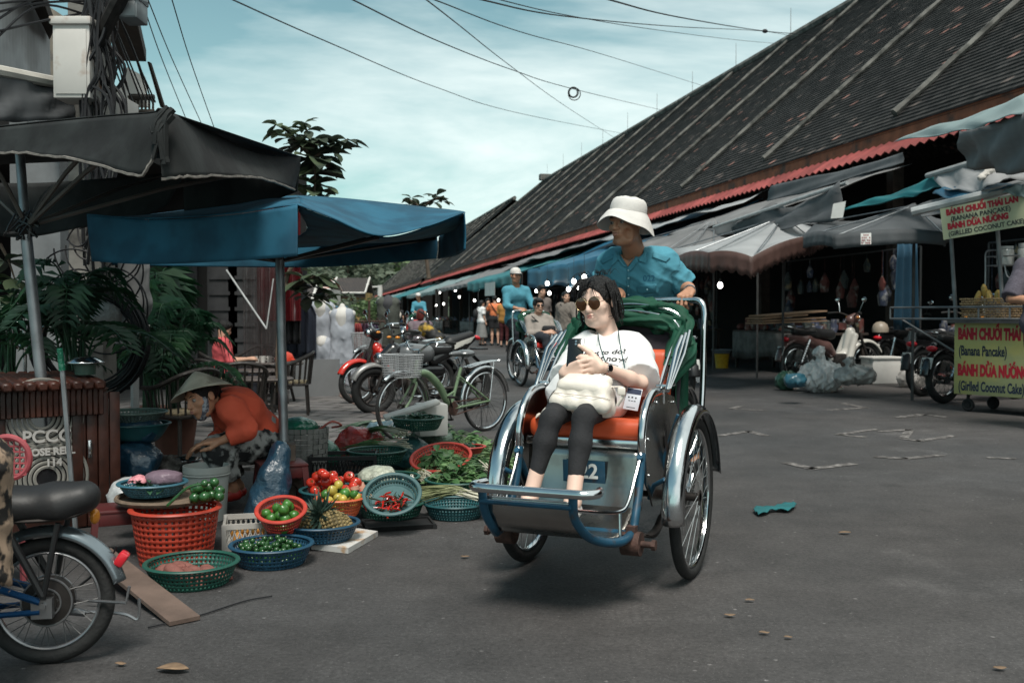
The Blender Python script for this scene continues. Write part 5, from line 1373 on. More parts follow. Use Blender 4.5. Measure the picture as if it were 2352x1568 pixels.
for i in range(10):
 x0=rr.uniform(235,300); b.tube(smooth_path([P(x0-40,-10,6.8),P(x0+rr.uniform(0,20),110,7.4),P(x0+60+rr.uniform(-8,8),235,9)],6),.007,5)
for i in range(5):b.tube(smooth_path([P(-20,10+22*i,6),P(90,20+rr.uniform(-30,40),6.4),P(215,-10+12*i,6.8)],6),.008,5)
b.build('cables',WIRE,t,world=True)
b=MB(); b.tube([P(196,150,6.7),P(290,-30,6.4)],.05,8); b.build('bracket_arm',IRON,t,world=True)
def cabinet(label,x0,y0,x1,y1,Y,dep,m,name='electric_cabinet',lip=True):
 a,e=P(x0,y1,Y),P(x1,y0,Y); t=thing(name,label,'cabinet',((a.x+e.x)/2,Y,a.z))
 b=MB(); b.rbox((0,dep/2,(e.z-a.z)/2),(e.x-a.x,dep,e.z-a.z),.008); b.build('case',m,t)
 if lip:b=MB(); b.rbox((0,dep/2-.01,(e.z-a.z)+.012),((e.x-a.x)*1.12,dep*1.1,.05),.006); b.build('lid',m,t)
 b=MB(); b.rbox((0,-.004,(e.z-a.z)*.48),((e.x-a.x)*.84,.008,(e.z-a.z)*.86),.003); b.build('door',m,t); return t
RUSTW=mat('white_rusty_metal',(.52,.50,.47),.6,var=.08,vscale=4,col2=(.24,.11,.045),c2amt=.40,c2scale=4)
cabinet('tall white steel cabinet with rust streaks fixed to the concrete pole',122,52,205,225,6.5,.22,RUSTW)
cabinet('grey metal box with a framed door at the top of the pole',268,-8,314,40,6.5,.2,mat('box_grey',(.22,.24,.25),.5,.3,var=.15))
cabinet('small pale metal box behind the peak of the black umbrella',236,224,290,300,7.4,.25,mat('box_pale',(.40,.38,.36),.6,var=.1),lip=False)
o=cabinet('small white circuit breaker box on the concrete pole',189,650,214,690,6.75,.06,mat('breaker_white',(.45,.46,.47),.4,var=.05),name='breaker_box',lip=False)
b=MB(); b.box(P(197,668,6.72),(.028,.012,.02)); b.build('switch',DARK,o,world=True)
# big coil of cable, plastic bag, wrapped umbrella
t=thing('cable_coil','large black coil of cable leaning on the concrete pole behind the palm fronds','cable coil',(P(205,800,6.4).x,6.4,.8)); b=MB()
for i in range(26):b.torus(P(205+rr.uniform(-6,6),782+rr.uniform(-6,6),6.45+rr.uniform(-.1,.1)),.30+.012*(i % 8)+rr.uniform(-.01,.01),.0075,(rr.uniform(-.12,.12),1,rr.uniform(-.1,.1)),44,5)
b.build('loops',WIRE,t,world=True)
def plastic(name,label,c,r,m,seed,cat='plastic bag',n=5,amp=.03,f=28,group=None,h=.012,squash=.8,top=True):
 rr=random.Random(seed); S=SDF(); c=V(c); r=V(r) if not isinstance(r,(int,float)) else V((r,r,r*squash))
 S.ell(c+V((0,0,r.z)),tuple(r),k=.03)
 for i in range(n):
  a=rr.uniform(0,6.28); S.ell(c+V((cos(a)*r.x*.5,sin(a)*r.y*.5,r.z*rr.uniform(.6,1.2))),(r.x*.6,r.y*.6,r.z*.65),k=.05)
 if top:S.chain([c+V((0,0,r.z*1.7)),c+V((rr.uniform(-.03,.03),0,r.z*2.15)),c+V((rr.uniform(-.06,.06),.0,r.z*2.5))],[r.x*.3,r.x*.12,r.x*.28],k=.04)
 S.cut(c+V((0,0,.002)),(0,0,-1)); S.disp=wr(amp,f,seed)
 t=thing(name,label,cat,tuple(c),0,group); blob('film',S,h,m,t); return t
PLW=mat('clear_plastic',(.55,.55,.55),.28,var=.25,vscale=9,bump=.9,bscale=30,alpha=.85,spec=.8)
PLB=mat('blue_plastic',(.010,.042,.075),.34,var=.3,vscale=12,bump=1.0,bscale=26,spec=.9)
PLG=mat('green_plastic',(.01,.12,.07),.25,var=.3,vscale=12,bump=.9,bscale=30,spec=.8)
PLR=mat('red_plastic',(.36,.035,.03),.25,var=.3,vscale=12,bump=.9,bscale=30,spec=.8,alpha=.95)
plastic('plastic_bag','crumpled white plastic bag tied to the pole cables',P(236,760,6.5),(.11,.07,.12),mat('white_film',(.40,.40,.39),.35,var=.2,bump=1,bscale=30),3,amp=.03)
S=SDF(); S.chain([P(306,590,6.9),P(308,700,6.9),P(310,750,6.9),P(306,800,6.9)],[.10,.11,.075,.12],k=.03); S.cut(P(306,800,6.9),(0,0,-1)); S.disp=wr(.03,26,5,(1,1,.1))
t=thing('folded_umbrella','folded grey parasol tied with a white cord on a pale pole','umbrella',(P(308,800,6.9).x,6.9,0)); blob('cloth',S,.014,mat('folded_grey',(.17,.17,.17),.8,var=.15),t)
b=MB(); b.cyl((P(308,800,6.9).x,6.9,0),P(308,590,6.9),.03,seg=8); b.build('pole',PIPEP,t,world=True)
b=MB(); b.torus(P(309,748,6.9),.095,.008,seg=24,rs=6); b.build('cord',WHITEP,t,world=True)
# plastic sheets of the cafe
t=thing('plastic_curtain','clear and dark red plastic curtain hanging at the cafe side','curtain',(P(600,800,12).x,12,0))
SHEET=mat('curtain_film',(.07,.06,.06),.12,var=.5,vscale=3,bump=.5,bscale=5,spec=1.0,alpha=.55); SHEETR=mat('curtain_red',(.10,.012,.015),.15,var=.4,vscale=2,bump=.3,bscale=6,spec=1.0)
b=MB(); a,e=P(556,600,12.2),P(652,600,11.6)
b.grid(lambda u,v_:V((a.x+(e.x-a.x)*u,a.y+(e.y-a.y)*u+.06*sin(u*34+v_),2.4-2.25*v_)),90,6); b.build('film',SHEET,t,world=True)
a,e=P(590,600,12.6),P(690,600,12.9); b=MB(); b.grid(lambda u,v_:V((a.x+(e.x-a.x)*u,a.y+(e.y-a.y)*u+.08*sin(u*28),2.5-1.5*v_)),70,4); b.build('red_film',SHEETR,t,world=True)
t=thing('prop_rod','thin white metal stay crossing before the plastic curtain','rod',tuple(P(612,755,11.5))); b=MB(); b.cyl(P(520,620,11.4),P(612,755,11.2),.011,seg=6); b.cyl(P(612,755,11.2),P(628,640,11.3),.007,seg=6); b.build('rod',PIPEP,t,world=True)
# black umbrella and blue umbrella
BLKC=mat('black_canvas',(.009,.0095,.01),.85,var=.4,vscale=4,bump=.9,bscale=6,col2=(.017,.019,.019),c2amt=.5); BLUEC=mat('blue_canvas',(.010,.078,.135),.75,var=.3,vscale=2.5,bump=.8,bscale=4,backlit=.08,col2=(.014,.10,.165),c2amt=.5)
HEM=mat('frayed_hem',(.17,.155,.14),.9,var=.4,vscale=40)
def grid_from(rows,n=8,m=6):
 """bilinear patchwork through rows of world points, smoothed along each row"""
 R_=[smooth_path(r,n) for r in rows]; k=len(R_[0]); colms=[smooth_path([r[i] for r in R_],m) for i in range(k)]; q=len(colms[0]); b=MB()
 b.add([colms[i][j] for j in range(q) for i in range(k)],[(j*k+i,j*k+i+1,(j+1)*k+i+1,(j+1)*k+i) for j in range(q-1) for i in range(k-1)]); return b,[c[-1] for c in colms]
pb=G(130,1210); pb.z=0
t=thing('market_umbrella','torn black market umbrella on a galvanised pole','umbrella',tuple(pb))
ap=P(40,262,5.6)
def canopy_part(rows,name,hem=True,m=None):
 b,last=grid_from(rows); rr_=random.Random(len(name)); b.build(name,m or BLKC,t,world=True,solid=.005,angle=180)
 if hem:
  h_=MB(); h_.tube([p_+V((rr_.uniform(-.004,.004),0,rr_.uniform(-.004,.004))) for p_ in last],.007,5); h_.build('hem',HEM,t,world=True)
# front valance: rim (top row) -> hem (bottom row)
canopy_part([Q((-60,300,4.7),(120,281,4.4),(260,268,4.15),(345,262,4.0),(372,254,3.95)),Q((-60,340,4.68),(120,330,4.36),(260,320,4.1),(338,318,3.93),(366,300,3.9)),
    Q((-60,352,4.66),(60,352,4.45),(200,371,4.15),(318,403,3.93),(356,352,3.88))],'valance')
canopy_part([Q((372,254,3.95),(400,262,4.0),(480,300,4.4),(590,352,4.9),(690,362,5.3)),Q((366,320,3.92),(420,335,3.98),(490,350,4.35),(590,375,4.85),(688,385,5.3)),
    Q((372,410,3.9),(430,406,3.98),(520,404,4.35),(610,412,4.8),(676,436,5.25))],'valance')
# top of the canopy, seen as a thin line above and as a dark ceiling below
canopy_part([Q((-60,296,4.7),(120,277,4.4),(260,264,4.15),(345,258,4.0),(374,250,3.95)),Q((-60,330,5.4),(100,310,5.2),(240,300,5.0),(340,300,4.9),(400,262,4.0)),
    Q((-60,380,6.2),(120,372,6.2),(300,366,6.2),(460,360,5.9),(690,360,5.3))],'canopy',hem=False)
# rear valances hanging inside the picture below
canopy_part([Q((-60,420,6.3),(90,420,6.3),(240,410,6.2),(360,400,6.1),(430,392,6.0)),Q((-60,480,6.3),(90,486,6.3),(240,470,6.2),(350,450,6.1),(400,440,6.0)),
    Q((-60,535,6.3),(60,545,6.3),(200,520,6.2),(300,510,6.1),(385,470,6.0))],'valance',hem=False)
canopy_part([Q((425,400,5.95),(500,395,5.8),(600,390,5.6),(688,372,5.35)),Q((422,440,5.95),(500,445,5.8),(600,438,5.6),(686,405,5.35)),Q((424,500,5.95),(500,495,5.8),(600,470,5.6),(682,440,5.35))],'valance',hem=False)
b=MB(); b.cyl(pb,P(60,540,5.05),.028,seg=12); b.cyl(P(60,540,5.05),P(44,330,5.15),.024,seg=10); b.build('pole',PIPE,t,world=True)
hub=P(62,520,5.05); rimp=Q((372,258,3.98),(688,366,5.3),(-60,300,4.8),(260,270,4.2),(440,380,6.0),(120,420,6.2),(-60,420,6.2))
b=MB()
for q in rimp:b.tube([hub,lerp(hub,q,.5)+V((0,0,.02)),q-V((0,0,.02))],.011,6)
b.build('ribs',mat('rib_grey',(.10,.09,.08),.6,.3,var=.2),t,world=True)
b=MB()
for i in range(14):
 a=rr.uniform(-.1,.1); b.tube(smooth_path([hub+V((rr.uniform(-.06,.06),-.02,rr.uniform(-.06,.08))),hub+V((rr.uniform(-.1,.1),-.04,rr.uniform(-.1,.02))),hub+V((rr.uniform(-.06,.06),-.02,rr.uniform(-.06,.08)))],5),.006,5)
b.build('binding',DARK,t,world=True)
b=MB(); c=P(384,262,3.88)
for i in range(10):b.tube(smooth_path([c+V((rr.uniform(-.03,.03),0,rr.uniform(-.01,.03))),c+V((rr.uniform(-.05,.0),-.01,rr.uniform(-.08,-.02))),c+V((rr.uniform(-.07,.0),0,rr.uniform(-.2,-.05)))],4),rr.uniform(.008,.02),5)
b.build('torn_cloth',BLKC,t,world=True)
# second black umbrella corner behind
t2=thing('market_umbrella','edge of another black umbrella with a pale pole end behind the torn one','umbrella',tuple(P(540,345,6.4)))
b,_=grid_from([Q((470,300,6.2),(520,314,6.2),(575,330,6.2)),Q((470,380,6.4),(520,380,6.4),(582,362,6.3))],4,4); b.build('canopy',BLKC,t2,world=True,solid=.01)
b=MB(); b.cyl(P(574,333,6.15),P(560,345,6.3),.02,seg=8); b.build('pole_end',mat('pinkish_pipe',(.45,.32,.3),.6,var=.1),t2,world=True)
bb=G(655,1165); bb.z=0
t=thing('market_umbrella','blue market umbrella with deep valances over the vegetable baskets','umbrella',tuple(bb))
def bp(rows,name,n=8,m=6):
 b,_=grid_from(rows,n,m); b.build(name,BLUEC,t,world=True,solid=.005,angle=180)
RA,RB,RC,RD=(683,470,4.7),(1066,488,5.6),(1000,540,7.6),(245,540,7.0)
bp([Q((200,492,5.4),(340,505,5.2),(520,495,4.9),(640,478,4.73),RA),Q((204,540,5.4),(340,555,5.2),(520,545,4.9),(640,535,4.72),(684,530,4.69)),Q((212,600,5.4),(340,607,5.2),(520,600,4.9),(640,592,4.72),(683,588,4.68))],'valance')
bp([Q(RA,(760,500,4.85),(870,541,5.05),(980,520,5.35),(1040,498,5.5),RB),Q((690,462,4.95),(770,490,5.2),(880,521,5.4),(985,500,5.65),(1040,492,5.7),(1069,488,5.65)),
 Q((681,449,5.8),(780,455,5.9),(890,466,6.0),(980,476,6.1),(1035,482,6.1),(1064,486,6.0))],'canopy')
bp([Q((200,492,5.4),(340,502,5.2),(520,492,4.9),(640,475,4.73),RA),Q((240,500,5.9),(350,494,5.7),(520,478,5.4),(620,460,5.3),(690,462,4.95)),Q((250,505,6.4),(350,492,6.3),(520,470,6.1),(610,455,6.0),(681,449,5.8))],'canopy')
bp([Q((683,473,4.75),(780,510,5.0),(880,545,5.15),(980,522,5.4),(1062,492,5.6)),Q((690,540,5.9),(780,545,6.0),(880,555,6.1),(980,545,6.2),(1058,520,6.1)),Q((500,575,6.9),(650,570,7.0),(800,562,7.2),(930,552,7.3),(1000,545,7.4))],'canopy')
bp([Q((245,545,7.0),(450,560,7.0),(700,560,7.1),(850,552,7.2),(1004,540,7.4)),Q((248,580,7.0),(450,592,7.0),(700,592,7.1),(850,580,7.2),(1005,570,7.4)),Q((256,609,7.0),(450,612,7.0),(700,614,7.1),(850,607,7.2),(1002,594,7.4))],'valance')
bp([Q((1008,545,7.3),(1040,510,6.4),(1067,490,5.6)),Q((1008,570,7.3),(1040,545,6.4),(1070,540,5.6)),Q((1006,594,7.3),(1045,588,6.4),(1068,574,5.6))],'valance',5,6)
b=MB(); b.cyl(bb,P(640,470,5.75),.026,seg=12); b.build('pole',PIPE,t,world=True)
hub=P(641,600,5.75); b=MB()
for q in Q((868,545,5.1),(1000,548,7.2),(1064,492,5.62),(684,474,4.74),(340,506,5.2),(204,496,5.4),(260,550,6.9),(640,565,7.0)):b.tube([hub,q],.012,6)
b.build('ribs',DARK,t,world=True)
b=MB(); b.box(V((bb.x,bb.y-.03,.18)),(.13,.12,.36),.2); b.tube([bb+V((.02,-.02,.18)),bb+V((.32,-.25,.02))],.03,4); b.box(V((bb.x-.03,bb.y-.02,.12)),(.10,.10,.24),.7); b.build('timber_foot',mat('worn_timber',(.10,.075,.06),.85,var=.4,vscale=12,bump=.5),t,world=True,smooth=False)
WIREB=None
# red-brown hose cabinet
CABW=mat('red_brown_wood',(.05,.015,.009),.45,var=.45,vscale=9,col2=(.018,.008,.006),c2amt=.45,c2scale=4,bump=.3,bscale=20)
L0,L1=G(-20,1260),G(255,1190)
t=thing('hose_cabinet','red brown wooden fire hose cabinet with a tiled top and glass door','cabinet',(L1.x,L1.y,0))
a,e=P(-30,1100,4.75),P(235,1100,5.05); zt=P(230,870,5.05).z; ux=(e-a); ux.z=0; Lc=ux.length; ux.normalize(); uy=V((-ux.y,ux.x,0))
CMx=Matrix(((ux.x,uy.x,0,a.x),(ux.y,uy.y,0,a.y),(0,0,1,0),(0,0,0,1)))
def cb():return MB(CMx)
b=cb(); b.box((Lc/2,.25,zt/2-.01),(Lc,.46,zt-.04)); b.build('case',CABW,t,world=True,smooth=False)
b=cb()
for i in range(10):b.rbox((Lc*.05+Lc*.1*i,.2,zt-.01),(Lc*.098,.62,.045),.01,Matrix.Rotation(.04,3,'X'),1)
for i in range(20):
 if 1:b.rbox((Lc*.025+Lc*.05*i,-.045,zt-.10),(Lc*.047,.02,.15),.004,None,1)
b.build('shingle_top',CABW,t,world=True)
dw=Lc*.58; dx=Lc*.46
b=cb(); b.rbox((dx-.02,-.005,.42),(dw,.02,.46),.006); b.build('hose_window',mat('dark_glass',(.02,.02,.022),.12,var=.2,spec=.8),t,world=True)
b=cb()
for k,zc in ((0,.57),(1,.27)):
 for i in range(7):b.torus((dx+(.02 if k else .0),-.02,zc),.055+.022*i,.0085,(0,1,0),36,5,flat=(1,.5))
b.build('fire_hose',mat('hose_canvas',(.20,.19,.17),.8,var=.2),t,world=True)
b=cb()
for xx,ww in ((dx-dw/2-.035,.05),(dx+dw/2+.01,.05)):b.rbox((xx,-.02,.42),(ww,.03,.52),.005)
for zz_ in (.17,.67):b.rbox((dx-.01,-.02,zz_),(dw+.09,.03,.05),.005)
for i in range(4):b.rbox((Lc*.80+i*.055,-.008,zt*.46),(.05,.02,zt*.9),.004)
b.build('door_frame',CABW,t,world=True)
b=cb(); b.rbox((dx+dw/2+.065,-.03,.40),(.02,.02,.09),.005); b.build('handle',CHROME,t,world=True)
HW=mat('stencil_white',(.42,.40,.38),.7,var=.2)
fm=FR[t.name].inverted()@CMx
for s_,x_,z_,sz in (('PCCC',dx+.02,.475,.085),('HOSE REEL',dx+.03,.40,.048),('114',dx+.05,.345,.05)):
 text(s_,'lettering',HW,t,fm@Matrix.Translation((x_,-.034,z_))@Matrix.Rotation(pi/2,4,'X'),sz,1.0,bold=.002)
# stick with green grip, steel bowl, green pot
t=thing('mop_stick','metal stick with a green rubber grip leaning before the hose cabinet','stick'); b=MB(); b.cyl(G(175,1235),P(143,850,4.75),.012,seg=8); b.build('shaft',PIPE,t,world=True); b=MB(); b.cyl(P(143,850,4.75),P(137,800,4.74),.016,.014,10); b.build('grip',PLG,t,world=True)
c=P(196,868,5.1); c.z=zt+.02
t=thing('steel_bowl','upturned steel bowl resting on a green pot','bowl',tuple(c+V((0,0,.06)))); b=MB(); b.lathe([(.095,0),(.09,.006),(.05,.028),(.03,.032),(0,.032)],(0,0,0),seg=28); b.build('shell',CHROME,t,solid=.002)
t=thing('green_pot','small green pot standing on the hose cabinet','pot',tuple(c)); b=MB(); b.lathe([(0,0),(.05,0),(.055,.055),(.05,.06)],(0,0,0),seg=24); b.build('shell',mat('pot_green',(.05,.09,.07),.4,var=.1),t)
t=thing('coat_rack','chrome branched rack with ball tips among the plants','rack',tuple(P(58,880,6.0))); b=MB(); c=P(58,880,6.0); b.cyl(c,c+V((0,0,.36)),.012,seg=8)
for i in range(6):
 a=i*pi/3+.3; b.tube(smooth_path([c+V((0,0,.2)),c+V((cos(a)*.07,sin(a)*.07,.24)),c+V((cos(a)*.11,sin(a)*.11,.36))],5),.006,6); b.ball(c+V((cos(a)*.11,sin(a)*.11,.365)),.013,8,6)
b.build('branches',CHROME,t,world=True)
# palms in pots and other greenery
PALM=mat('palm_leaf',(.012,.05,.024),.45,var=.35,vscale=5,spec=.5,backlit=.25,col2=(.03,.09,.035),c2amt=.42,c2scale=4)
def areca(label,c,hgt,n,spread,seed,pot=True,lean=0):
 rr=random.Random(seed); c=V(c); t=thing('potted_palm',label,'palm',tuple(c))
 if pot:b=MB(); b.lathe([(.0,0),(.13,0),(.17,.28),(.185,.3),(.16,.3),(.0,.27)],(0,0,0),seg=20); b.build('pot',mat('clay_pot',(.16,.07,.05),.8,var=.3),t)
 st=MB(); lf=MB()
 for i in range(n):
  a=rr.uniform(0,2*pi); el=rr.uniform(.35,1.25); L=hgt*rr.uniform(.7,1.05); sp=spread*cos(el)
  tip=V((cos(a)*sp*1.2+lean,sin(a)*sp*1.0,.3+L*(sin(el)*.85+.1))); mid_=V((cos(a)*sp*.35,sin(a)*sp*.3,.3+L*.62*sin(el)+.12)); dr=V((cos(a),sin(a),0))*sp*.45
  path=smooth_path([V((rr.uniform(-.06,.06),rr.uniform(-.06,.06),.25)),mid_,tip*.85+mid_*.15,tip+dr-V((0,0,.16*hgt))],9); st.tube(path,[.008,.002],5); m=len(path)
  for k in range(int(m*.25),m):
   p_=path[k]; d=(path[min(k+1,m-1)]-path[k-1]).normalized(); sd=d.cross(V((0,0,1)));
   if sd.length<.01:continue
   sd.normalize(); f=(k-m*.25)/(m*.75)
   if k % 2:continue
   LL=.26*hgt/1.3*(sin(pi*min(.97,.12+f*.86)))**.6*rr.uniform(.85,1.1)
   for q in (-1,1):
    e1=p_+(sd*q+d*.35+V((0,0,.10))).normalized()*LL*.5; e2=p_+(sd*q+d*.5-V((0,0,.30))).normalized()*LL; wv=d*.008
    lf.add([p_,e1+wv,e2,e1-wv],[(0,1,2),(0,2,3)])
 st.build('stem',PALM,t); lf.build('fronds',PALM,t,smooth=False); return t
areca('potted palm with arching fronds before the cable coil',(P(170,880,5.7).x,5.7,.35),.85,24,.44,1)
areca('potted palm spreading to the cafe chairs',(P(400,900,7.6).x,7.6,.0),1.05,26,.38,2)
areca('second tall palm behind the folded grey parasol',(P(350,900,8.4).x,8.4,.0),1.45,24,.38,3)
areca('low palm at the frame edge above the hose cabinet',(P(10,880,5.9).x,5.9,.3),.75,14,.4,4)
BROADL=leafmat('broad_leaf',(.04,.055,.04),(.08,.11,.06),.2)
def broad(label,c,pts,seed,trunk_r=.03,L=.2,per=9,name='tree',cat='tree',base=None,m=None,bark=None,ntop=(0,0)):
 """young almond tree: whorls of broad leaves at branch tips"""
 rr=random.Random(seed); c=V(c); t=thing(name,label,cat,tuple(c)); st=MB(); lf=MB()
 for path,whorls in pts:
  st.tube(smooth_path(path,5),[trunk_r,trunk_r*.25],7)
  for w_,cnt,LL in whorls:
   w_=V(w_)
   for i in range(cnt):
    a=2*pi*i/cnt+rr.uniform(-.3,.3); el=rr.uniform(-.35,.55); d=V((cos(a)*cos(el),sin(a)*cos(el)*.8,sin(el))); l_=LL*rr.uniform(.75,1.1); sd=d.cross(V((rr.uniform(-.3,.3),rr.uniform(-.3,.3),1))).normalized(); up_=sd.cross(d)
    vs=[]; K=6
    for k in range(K+1):
     f=k/K; wd=l_*.23*(sin(pi*f**1.4))**.8*(1 if f<1 else 0); p_=w_+d*l_*f-V((0,0,.25*l_*f*f)); vs+=[p_-sd*wd+up_*wd*.35,p_,p_+sd*wd+up_*wd*.35]
    lf.add(vs,[q for k in range(K) for q in ((k*3,k*3+1,k*3+4,k*3+3),(k*3+1,k*3+2,k*3+5,k*3+4))])
 st.build('trunk',bark or BARK,t,world=True); lf.build('crown',m or BROADL,t,world=True); return t
Y=9.5
W=lambda x,y,dy=0:P(x,y,Y+dy)
broad('young almond tree with whorled leaves rising above the blue umbrella',W(720,900),[
 ([W(640,900),W(640,780),W(658,640),W(700,560),W(722,450),W(722,350)],[(W(722,360),9,.36),(W(722,372),7,.34),(W(722,402),8,.33),(W(722,425),8,.30),(W(722,442),8,.30),(W(700,452),8,.22),(W(740,455),7,.2)]),
 ([W(722,362),W(690,335),W(655,305)],[(W(690,335),8,.3),(W(665,318),8,.26),(W(650,298,.1),8,.22),(W(636,285),6,.18)]),
 ([W(722,352),W(715,325),W(700,290)],[(W(714,325),8,.26),(W(703,300),7,.2),(W(700,282),6,.17),(W(732,318),7,.24)]),
 ([W(722,356),W(760,338),W(800,320)],[(W(752,342),8,.28),(W(775,330),7,.24),(W(797,322),7,.2),(W(785,345),6,.2)]),
 ([W(650,660),W(690,650),W(725,632)],[(W(700,640),9,.3),(W(720,660),8,.28),(W(728,632),8,.28),(W(705,680),8,.26),(W(735,690),7,.25)])],5)
Y=12.5
broad('second almond tree top behind the blue umbrella edge',W(960,900),[([W(985,640,1),W(975,560,1),W(965,495),W(965,470)],[(W(960,475),8,.22),(W(940,470),7,.2),(W(975,478),7,.2)]),
 ([W(965,480),W(990,462),W(1020,450)],[(W(990,462),7,.24),(W(1002,450),6,.22),(W(1018,462),5,.16)]),([W(965,480),W(945,462),W(925,458)],[(W(945,455),6,.17),(W(922,478),5,.15)])],7)
broad('dark broad leaved shrub hanging at the top of the coffee terrace edge',P(20,640,6.2),[([P(0,560,6.2),P(20,600,6.2),P(40,660,6.2)],[(P(10,600,6.2),8,.24),(P(30,640,6.2),8,.22),(P(0,680,6.2),7,.24)])],9,.012,name='shrub',cat='shrub')
# ------------------------------------------------------------------ bicycles and motorbikes (local y = travel)
GREENF=mat('green_frame',(.15,.22,.13),.35,var=.15,vscale=10,col2=(.06,.06,.04),c2amt=.33,c2scale=25,coat=.3)
BASKM=mat('basket_grey',(.32,.33,.34),.5,var=.1)
REDP=mat('red_paint',(.52,.03,.02),.25,var=.1,coat=.6); BLKP=mat('black_paint',(.010,.010,.011),.22,var=.2,coat=.5); GREYP=mat('grey_metal_paint',(.13,.135,.14),.3,.3,var=.15,coat=.3)
WHITEPL=mat('white_fairing',(.52,.50,.46),.35,var=.08,coat=.2); BRNP=mat('plum_fairing',(.10,.055,.05),.3,var=.2,coat=.3); SEATM=mat('seat_vinyl',(.016,.016,.017),.5,var=.1,bump=.06,bscale=90)
AMBER=mat('amber_lens',(.6,.22,.03),.15,var=.1); REDL=mat('red_lens',(.5,.02,.03),.12,var=.1)
def wire_basket(t,c,w,d,h,m,name='basket',r=.0028,nx=14,nz=9,taper=.85,parent=None):
 b=MB(); c=V(c)
 def pt_(u,v_,k):      # k side 0 front 1 back 2 left 3 right
  s_=taper+(1-taper)*v_; z=h*v_
  return c+{0:V((w*(u-.5)*s_,d/2*s_,z)),1:V((w*(u-.5)*s_,-d/2*s_,z)),2:V((-w/2*s_,d*(u-.5)*s_,z)),3:V((w/2*s_,d*(u-.5)*s_,z))}[k]
 for k in range(4):
  n=nx if k<2 else max(4,int(nx*d/w))
  for i in range(n+1):b.tube([pt_(i/n,0,k),pt_(i/n,1,k)],r,4,flat=(1.7,.6) if False else None)
  for j in range(nz+1):b.tube([pt_(0,j/nz,k),pt_(1,j/nz,k)],r*(1.8 if j==nz else 1),4)
 for i in range(nx+1):b.tube([c+V((w*(i/nx-.5)*taper,d/2*taper,0)),c+V((w*(i/nx-.5)*taper,-d/2*taper,0))],r,4)
 return b.build(name,m,t)
def make_bicycle(label,loc,rz,fm,s=1.0,lean=0.05):
 t=thing('bicycle',label,'bicycle',loc,rz); R=.285; W2=.5
 if lean:pass
 wheel(t,(0,W2,R),(1,0,0),R,.014,32,.05,CHROME,rr=.009); wheel(t,(0,-W2,R),(1,0,0),R,.014,32,.05,CHROME,rr=.009)
 b=MB(); fender(b,(0,W2,R),(1,0,0),R+.02,.045,radians(50),radians(185),lip=.01); b.build('front_fender',CHROME,t,solid=.002)
 b=MB(); fender(b,(0,-W2,R),(1,0,0),R+.02,.045,radians(-10),radians(168),lip=.01); b.build('rear_fender',CHROME,t,solid=.002)
 bb_=V((0,-.06,.24)); hd=V((0,.33,.63)); hl=V((0,.35,.52))
 b=MB(); b.tube([hd+V((0,-.01,.05)),hl-V((0,-.02,.03))],.022,10)
 b.tube(smooth_path([hl+V((0,-.01,.05)),V((0,.22,.56)),V((0,.08,.45)),V((0,-.0,.33)),bb_],6),[.03,.034,.036,.034,.03,.026],12)
 st=V((0,-.19,.60)); b.tube([bb_,st],.015,10); b.tube([lerp(bb_,st,.42),V((0,.01,.34))],.011,8)
 for q in (-1,1):b.tube([bb_+V((q*.03,-.02,0)),V((q*.055,-W2,R))],.010,8); b.tube([lerp(bb_,st,.78)+V((q*.02,0,0)),V((q*.055,-W2,R))],.0085,8); b.tube(smooth_path([hl+V((0,.0,-.02)),V((q*.035,.37,.47)),V((q*.05,.44,.36)),V((q*.05,W2,R))],5),.011,8)
 b.build('frame',fm,t)
 b=MB(); b.tube([st,st+V((0,-.03,.10))],.011,8); b.ball(st+V((0,-.055,.125)),(.09,.095,.036),16,10); b.ball(st+V((0,.045,.125)),(.035,.10,.026),12,8); b.build('saddle',GREYP,t)
 b=MB(); b.tube([hd,hd+V((0,-.03,.14))],.011,8); hb=hd+V((0,-.03,.14))
 for q in (-1,1):b.tube(smooth_path([hb,hb+V((q*.07,.04,.005)),hb+V((q*.15,.01,.06)),hb+V((q*.22,-.08,.07)),hb+V((q*.25,-.18,.06))],5),.0095,8)
 b.build('handlebar',CHROME,t)
 for q in (-1,1):
  b=MB(); b.tube([hb+V((q*.225,-.09,.07)),hb+V((q*.25,-.19,.06))],.014,10); b.build('grip',RUBBER,t)
  b=MB(); b.tube([hb+V((q*.2,-.02,.065)),hb+V((q*.21,-.0,.03)),hb+V((q*.25,-.14,.03))],.005,6); b.build('brake_lever',CHROME,t)
  b=MB(); b.tube([bb_+V((q*.03,0,0)),bb_+V((q*.06,-.07*q,-.11*q))],.008,6); b.box(bb_+V((q*.10,-.07*q,-.11*q)),(.08,.05,.018)); b.build('pedal',IRON,t)
 b=MB(); b.tube([bb_+V((-.035,0,0)),bb_+V((-.04,0,0))],.06,24); b.tube([bb_+V((-.04,.0,.06)),V((-.04,-W2,R+.03))],.006,5); b.tube([bb_+V((-.04,.0,-.06)),V((-.04,-W2,R-.03))],.006,5); b.build('chain',RUSTP,t)
 b=MB()
 for x in (-.05,-.02,.02,.05):b.tube(smooth_path([(x,-.26,.60),(x,-.45,.635),(x,-.68+abs(x),.65)],4),.004,6)
 b.tube([(-.05,-.3,.61),(.05,-.3,.61)],.004,5); b.tube(smooth_path([(-.05,-.63,.65),(0,-.70,.65),(.05,-.63,.65)],4),.004,5)
 for q in (-1,1):b.tube([(q*.05,-.56,.64),(q*.055,-.5,R)],.004,5)
 b.build('rear_rack',CHROME,t)
 b=MB(); b.tube([(.06,-.5,R),(.15,-.60,.0)],.007,6); b.tube([(0.06,-.46,R),(.07,-.30,R+.29)],.003,5); b.build('kickstand',CHROME,t)
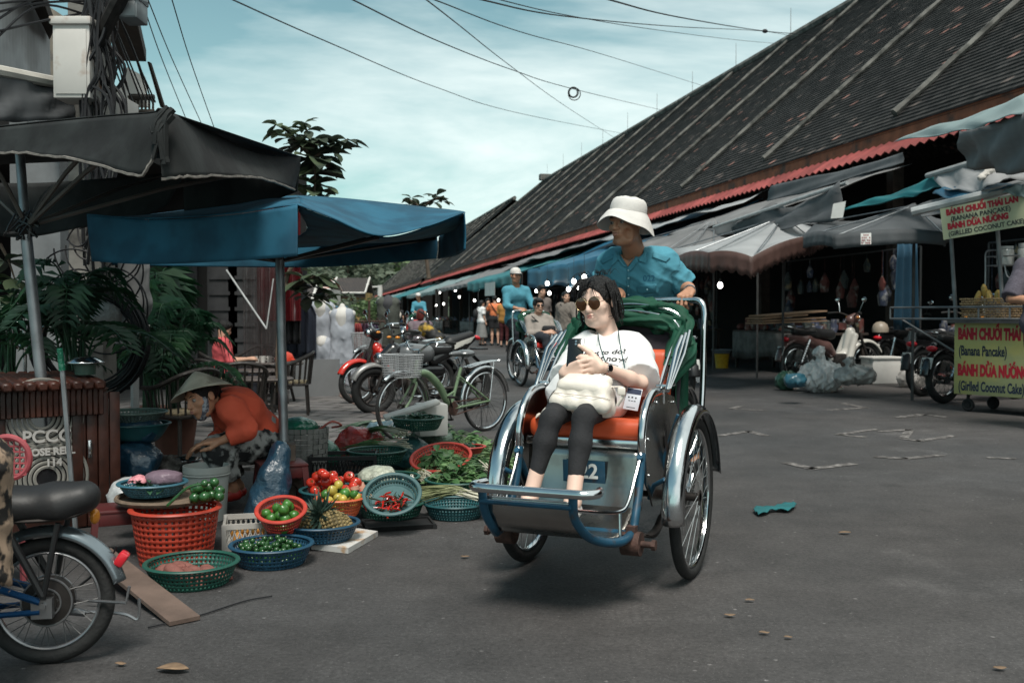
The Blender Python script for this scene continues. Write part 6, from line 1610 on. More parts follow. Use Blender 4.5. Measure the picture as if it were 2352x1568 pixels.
 wire_basket(t,(0,.50,.545),.31,.22,.19,BASKM); b=MB(); b.tube([(.04,.5,.30),(.07,.56,.55)],.0035,5); b.tube([(-.04,.5,.30),(-.07,.56,.55)],.0035,5); b.build('basket_stay',CHROME,t)
 return t
def spot(x,Y):return V(((x-CX)/FPX*Y,Y,0))
def heading(front,rear):d=front-rear; return math.atan2(-d.x,d.y)
fr_,re_=spot(919,8.45),spot(1118,9.2)
bik=make_bicycle('green step-through bicycle with a wire basket parked behind the vegetables',(fr_+re_)/2,heading(fr_,re_),GREENF)
text('martin','frame_lettering',mat('letter_pale',(.45,.48,.42),.6,var=0),bik,Matrix.Translation((.040,.115,.475))@Matrix.Rotation(-pi/2,4,'Z')@Matrix.Rotation(pi,4,'Z')@Matrix.Rotation(pi/2,4,'X')@Matrix.Rotation(.85,4,'Z'),.05,depth=.001)
def make_moto(label,loc,rz,c1,c2,style='cub',s=1.0,R=.28,alloy=0,tail=REDL,cat='motorbike',basket=False,ffm=None):
 t=thing('motorbike',label,cat,loc,rz); t.scale=(s,s,s); FR[t.name]=FR[t.name]@Matrix.Diagonal((s,s,s,1)); W2=.62; tr_=.045 if style=='sport' else .034
 wheel(t,(0,W2,R),(1,0,0),R,tr_,0 if alloy else 28,.08,IRON if alloy else CHROME,rr=.014,alloy=alloy); wheel(t,(0,-W2,R),(1,0,0),R,tr_*1.15,0 if alloy else 28,.1,IRON if alloy else CHROME,rr=.014,alloy=alloy)
 b=MB(); fender(b,(0,W2,R),(1,0,0),R+.025,.11,radians(25),radians(150),lip=.03); b.build('front_fender',ffm or c2,t,solid=.004)
 b=MB()
 for q in (-1,1):b.tube([(q*.07,W2,R),(q*.07,W2-.17,R+.42)],.02,8)
 b.tube([(0,W2-.17,R+.38),(0,W2-.23,R+.55)],.025,8); b.build('fork',IRON,t)
 def body(name,m,caps,h=.014,disp=.0):
  S=SDF()
  for c in caps:S.cap(V(c[0]),V(c[1]),c[2],c[3],k=.05)
  v_,f_=S.mesh(h); return npmesh(name,[(v_,f_)],m,t,world=False)
 zh=R+.60 if style=='sport' else R+.66; hy=W2-.26
 if style=='sport':
  body('tank',c2,[((.05,.22,.66),(.05,.0,.66),.12,.10),((-.05,.22,.66),(-.05,.0,.66),.12,.10),((0,.3,.64),(0,.34,.56),.10,.08)])
  body('fairing',c1,[((0,.38,.70),(0,.50,.62),.09,.07),((0,.36,.62),(0,.12,.40),.10,.10),((0,.1,.45),(0,-.2,.46),.09,.07)])
  body('seat',SEATM,[((0,-.02,.70),(0,-.28,.70),.075,.08),((0,-.34,.78),(0,-.60,.86),.075,.05)])
  body('tail_fairing',c1,[((0,-.12,.58),(0,-.5,.74),.07,.055),((0,-.5,.74),(0,-.68,.84),.055,.03)])
  b=MB()
  for q in (-1,1):b.poly([(q*.068,-.36,.70),(q*.066,-.36,.77),(q*.05,-.64,.85),(q*.05,-.58,.78)],.006,(q,0,0))
  b.build('side_panel',WHITEPL,t,smooth=False)
  b=MB(); b.ball((0,-.69,.83),(.05,.05,.028),12,8,Matrix.Rotation(.4,3,'X')); b.build('tail_light',tail,t)
  b=MB(); b.rbox((0,-.72,.70),(.16,.16,.02),.006); b.tube([(0,-.60,.66),(0,-.84,.44)],.03,6,flat=(1.6,.5)); b.rbox((0,-.84,.50),(.14,.01,.12),.004,Matrix.Rotation(-.5,3,'X')); b.build('rear_fender',BLACKP,t)
  b=MB(); b.ball((0,.56,.62),(.08,.05,.06),12,8); b.build('headlight',CHROME,t)
 else:
  body('body_cover',c1,[((0,-.10,.50),(0,-.45,.60),.08,.085),((0,-.45,.60),(0,-.78,.64),.085,.05),((0,.0,.40),(0,-.10,.50),.07,.08)])
  body('leg_shield',c2,[((.10,.34,.66),(.13,.22,.34),.045,.05),((-.10,.34,.66),(-.13,.22,.34),.045,.05),((0,.34,.72),(0,.26,.40),.07,.06),((0,.24,.38),(0,.02,.34),.07,.06)])
  body('seat',SEATM,[((0,-.02,.68),(0,-.35,.70),.075,.08),((0,-.35,.70),(0,-.66,.73),.08,.055)])
  body('head_cover',c1,[((0,.34,zh-.06),(0,.42,zh-.02),.075,.065)])
  b=MB(); b.ball((0,.475,zh-.03),(.06,.035,.05),12,8); b.build('headlight',CHROME,t)
  b=MB(); b.ball((0,-.82,.62),(.07,.05,.035),12,8); b.build('tail_light',tail,t)
  b=MB(); b.tube(smooth_path([(.09,-.35,.74),(.10,-.6,.76),(.06,-.84,.80),(-.06,-.84,.80),(-.10,-.6,.76),(-.09,-.35,.74)],5),.011,8); b.build('grab_rail',CHROME,t)
  b=MB(); fender(b,(0,-W2,R),(1,0,0),R+.05,.13,radians(40),radians(175),lip=.02); b.build('rear_fender',c1 if style=='cub' else BLACKP,t,solid=.004)
  b=MB(); b.rbox((0,-.90,.46),(.15,.008,.13),.004,Matrix.Rotation(-.3,3,'X')); pl=b.build('number_plate',mat('plate_white',(.45,.45,.43),.5,var=.1),t)
  b=MB()
  for j in range(2):
   for i in range(4+j):b.box((-.048+.024*i,-.908+.009*(1-j)*0-.008*j,.485-.05*j),(.012,.004,.032))
  b.build('plate_digits',INK,pl,smooth=False)
 b=MB(); b.rbox((0,.12,.30),(.2,.26,.22),.04); b.cyl((0,.16,.32),(0,.30,.36),.07,.06,12)
 for q in (-1,1):b.cyl((q*.1,.08,.28),(q*.13,.08,.28),.075,seg=16)
 b.build('engine',IRON,t)
 b=MB(); b.tube(smooth_path([(.06,.26,.26),(.1,.12,.16),(.12,-.2,.18)],4),.018,8); b.tube([(.12,-.2,.18),(.13,-.72,.27)],[.035,.045],12); b.build('exhaust',CHROME,t)
 for q in (-1,1):
  b=MB(); b.tube([(q*.11,-W2,R+.02),(q*.11,-W2+.14,R+.33)],.022,8)
  for i in range(7):b.torus((q*.11,-W2+.02+.014*i,R+.06+.032*i),.024,.007,(0,.4,1),12,5)
  b.tube([(q*.09,-W2,R),(q*.09,.0,.26)],.018,6); b.build('shock_absorber',CHROME if q>0 else IRON,t)
 b=MB(); b.tube(smooth_path([(-.33,hy-.14,zh+.04),(-.2,hy-.06,zh+.05),(-.05,hy,zh),(.05,hy,zh),(.2,hy-.06,zh+.05),(.33,hy-.14,zh+.04)],5),.011,8); b.build('handlebar',IRON,t)
 for q in (-1,1):
  b=MB(); b.tube([(q*.24,hy-.08,zh+.05),(q*.34,hy-.14,zh+.04)],.017,10); b.build('grip',RUBBER,t)
  b=MB(); b.tube([(q*.2,hy-.04,zh+.06),(q*.24,hy-.02,zh+.17),(q*.26,hy-.02,zh+.2)],.005,6); b.ball((q*.27,hy-.02,zh+.235),(.05,.012,.038),12,8); b.build('mirror',CHROME,t)
  b=MB(); b.ball((q*.11,hy+.02,zh-.02),(.025,.03,.018),8,6); b.build('turn_signal',AMBER,t)
 b=MB(); b.tube([(.06,-.05,.2),(.2,.04,.0)],.012,6); b.tube([(-.2,-.1,.19),(.2,-.1,.19)],.011,6)
 for q in (-1,1):b.tube([(q*.17,-.1,.19),(q*.23,-.1,.19)],.02,8)
 b.build('footpeg',IRON,t)
 if basket:wire_basket(t,(0,.66,.62),.3,.24,.2,BASKM,r=.0035)
 return t
fr_,re_=spot(838,10.7),spot(1100,11.45)
mb1=make_moto('black naked motorbike with a raised tail and red tail light behind the green bicycle',(fr_+re_)/2 ,heading(fr_,re_),BLKP,GREYP,'sport',.98,.265,alloy=5,ffm=mat('silver_fender',(.30,.29,.28),.35,.4,var=.1))
fr_,re_=spot(815,11.9),spot(1010,12.7)
make_moto('motorbike with a bright red front fender parked beyond the black naked motorbike',(fr_+re_)/2,heading(fr_,re_),BLKP,REDP,'cub',.95,.27)
fr_,re_=spot(845,12.7),spot(985,13.5)
make_bicycle('grey city bicycle whose wire basket shows behind the motorbikes',(fr_+re_)/2 ,heading(fr_,re_),IRON).scale=(1.1,1.1,1.15)
re_,fr_=spot(1806,15.6),spot(2010,16.3)
cub=make_moto('white and plum scooter parked with flattened cardboard on its seat',(fr_+re_)/2,heading(fr_,re_),BRNP,WHITEPL,'cub',1.12,.285)
t=thing('cardboard','flattened brown cardboard boxes laid over the scooter seat','cardboard',tuple(P(1822,745,15.55))); CARD=mat('cardboard',(.30,.19,.12),.85,var=.15,vscale=6)
b=MB(); q0_=P(1750,744,15.4); q1_=P(1900,738,15.9); dd_=(q1_-q0_)
for k,(dz,l0,l1) in enumerate(((0,0,1),(.035,.02,.98),(.075,.0,.7),(.11,.05,1.0))):
 a,e=q0_+dd_*l0+V((0,0,dz)),q0_+dd_*l1+V((0,0,dz+.015*k)); n_=V((-dd_.y,dd_.x,0)).normalized()*.42
 b.poly([a,e,e+n_,a+n_],.022,(0,0,1))
b.build('sheets',CARD,t,world=True,smooth=False)
re_,fr_=spot(2172,12.1),spot(2330,12.7)
make_moto('black motorbike with its back wheel beside the yellow food cart',(fr_+re_)/2,heading(fr_,re_),BLKP,BLKP,'cub',1.08,.285)
re_,fr_=spot(2112,13.1),spot(2270,13.9)
make_moto('dark motorbike with a white number plate and red tail behind the food cart',(fr_+re_)/2,heading(fr_,re_),BLKP,REDP,'scoot',1.12,.285)
re_,fr_=spot(1575,12.6),spot(1500,13.8)
make_moto('dark motorbike parked beyond the cyclo, mostly hidden by its push bar',(fr_+re_)/2,heading(fr_,re_),BLKP,GREYP,'scoot',1.0,.28)
re_,fr_=spot(2030,17.3),spot(2120,18.2)
make_moto('shadowed motorbike standing under the awning beyond the white scooter',(fr_+re_)/2,heading(fr_,re_),BLKP,GREYP,'cub',1.1,.285)
# helmet hanging there
t=thing('helmet','cream helmet hanging beside the white scooter','helmet',tuple(P(2022,760,16.6))); b=MB(); b.lathe([(.13,-.02),(.135,.04),(.11,.11),(.06,.15),(0,.16)],(0,0,0),seg=20); b.build('shell',mat('cream_gloss',(.30,.25,.2),.4,var=.1),t)
# electric bike at the left edge: rear wheel with hub motor, long seat
ERX=P(112,1386,3.04); ER=.195; EC=V((ERX.x,3.04,ER+.002))
t=thing('electric_bike','electric bike with a long black seat and hub motor wheel','electric bike',(EC.x,EC.y,0),radians(100)); EM=FR[t.name]
EDGE=mat('silver_rim',(.30,.30,.31),.35,.8,var=.1)
R=ER
wheel(t,(0,0,R),(1,0,0),R,.0215,36,.06,EDGE,rr=.007,spk=.0013)
hm_=MB(); hm_.lathe([(.0,.028),(.03,.028),(.072,.022),(.075,.0),(.072,-.022),(.03,-.028),(0,-.028)],(0,0,R),(1,0,0),36); hm_.build('hub_motor',IRON,t)
hm_=MB()
for q in (-1,1):hm_.torus((q*.022,0,R),.073,.0035,(1,0,0),40,6); hm_.torus((q*.028,0,R),.042,.003,(1,0,0),32,6)
hm_.cyl((-.07,0,R),(.07,0,R),.009,seg=10); hm_.box((.045,.005,R-.01),(.03,.06,.06)); hm_.box((-.045,.005,R-.01),(.03,.06,.06)); hm_.build('motor_ring',EDGE,t)
b=MB(); fender(b,(0,0,R),(1,0,0),R+.022,.07,radians(20),radians(166),lip=.014); b.build('rear_fender',mat('grey_steel_fender',(.20,.23,.25),.25,.8,var=.2),t,solid=.002)
S=SDF(); S.chain([(.0,.32,R+.305),(.0,.1,R+.295),(0,-.03,R+.300),(0,-.10,R+.315)],[.05,.055,.06,.045],k=.03)
for q in (-.035,.035):S.chain([(q,.32,R+.30),(q,.1,R+.29),(q,-.04,R+.295),(q*.7,-.105,R+.315)],[.042,.045,.047,.04],k=.03)
S.cut((0,0,R+.262),(0,0,-1)); v_,f_=S.mesh(.006); npmesh('seat',[(v_,f_)],SEATM,t,world=False)
b=MB(); b.tube(smooth_path([(.06,.35,R+.262),(.07,.1,R+.258),(.065,-.07,R+.265),(0,-.13,R+.285),(-.065,-.07,R+.265),(-.07,.1,R+.258),(-.06,.35,R+.262)],5),.006,6); b.build('seat_rail',IRON,t)
for q in (-1,1):
 b=MB(); b.tube([(q*.062,.0,R+.02),(q*.062,-.045,R+.25)],.009,8); b.tube([(q*.062,.0,R+.03),(q*.062,.11,R+.255)],.012,8); b.build('seat_stay',BLACKP,t)
 b=MB(); b.tube([(q*.055,.01,R+.01),(q*.045,.2,R+.08)],.011,8); b.tube([(q*.055,.01,R-.02),(q*.05,.25,R-.03)],.009,8); b.build('chain_stay',mat('metal_blue',(.01,.06,.16),.3,.4,var=.1),t)
b=MB(); b.ball((.05,-.125,R+.245),(.022,.016,.025),10,8); b.build('turn_signal',AMBER,t)
b=MB(); b.rbox((0,-.215,R+.12),(.05,.03,.045),.008,Matrix.Rotation(.6,3,'X')); b.build('tail_light',REDL,t)
b=MB(); b.tube(smooth_path([(.06,.03,R-.045),(.07,-.06,R-.06),(.07,-.09,R-.065)],4),.012,8); b.tube(smooth_path([(.07,-.08,R-.06),(.075,-.2,R-.075),(.08,-.245,R-.095),(.08,-.25,R-.03)],5),.005,8); b.tube([(.05,-.02,R-.01),(-.07,-.24,R+.0),(-.07,-.25,R+.05)],.005,6); b.build('side_stand',EDGE,t)
b=MB(); b.tube(smooth_path([(.03,0,R),(.04,-.08,R+.03),(.02,-.17,R+.11),(0,-.20,R+.16)],6),.003,5); b.build('cable',WIRE,t)
# the hidden front half of it, outside the frame
b=MB(); b.tube(smooth_path([(0,.12,R+.1),(0,.4,R+.02),(0,.7,R+.15),(0,.85,R+.45)],5),.025,8); b.build('frame',BLACKP,t)
wheel(t,(0,1.0,R),(1,0,0),R,.0215,0,.06,EDGE)
b=MB(); b.tube([(0,1.0,R),(0,.86,R+.5)],.02,8); b.tube([(-.25,.8,R+.52),(.25,.8,R+.52)],.012,8); b.build('handlebar',IRON,t)
# food cart
CREAMB=mat('cream_board',(.44,.45,.29),.6,var=.1,vscale=4)
YEL=mat('yellow_board',(.44,.41,.15),.5,var=.08,vscale=3,col2=(.34,.36,.18),c2amt=.5,c2scale=2); STLC=mat('cart_steel',(.16,.165,.17),.5,.5,var=.3,vscale=6)
ca,cb_=P(2192,905,11.15),P(2400,918,10.3); ca.z=cb_.z=.19
ux=(cb_-ca).normalized(); uy=V((-ux.y,ux.x,0)); Lc=1.75
CMx=Matrix(((ux.x,uy.x,0,ca.x),(ux.y,uy.y,0,ca.y),(0,0,1,0),(0,0,0,1)))
cart=thing('food_cart','steel food cart with yellow pancake boards on small wheels','food cart',(ca.x,ca.y,0)); cm=FR[cart.name].inverted()@CMx
def kb_():return MB(cm)
b=kb_(); b.rbox((Lc/2,.32,.60),(Lc,.62,.75),.01); b.build('cabinet',STLC,cart)
b=kb_(); b.rbox((Lc/2,-.006,.595),(Lc,.012,.80),.004); brd=b.build('front_board',YEL,cart)
b=kb_(); b.box((Lc/2,.3,1.0),(Lc+.1,.75,.03));
for z in (1.03,1.16):b.tube([(-.75,-.12,z),(Lc,-.12,z)],.014,6)
for x in (-.75,-.35,.0,.35,.7,1.1,1.5):b.tube([(x,-.12,1.03),(x,-.12,1.16)],.011,6)
b.tube([(-.75,-.12,1.03),(-.75,.6,1.03)],.014,6); b.tube([(-.75,.1,1.02),(0,.3,.55)],.012,6); b.build('counter_rail',STLC,cart)
for x in (.0,.55,1.6):b=kb_(); b.tube([(x,.02,1.0),(x-.1*(x<1),.02,2.25)],.022,8); b.build('post',STLC,cart)
wp_=V(cm@V((.13,.0,.075)))
for x,y in ((.13,.06),(1.05,.06),(.13,.55),(1.05,.55)):
 b=kb_(); b.tube([(x,y,.24),(x,y,.10)],.018,8); b.torus((x,y,.075),.052,.022,(0,1,0),24,8); b.cyl((x,y-.02,.075),(x,y+.02,.075),.03,seg=14); b.build('caster',RUBBER,cart)
REDT=mat('red_lettering',(.38,.015,.03),.6,var=.05); NAVYT=mat('navy_lettering',(.008,.018,.045),.6,var=.05); CREAMT=mat('cream_outline',(.55,.55,.35),.6,var=0)
def board_text(s_,x,z,sz,m,wd,bold,y=-.0135,base=cm,par=None,name='lettering',dp=.0008):return text(s_,name,m,par or brd,base@Matrix.Translation((x,y,z))@Matrix.Rotation(pi/2,4,'X'),sz,wd,depth=dp,bold=bold,cx='LEFT')
for s_,z,sz,wd in (('BÁNH CHUỐI THÁI LAN',.86,.165,.50),('BÁNH DỪA NƯỚNG',.46,.165,.53)):board_text(s_,.045,z,sz,REDT,wd,.011)
for s_,z,sz,wd in (('(Banana Pancake)',.675,.15,.53),('(Girlled Coconut Cake)',.285,.15,.52)):board_text(s_,.055,z,sz,NAVYT,wd,.004)
for (x,z) in ((.92,.62),(.95,.35)):
 b=kb_(); b.box((x+.12,-.014,z),(.32,.004,.22)); ph_=b.build('food_picture',mat('picture_dark',(.05,.04,.035),.5,var=.4,vscale=8),brd,smooth=False)
 b=kb_(); rr=random.Random(int(x*100))
 for i in range(12):b.ball((x+.02+.2*rr.random(),-.017,z-.07+.14*rr.random()),(.035,.002,.014),8,5)
 b.build('pictured_cake',mat('picture_gold',(.38,.18,.04),.5,var=.5,vscale=30),ph_)
# hanging sign
sa,sb=P(2160,480,10.8),P(2375,437,10.1); sz_=(P(2160,480,10.8).z-P(2160,552,10.8).z); su=(sb-sa); Ls=su.length; su.normalize(); sv=V((0,0,-1)); sn=V((su.y,-su.x,0)).normalized()
sg=thing('hanging_sign','pale yellow pancake sign hanging from the awning pipe above the cart','sign',tuple(sa)); SM=FR[sg.name].inverted()@plane_at(sa,su,V((0,0,1)))
b=MB(SM); b.box((Ls/2,-sz_/2,0),(Ls,sz_,.015)); b.build('board',CREAMB,sg,smooth=False)
for s_,k,sz,m,wd,bo in (('BÁNH CHUỐI THÁI LAN',.17,.085,REDT,.80,.006),('(BANANA PANCAKE)',.40,.070,INK,.93,.0015),('BÁNH DỪA NƯỚNG',.62,.085,REDT,.80,.006),('(GIRLLED COCONUT CAKE)',.86,.068,INK,.90,.0015)):
 text(s_,'lettering',m,sg,SM@Matrix.Translation((.06 if k not in (.40,) else .10,-sz_*k,.009)),sz,wd,depth=.001,bold=bo,cx='LEFT')
# things on the cart
def lay(obj):return obj
b=MB(cm); rr=random.Random(1)
wv=thing('wicker_basket','woven tray basket of bananas on the cart counter','basket',tuple(CMx@V((.35,.15,1.02)))); wm=FR[wv.name].inverted()@CMx
b=MB(wm)
for j in range(9):
 for i in range(26):b.rbox((.10+.042*i+(.02 if j % 2 else 0),-.035-.002*j,1.04+.026*j),(.036,.014,.02),.004,None,1)
b.box((.62,.14,1.03),(1.1,.36,.02)); b.build('weave',mat('wicker',(.36,.23,.12),.7,var=.3,vscale=14,bump=.3),wv)
BAN=mat('banana_yellow',(.55,.34,.09),.5,var=.15,vscale=14,col2=(.25,.12,.05),c2amt=.36,c2scale=20)
b0=None
for i,(x,y,z,a) in enumerate(((.22,.05,1.30,.3),(.30,.08,1.34,-.2),(.38,.05,1.31,.5),(.46,.08,1.30,.1),(.26,.14,1.37,.2),(.75,.08,1.28,.9),(.82,.1,1.29,.7))):
 if b0 is None:
  b=MB(); b.tube(smooth_path([(0,0,-.07),(.012,0,-.03),(.012,0,.03),(0,0,.075)],4),[.008,.03,.034,.030,.012],8); o=one(b,'banana',BAN,'stubby yellow banana standing in the woven tray on the cart','banana','bananas on the cart',base=(0,0,0)); b0=o
 else:o=b0.copy(); COL.objects.link(o)
 o.location=CMx@V((x,y,z-.03)); o.rotation_euler=(a*.5,a,i)
rk=thing('wire_rack','grey wire rack holding two jars above the cart','rack',tuple(CMx@V((.28,.25,1.05)))); rm=FR[rk.name].inverted()@CMx
b=MB(rm)
for x in (.20,.92):
 b.tube(smooth_path([(x,.25,1.03),(x,.25,1.6),(x,.25,1.76),(x+.06,.25,1.79),(x+.18,.25,1.77),(x+.2,.25,1.66)],4),.010,6)
for z in (1.62,1.72):b.tube([(.2,.25,z),(1.0,.25,z)],.008,6); b.tube([(.2,.42,z),(1.0,.42,z)],.008,6)
b.tube(smooth_path([(.42,.25,1.62),(.45,.25,1.5),(.52,.25,1.44),(.52,.25,1.2)],4),.008,6); b.build('frame',PIPE,rk)
JAR=mat('jar_glass',(.35,.36,.35),.15,var=.2,spec=.7);
for x,lb in ((.38,'clear glass jar with a pale lid, nearer the post of the rack'),(.62,'clear glass jar with a white lid standing taller on the rack')):
 j=thing('jar',lb,'jar',tuple(CMx@V((x,.33,1.63)))); b=MB(); b.lathe([(0,0),(.085,0),(.09,.02),(.09,.15),(.075,.17)],(0,0,0),seg=20); b.build('glass',JAR,j); b=MB(); b.cyl((0,0,.17),(0,0,.20 if x<.5 else .22),.082,seg=20); b.build('lid',PIPEP,j)
j=thing('cooking_pot','steel pot with a lid on the cart counter beside the bananas','pot',tuple(CMx@V((.95,.22,1.03)))); b=MB(); b.lathe([(0,0),(.16,0),(.165,.2),(.17,.21),(.12,.25),(.03,.27),(0,.28)],(0,0,0),seg=24); b.build('body',CHROME,j)
# ------------------------------------------------------------------ produce, baskets and other small things
def plast(n,c,rough=.48):return mat(n,c,rough,var=.14,vscale=20,spec=.5)
BGR,BTE,BBL,BRE,BOR,BLG=plast('basket_green',(.012,.075,.055)),plast('basket_teal',(.015,.085,.095)),plast('basket_blue',(.010,.055,.10)),plast('basket_red',(.42,.045,.03)),plast('basket_orange',(.52,.10,.035)),plast('basket_sage',(.10,.15,.13))
def basket(label,c,R,h,m,rb=.78,tilt=None,rows=5,seg=56,name='plastic_basket',cat='basket',hole=True,group=None,rim=.008,inner=None,ht=None):
 t=thing(name,label,cat,tuple(c),0,group); Mt=(Matrix.Rotation(tilt[1],4,V(tilt[0])) if tilt else Matrix.Identity(4))
 b=MB(Mt); rr=[]
 for j in range(rows):z0,z1=j/rows,(j+1)/rows; rr+=[z0+.0,z0+(z1-z0)*.48]
 rr.append(1.0); an=[]
 for k in range(seg):an+=[2*pi*k/seg,2*pi*(k+.50)/seg]
 def pt_(i,f):r=R*(rb+(1-rb)*f**.8); return (cos(an[i % len(an)])*r,sin(an[i % len(an)])*r,h*f)
 n=len(an); vs=[pt_(i,f) for f in rr for i in range(n)]; fs=[]
 for j in range(len(rr)-1):
  for i in range(n):
   if hole and j % 2==1 and i % 2==1 and 0<j<len(rr)-1-0:continue
   fs.append((j*n+i,j*n+(i+1) % n,(j+1)*n+(i+1) % n,(j+1)*n+i))
 vs.append((0,0,.003)); fs+=[(i,(i+1) % n,len(vs)-1) for i in range(n)]
 b.add(vs,fs); b.build('basket_wall',m,t,solid=.003,angle=30)
 b=MB(Mt); b.torus((0,0,h),R,rim,(0,0,1),48,8,flat=(1.3,.8)); b.build('rim',m,t)
 return t,FR[t.name]@Mt
def repeat(proto,spots,label,group,rr,rot=True,sc=(.88,1.12)):
 """copies of one small thing at world spots"""
 for i,p_ in enumerate(spots):
  o=proto if i==0 else copytree(proto)
  o.location=p_; o['label']=label; o['group']=group
  if rot:o.rotation_euler=(rr.uniform(-.8,.8),rr.uniform(-.8,.8),rr.uniform(0,6.3))
  k=rr.uniform(*sc); o.scale=(k,k,k)
def heap(M,R,n,r,z0,rr,layers=3,dome=.5):
 out=[]; tries=0
 while len(out)<n and tries<9000:
  tries+=1; a=rr.uniform(0,6.283); q=R*math.sqrt(rr.random()); lay_=0; p_=V((cos(a)*q,sin(a)*q,z0+r))
  while any((p_-o).length<r*1.72 for o in out) and lay_<14:p_.z+=r*.35; lay_+=1
  if p_.z>z0+r+r*2*layers*(1-dome*(q/R)**2):continue
  if not any((p_-o).length<r*1.72 for o in out):out.append(p_)
 return [M@p_ for p_ in out]
LIME=mat('lime_green',(.045,.15,.025),.3,var=.35,vscale=20,bump=.1,bscale=200,spec=.5); LIMEL=mat('lime_pale',(.16,.24,.05),.3,var=.25,vscale=20,spec=.5); LIMED=mat('calamansi_green',(.02,.075,.02),.25,var=.4,vscale=25,spec=.6)
TOM=mat('tomato_red',(.50,.035,.018),.18,var=.15,vscale=8,spec=.6); YLM=mat('yellow_lime',(.42,.33,.06),.3,var=.3,vscale=14,spec=.5); ONI=mat('onion_skin',(.40,.20,.14),.35,var=.2,vscale=9); STEMG=mat('stem_green',(.03,.10,.025),.6,var=.2)
def fruit(name,m,r,prof,label,cat,stem=None):
 t=thing(name,label,cat,(0,0,0)); b=MB(); b.lathe([(r*a,r*z) for a,z in prof],(0,0,0),seg=16); b.build('flesh',m,t)
 if stem:b=MB(); stem(b,r); b.build('stem',STEMG,t)
 return t
RND=[(0,-1),(.5,-.87),(.87,-.5),(1,0),(.87,.5),(.5,.87),(0,1)]; TOMP=[(0,-.8),(.5,-.78),(.9,-.45),(1.04,0),(.92,.45),(.55,.72),(.2,.68),(0,.6)]; LMP=[(0,-1.12),(.12,-1.05),(.5,-.85),(.87,-.45),(1,0),(.87,.5),(.5,.88),(.12,1.08),(0,1.15)]
stm=lambda b,r:[b.tube([(0,0,r*.6),(cos(a)*r*.45,sin(a)*r*.45,r*.78)],[.0025,.001],4) for a in (0,1.25,2.5,3.77,5.0)]+[b.tube([(0,0,r*.6),(0,0,r*.95)],.0018,4)]
dot=lambda b,r:b.cyl((0,0,r*1.0),(0,0,r*1.16),.0022,seg=5)
LEAFG=mat('herb_leaf',(.065,.155,.055),.5,var=.4,vscale=8,backlit=.2,spec=.4,col2=(.13,.23,.09),c2amt=.45,c2scale=9); LEAFK=mat('dark_herb',(.03,.085,.045),.45,var=.4,vscale=8,backlit=.1,spec=.5); LEAFY=mat('pale_green_leaf',(.17,.27,.12),.5,var=.35,vscale=9,backlit=.25,spec=.4)
def greens(label,M,R,n,L,m,seed,h=.05,z0=.0,name='leafy_greens',wd=.28,stems=False,cat='greens',flat_=.5):
 rr=random.Random(seed); t=thing(name,label,cat,tuple(M.to_translation())); Ml=FR[t.name].inverted()@M; lf=MB(Ml); st=MB(Ml)
 for i in range(n):
  a=rr.uniform(0,6.28); q=R*math.sqrt(rr.random()); p_=V((cos(a)*q,sin(a)*q,z0+h*(1-(q/R)**2)*rr.uniform(.3,1.1))); az=rr.uniform(0,6.28); el=rr.uniform(-.3,flat_); d=V((cos(az)*cos(el),sin(az)*cos(el),sin(el))); l_=L*rr.uniform(.6,1.2)
  sd=d.cross(V((rr.uniform(-.5,.5),rr.uniform(-.5,.5),1))).normalized(); up_=sd.cross(d); vs=[]
  for k in range(5):
   f=k/4; w_=l_*wd*sin(pi*min(.98,.08+f*.9)); c=p_+d*l_*f-V((0,0,l_*.25*f*f)); vs+=[c-sd*w_+up_*w_*.4,c,c+sd*w_+up_*w_*.4]
  lf.add(vs,[q_ for k in range(4) for q_ in ((k*3,k*3+1,k*3+4,k*3+3),(k*3+1,k*3+2,k*3+5,k*3+4))])
  if stems:st.tube([p_,p_-d*l_*.9-V((0,0,.004))],[.0022,.0016],4,cap=False)
 o=lf.build('leaf',m,t); o['kind']='stuff'
 if stems:o=st.build('stems',LEAFY,t); o['kind']='stuff'
 return t
rr=random.Random(21)
def GB(x,y,z=0.0):return G(x,y,z)
# front row
t,M=basket('wide green basket of pinkish sweet potatoes lying nearest the plank',GB(441,1338),.178,.085,BGR)
SWP=mat('sweet_potato',(.20,.075,.06),.75,var=.3,vscale=14,bump=.3,bscale=60); tt=thing('sweet_potato','x','sweet potato',(0,0,0)); b=MB(); b.tube(smooth_path([(-.055,0,0),(-.03,.004,.002),(.02,0,0),(.06,-.006,-.002)],4),[.006,.021,.027,.026,.022,.015,.005],10); b.build('root',SWP,tt)
repeat(tt,[M@V((rr.uniform(-.09,.09),rr.uniform(-.06,.06),.018+.018*(i % 3))) for i in range(17)],'pinkish sweet potato lying in the wide green basket','sweet potatoes in the green basket',rr,rot=False)
for o in [o for o in COL.objects if o.get('group')=='sweet potatoes in the green basket']:o.rotation_euler=(0,rr.uniform(-.3,.3),rr.uniform(-.9,.9))
t,M=basket('dark blue oval basket full of tiny green limes at the road edge',GB(624,1293),.172,.085,BBL)
repeat(fruit('small_lime',LIMED,.0125,RND,'','lime',dot),heap(M,.135,150,.0125,.02,rr,4),'tiny round green lime in the dark blue basket','tiny limes in the dark blue basket',rr)
t,M=basket('red bowl basket of green limes tipped towards the road',GB(648,1212,.10),.108,.10,BRE,rb=.62,tilt=((1,.1,0),.38))
repeat(fruit('lime',LIME,.0235,LMP,'','lime',dot),heap(M,.072,16,.0235,.012,rr,2),'green lime lying in the red bowl basket','limes in the red bowl',rr)
t,M=basket('blue basket holding two pineapples on the white board',GB(738,1236,.03),.172,.075,BBL)
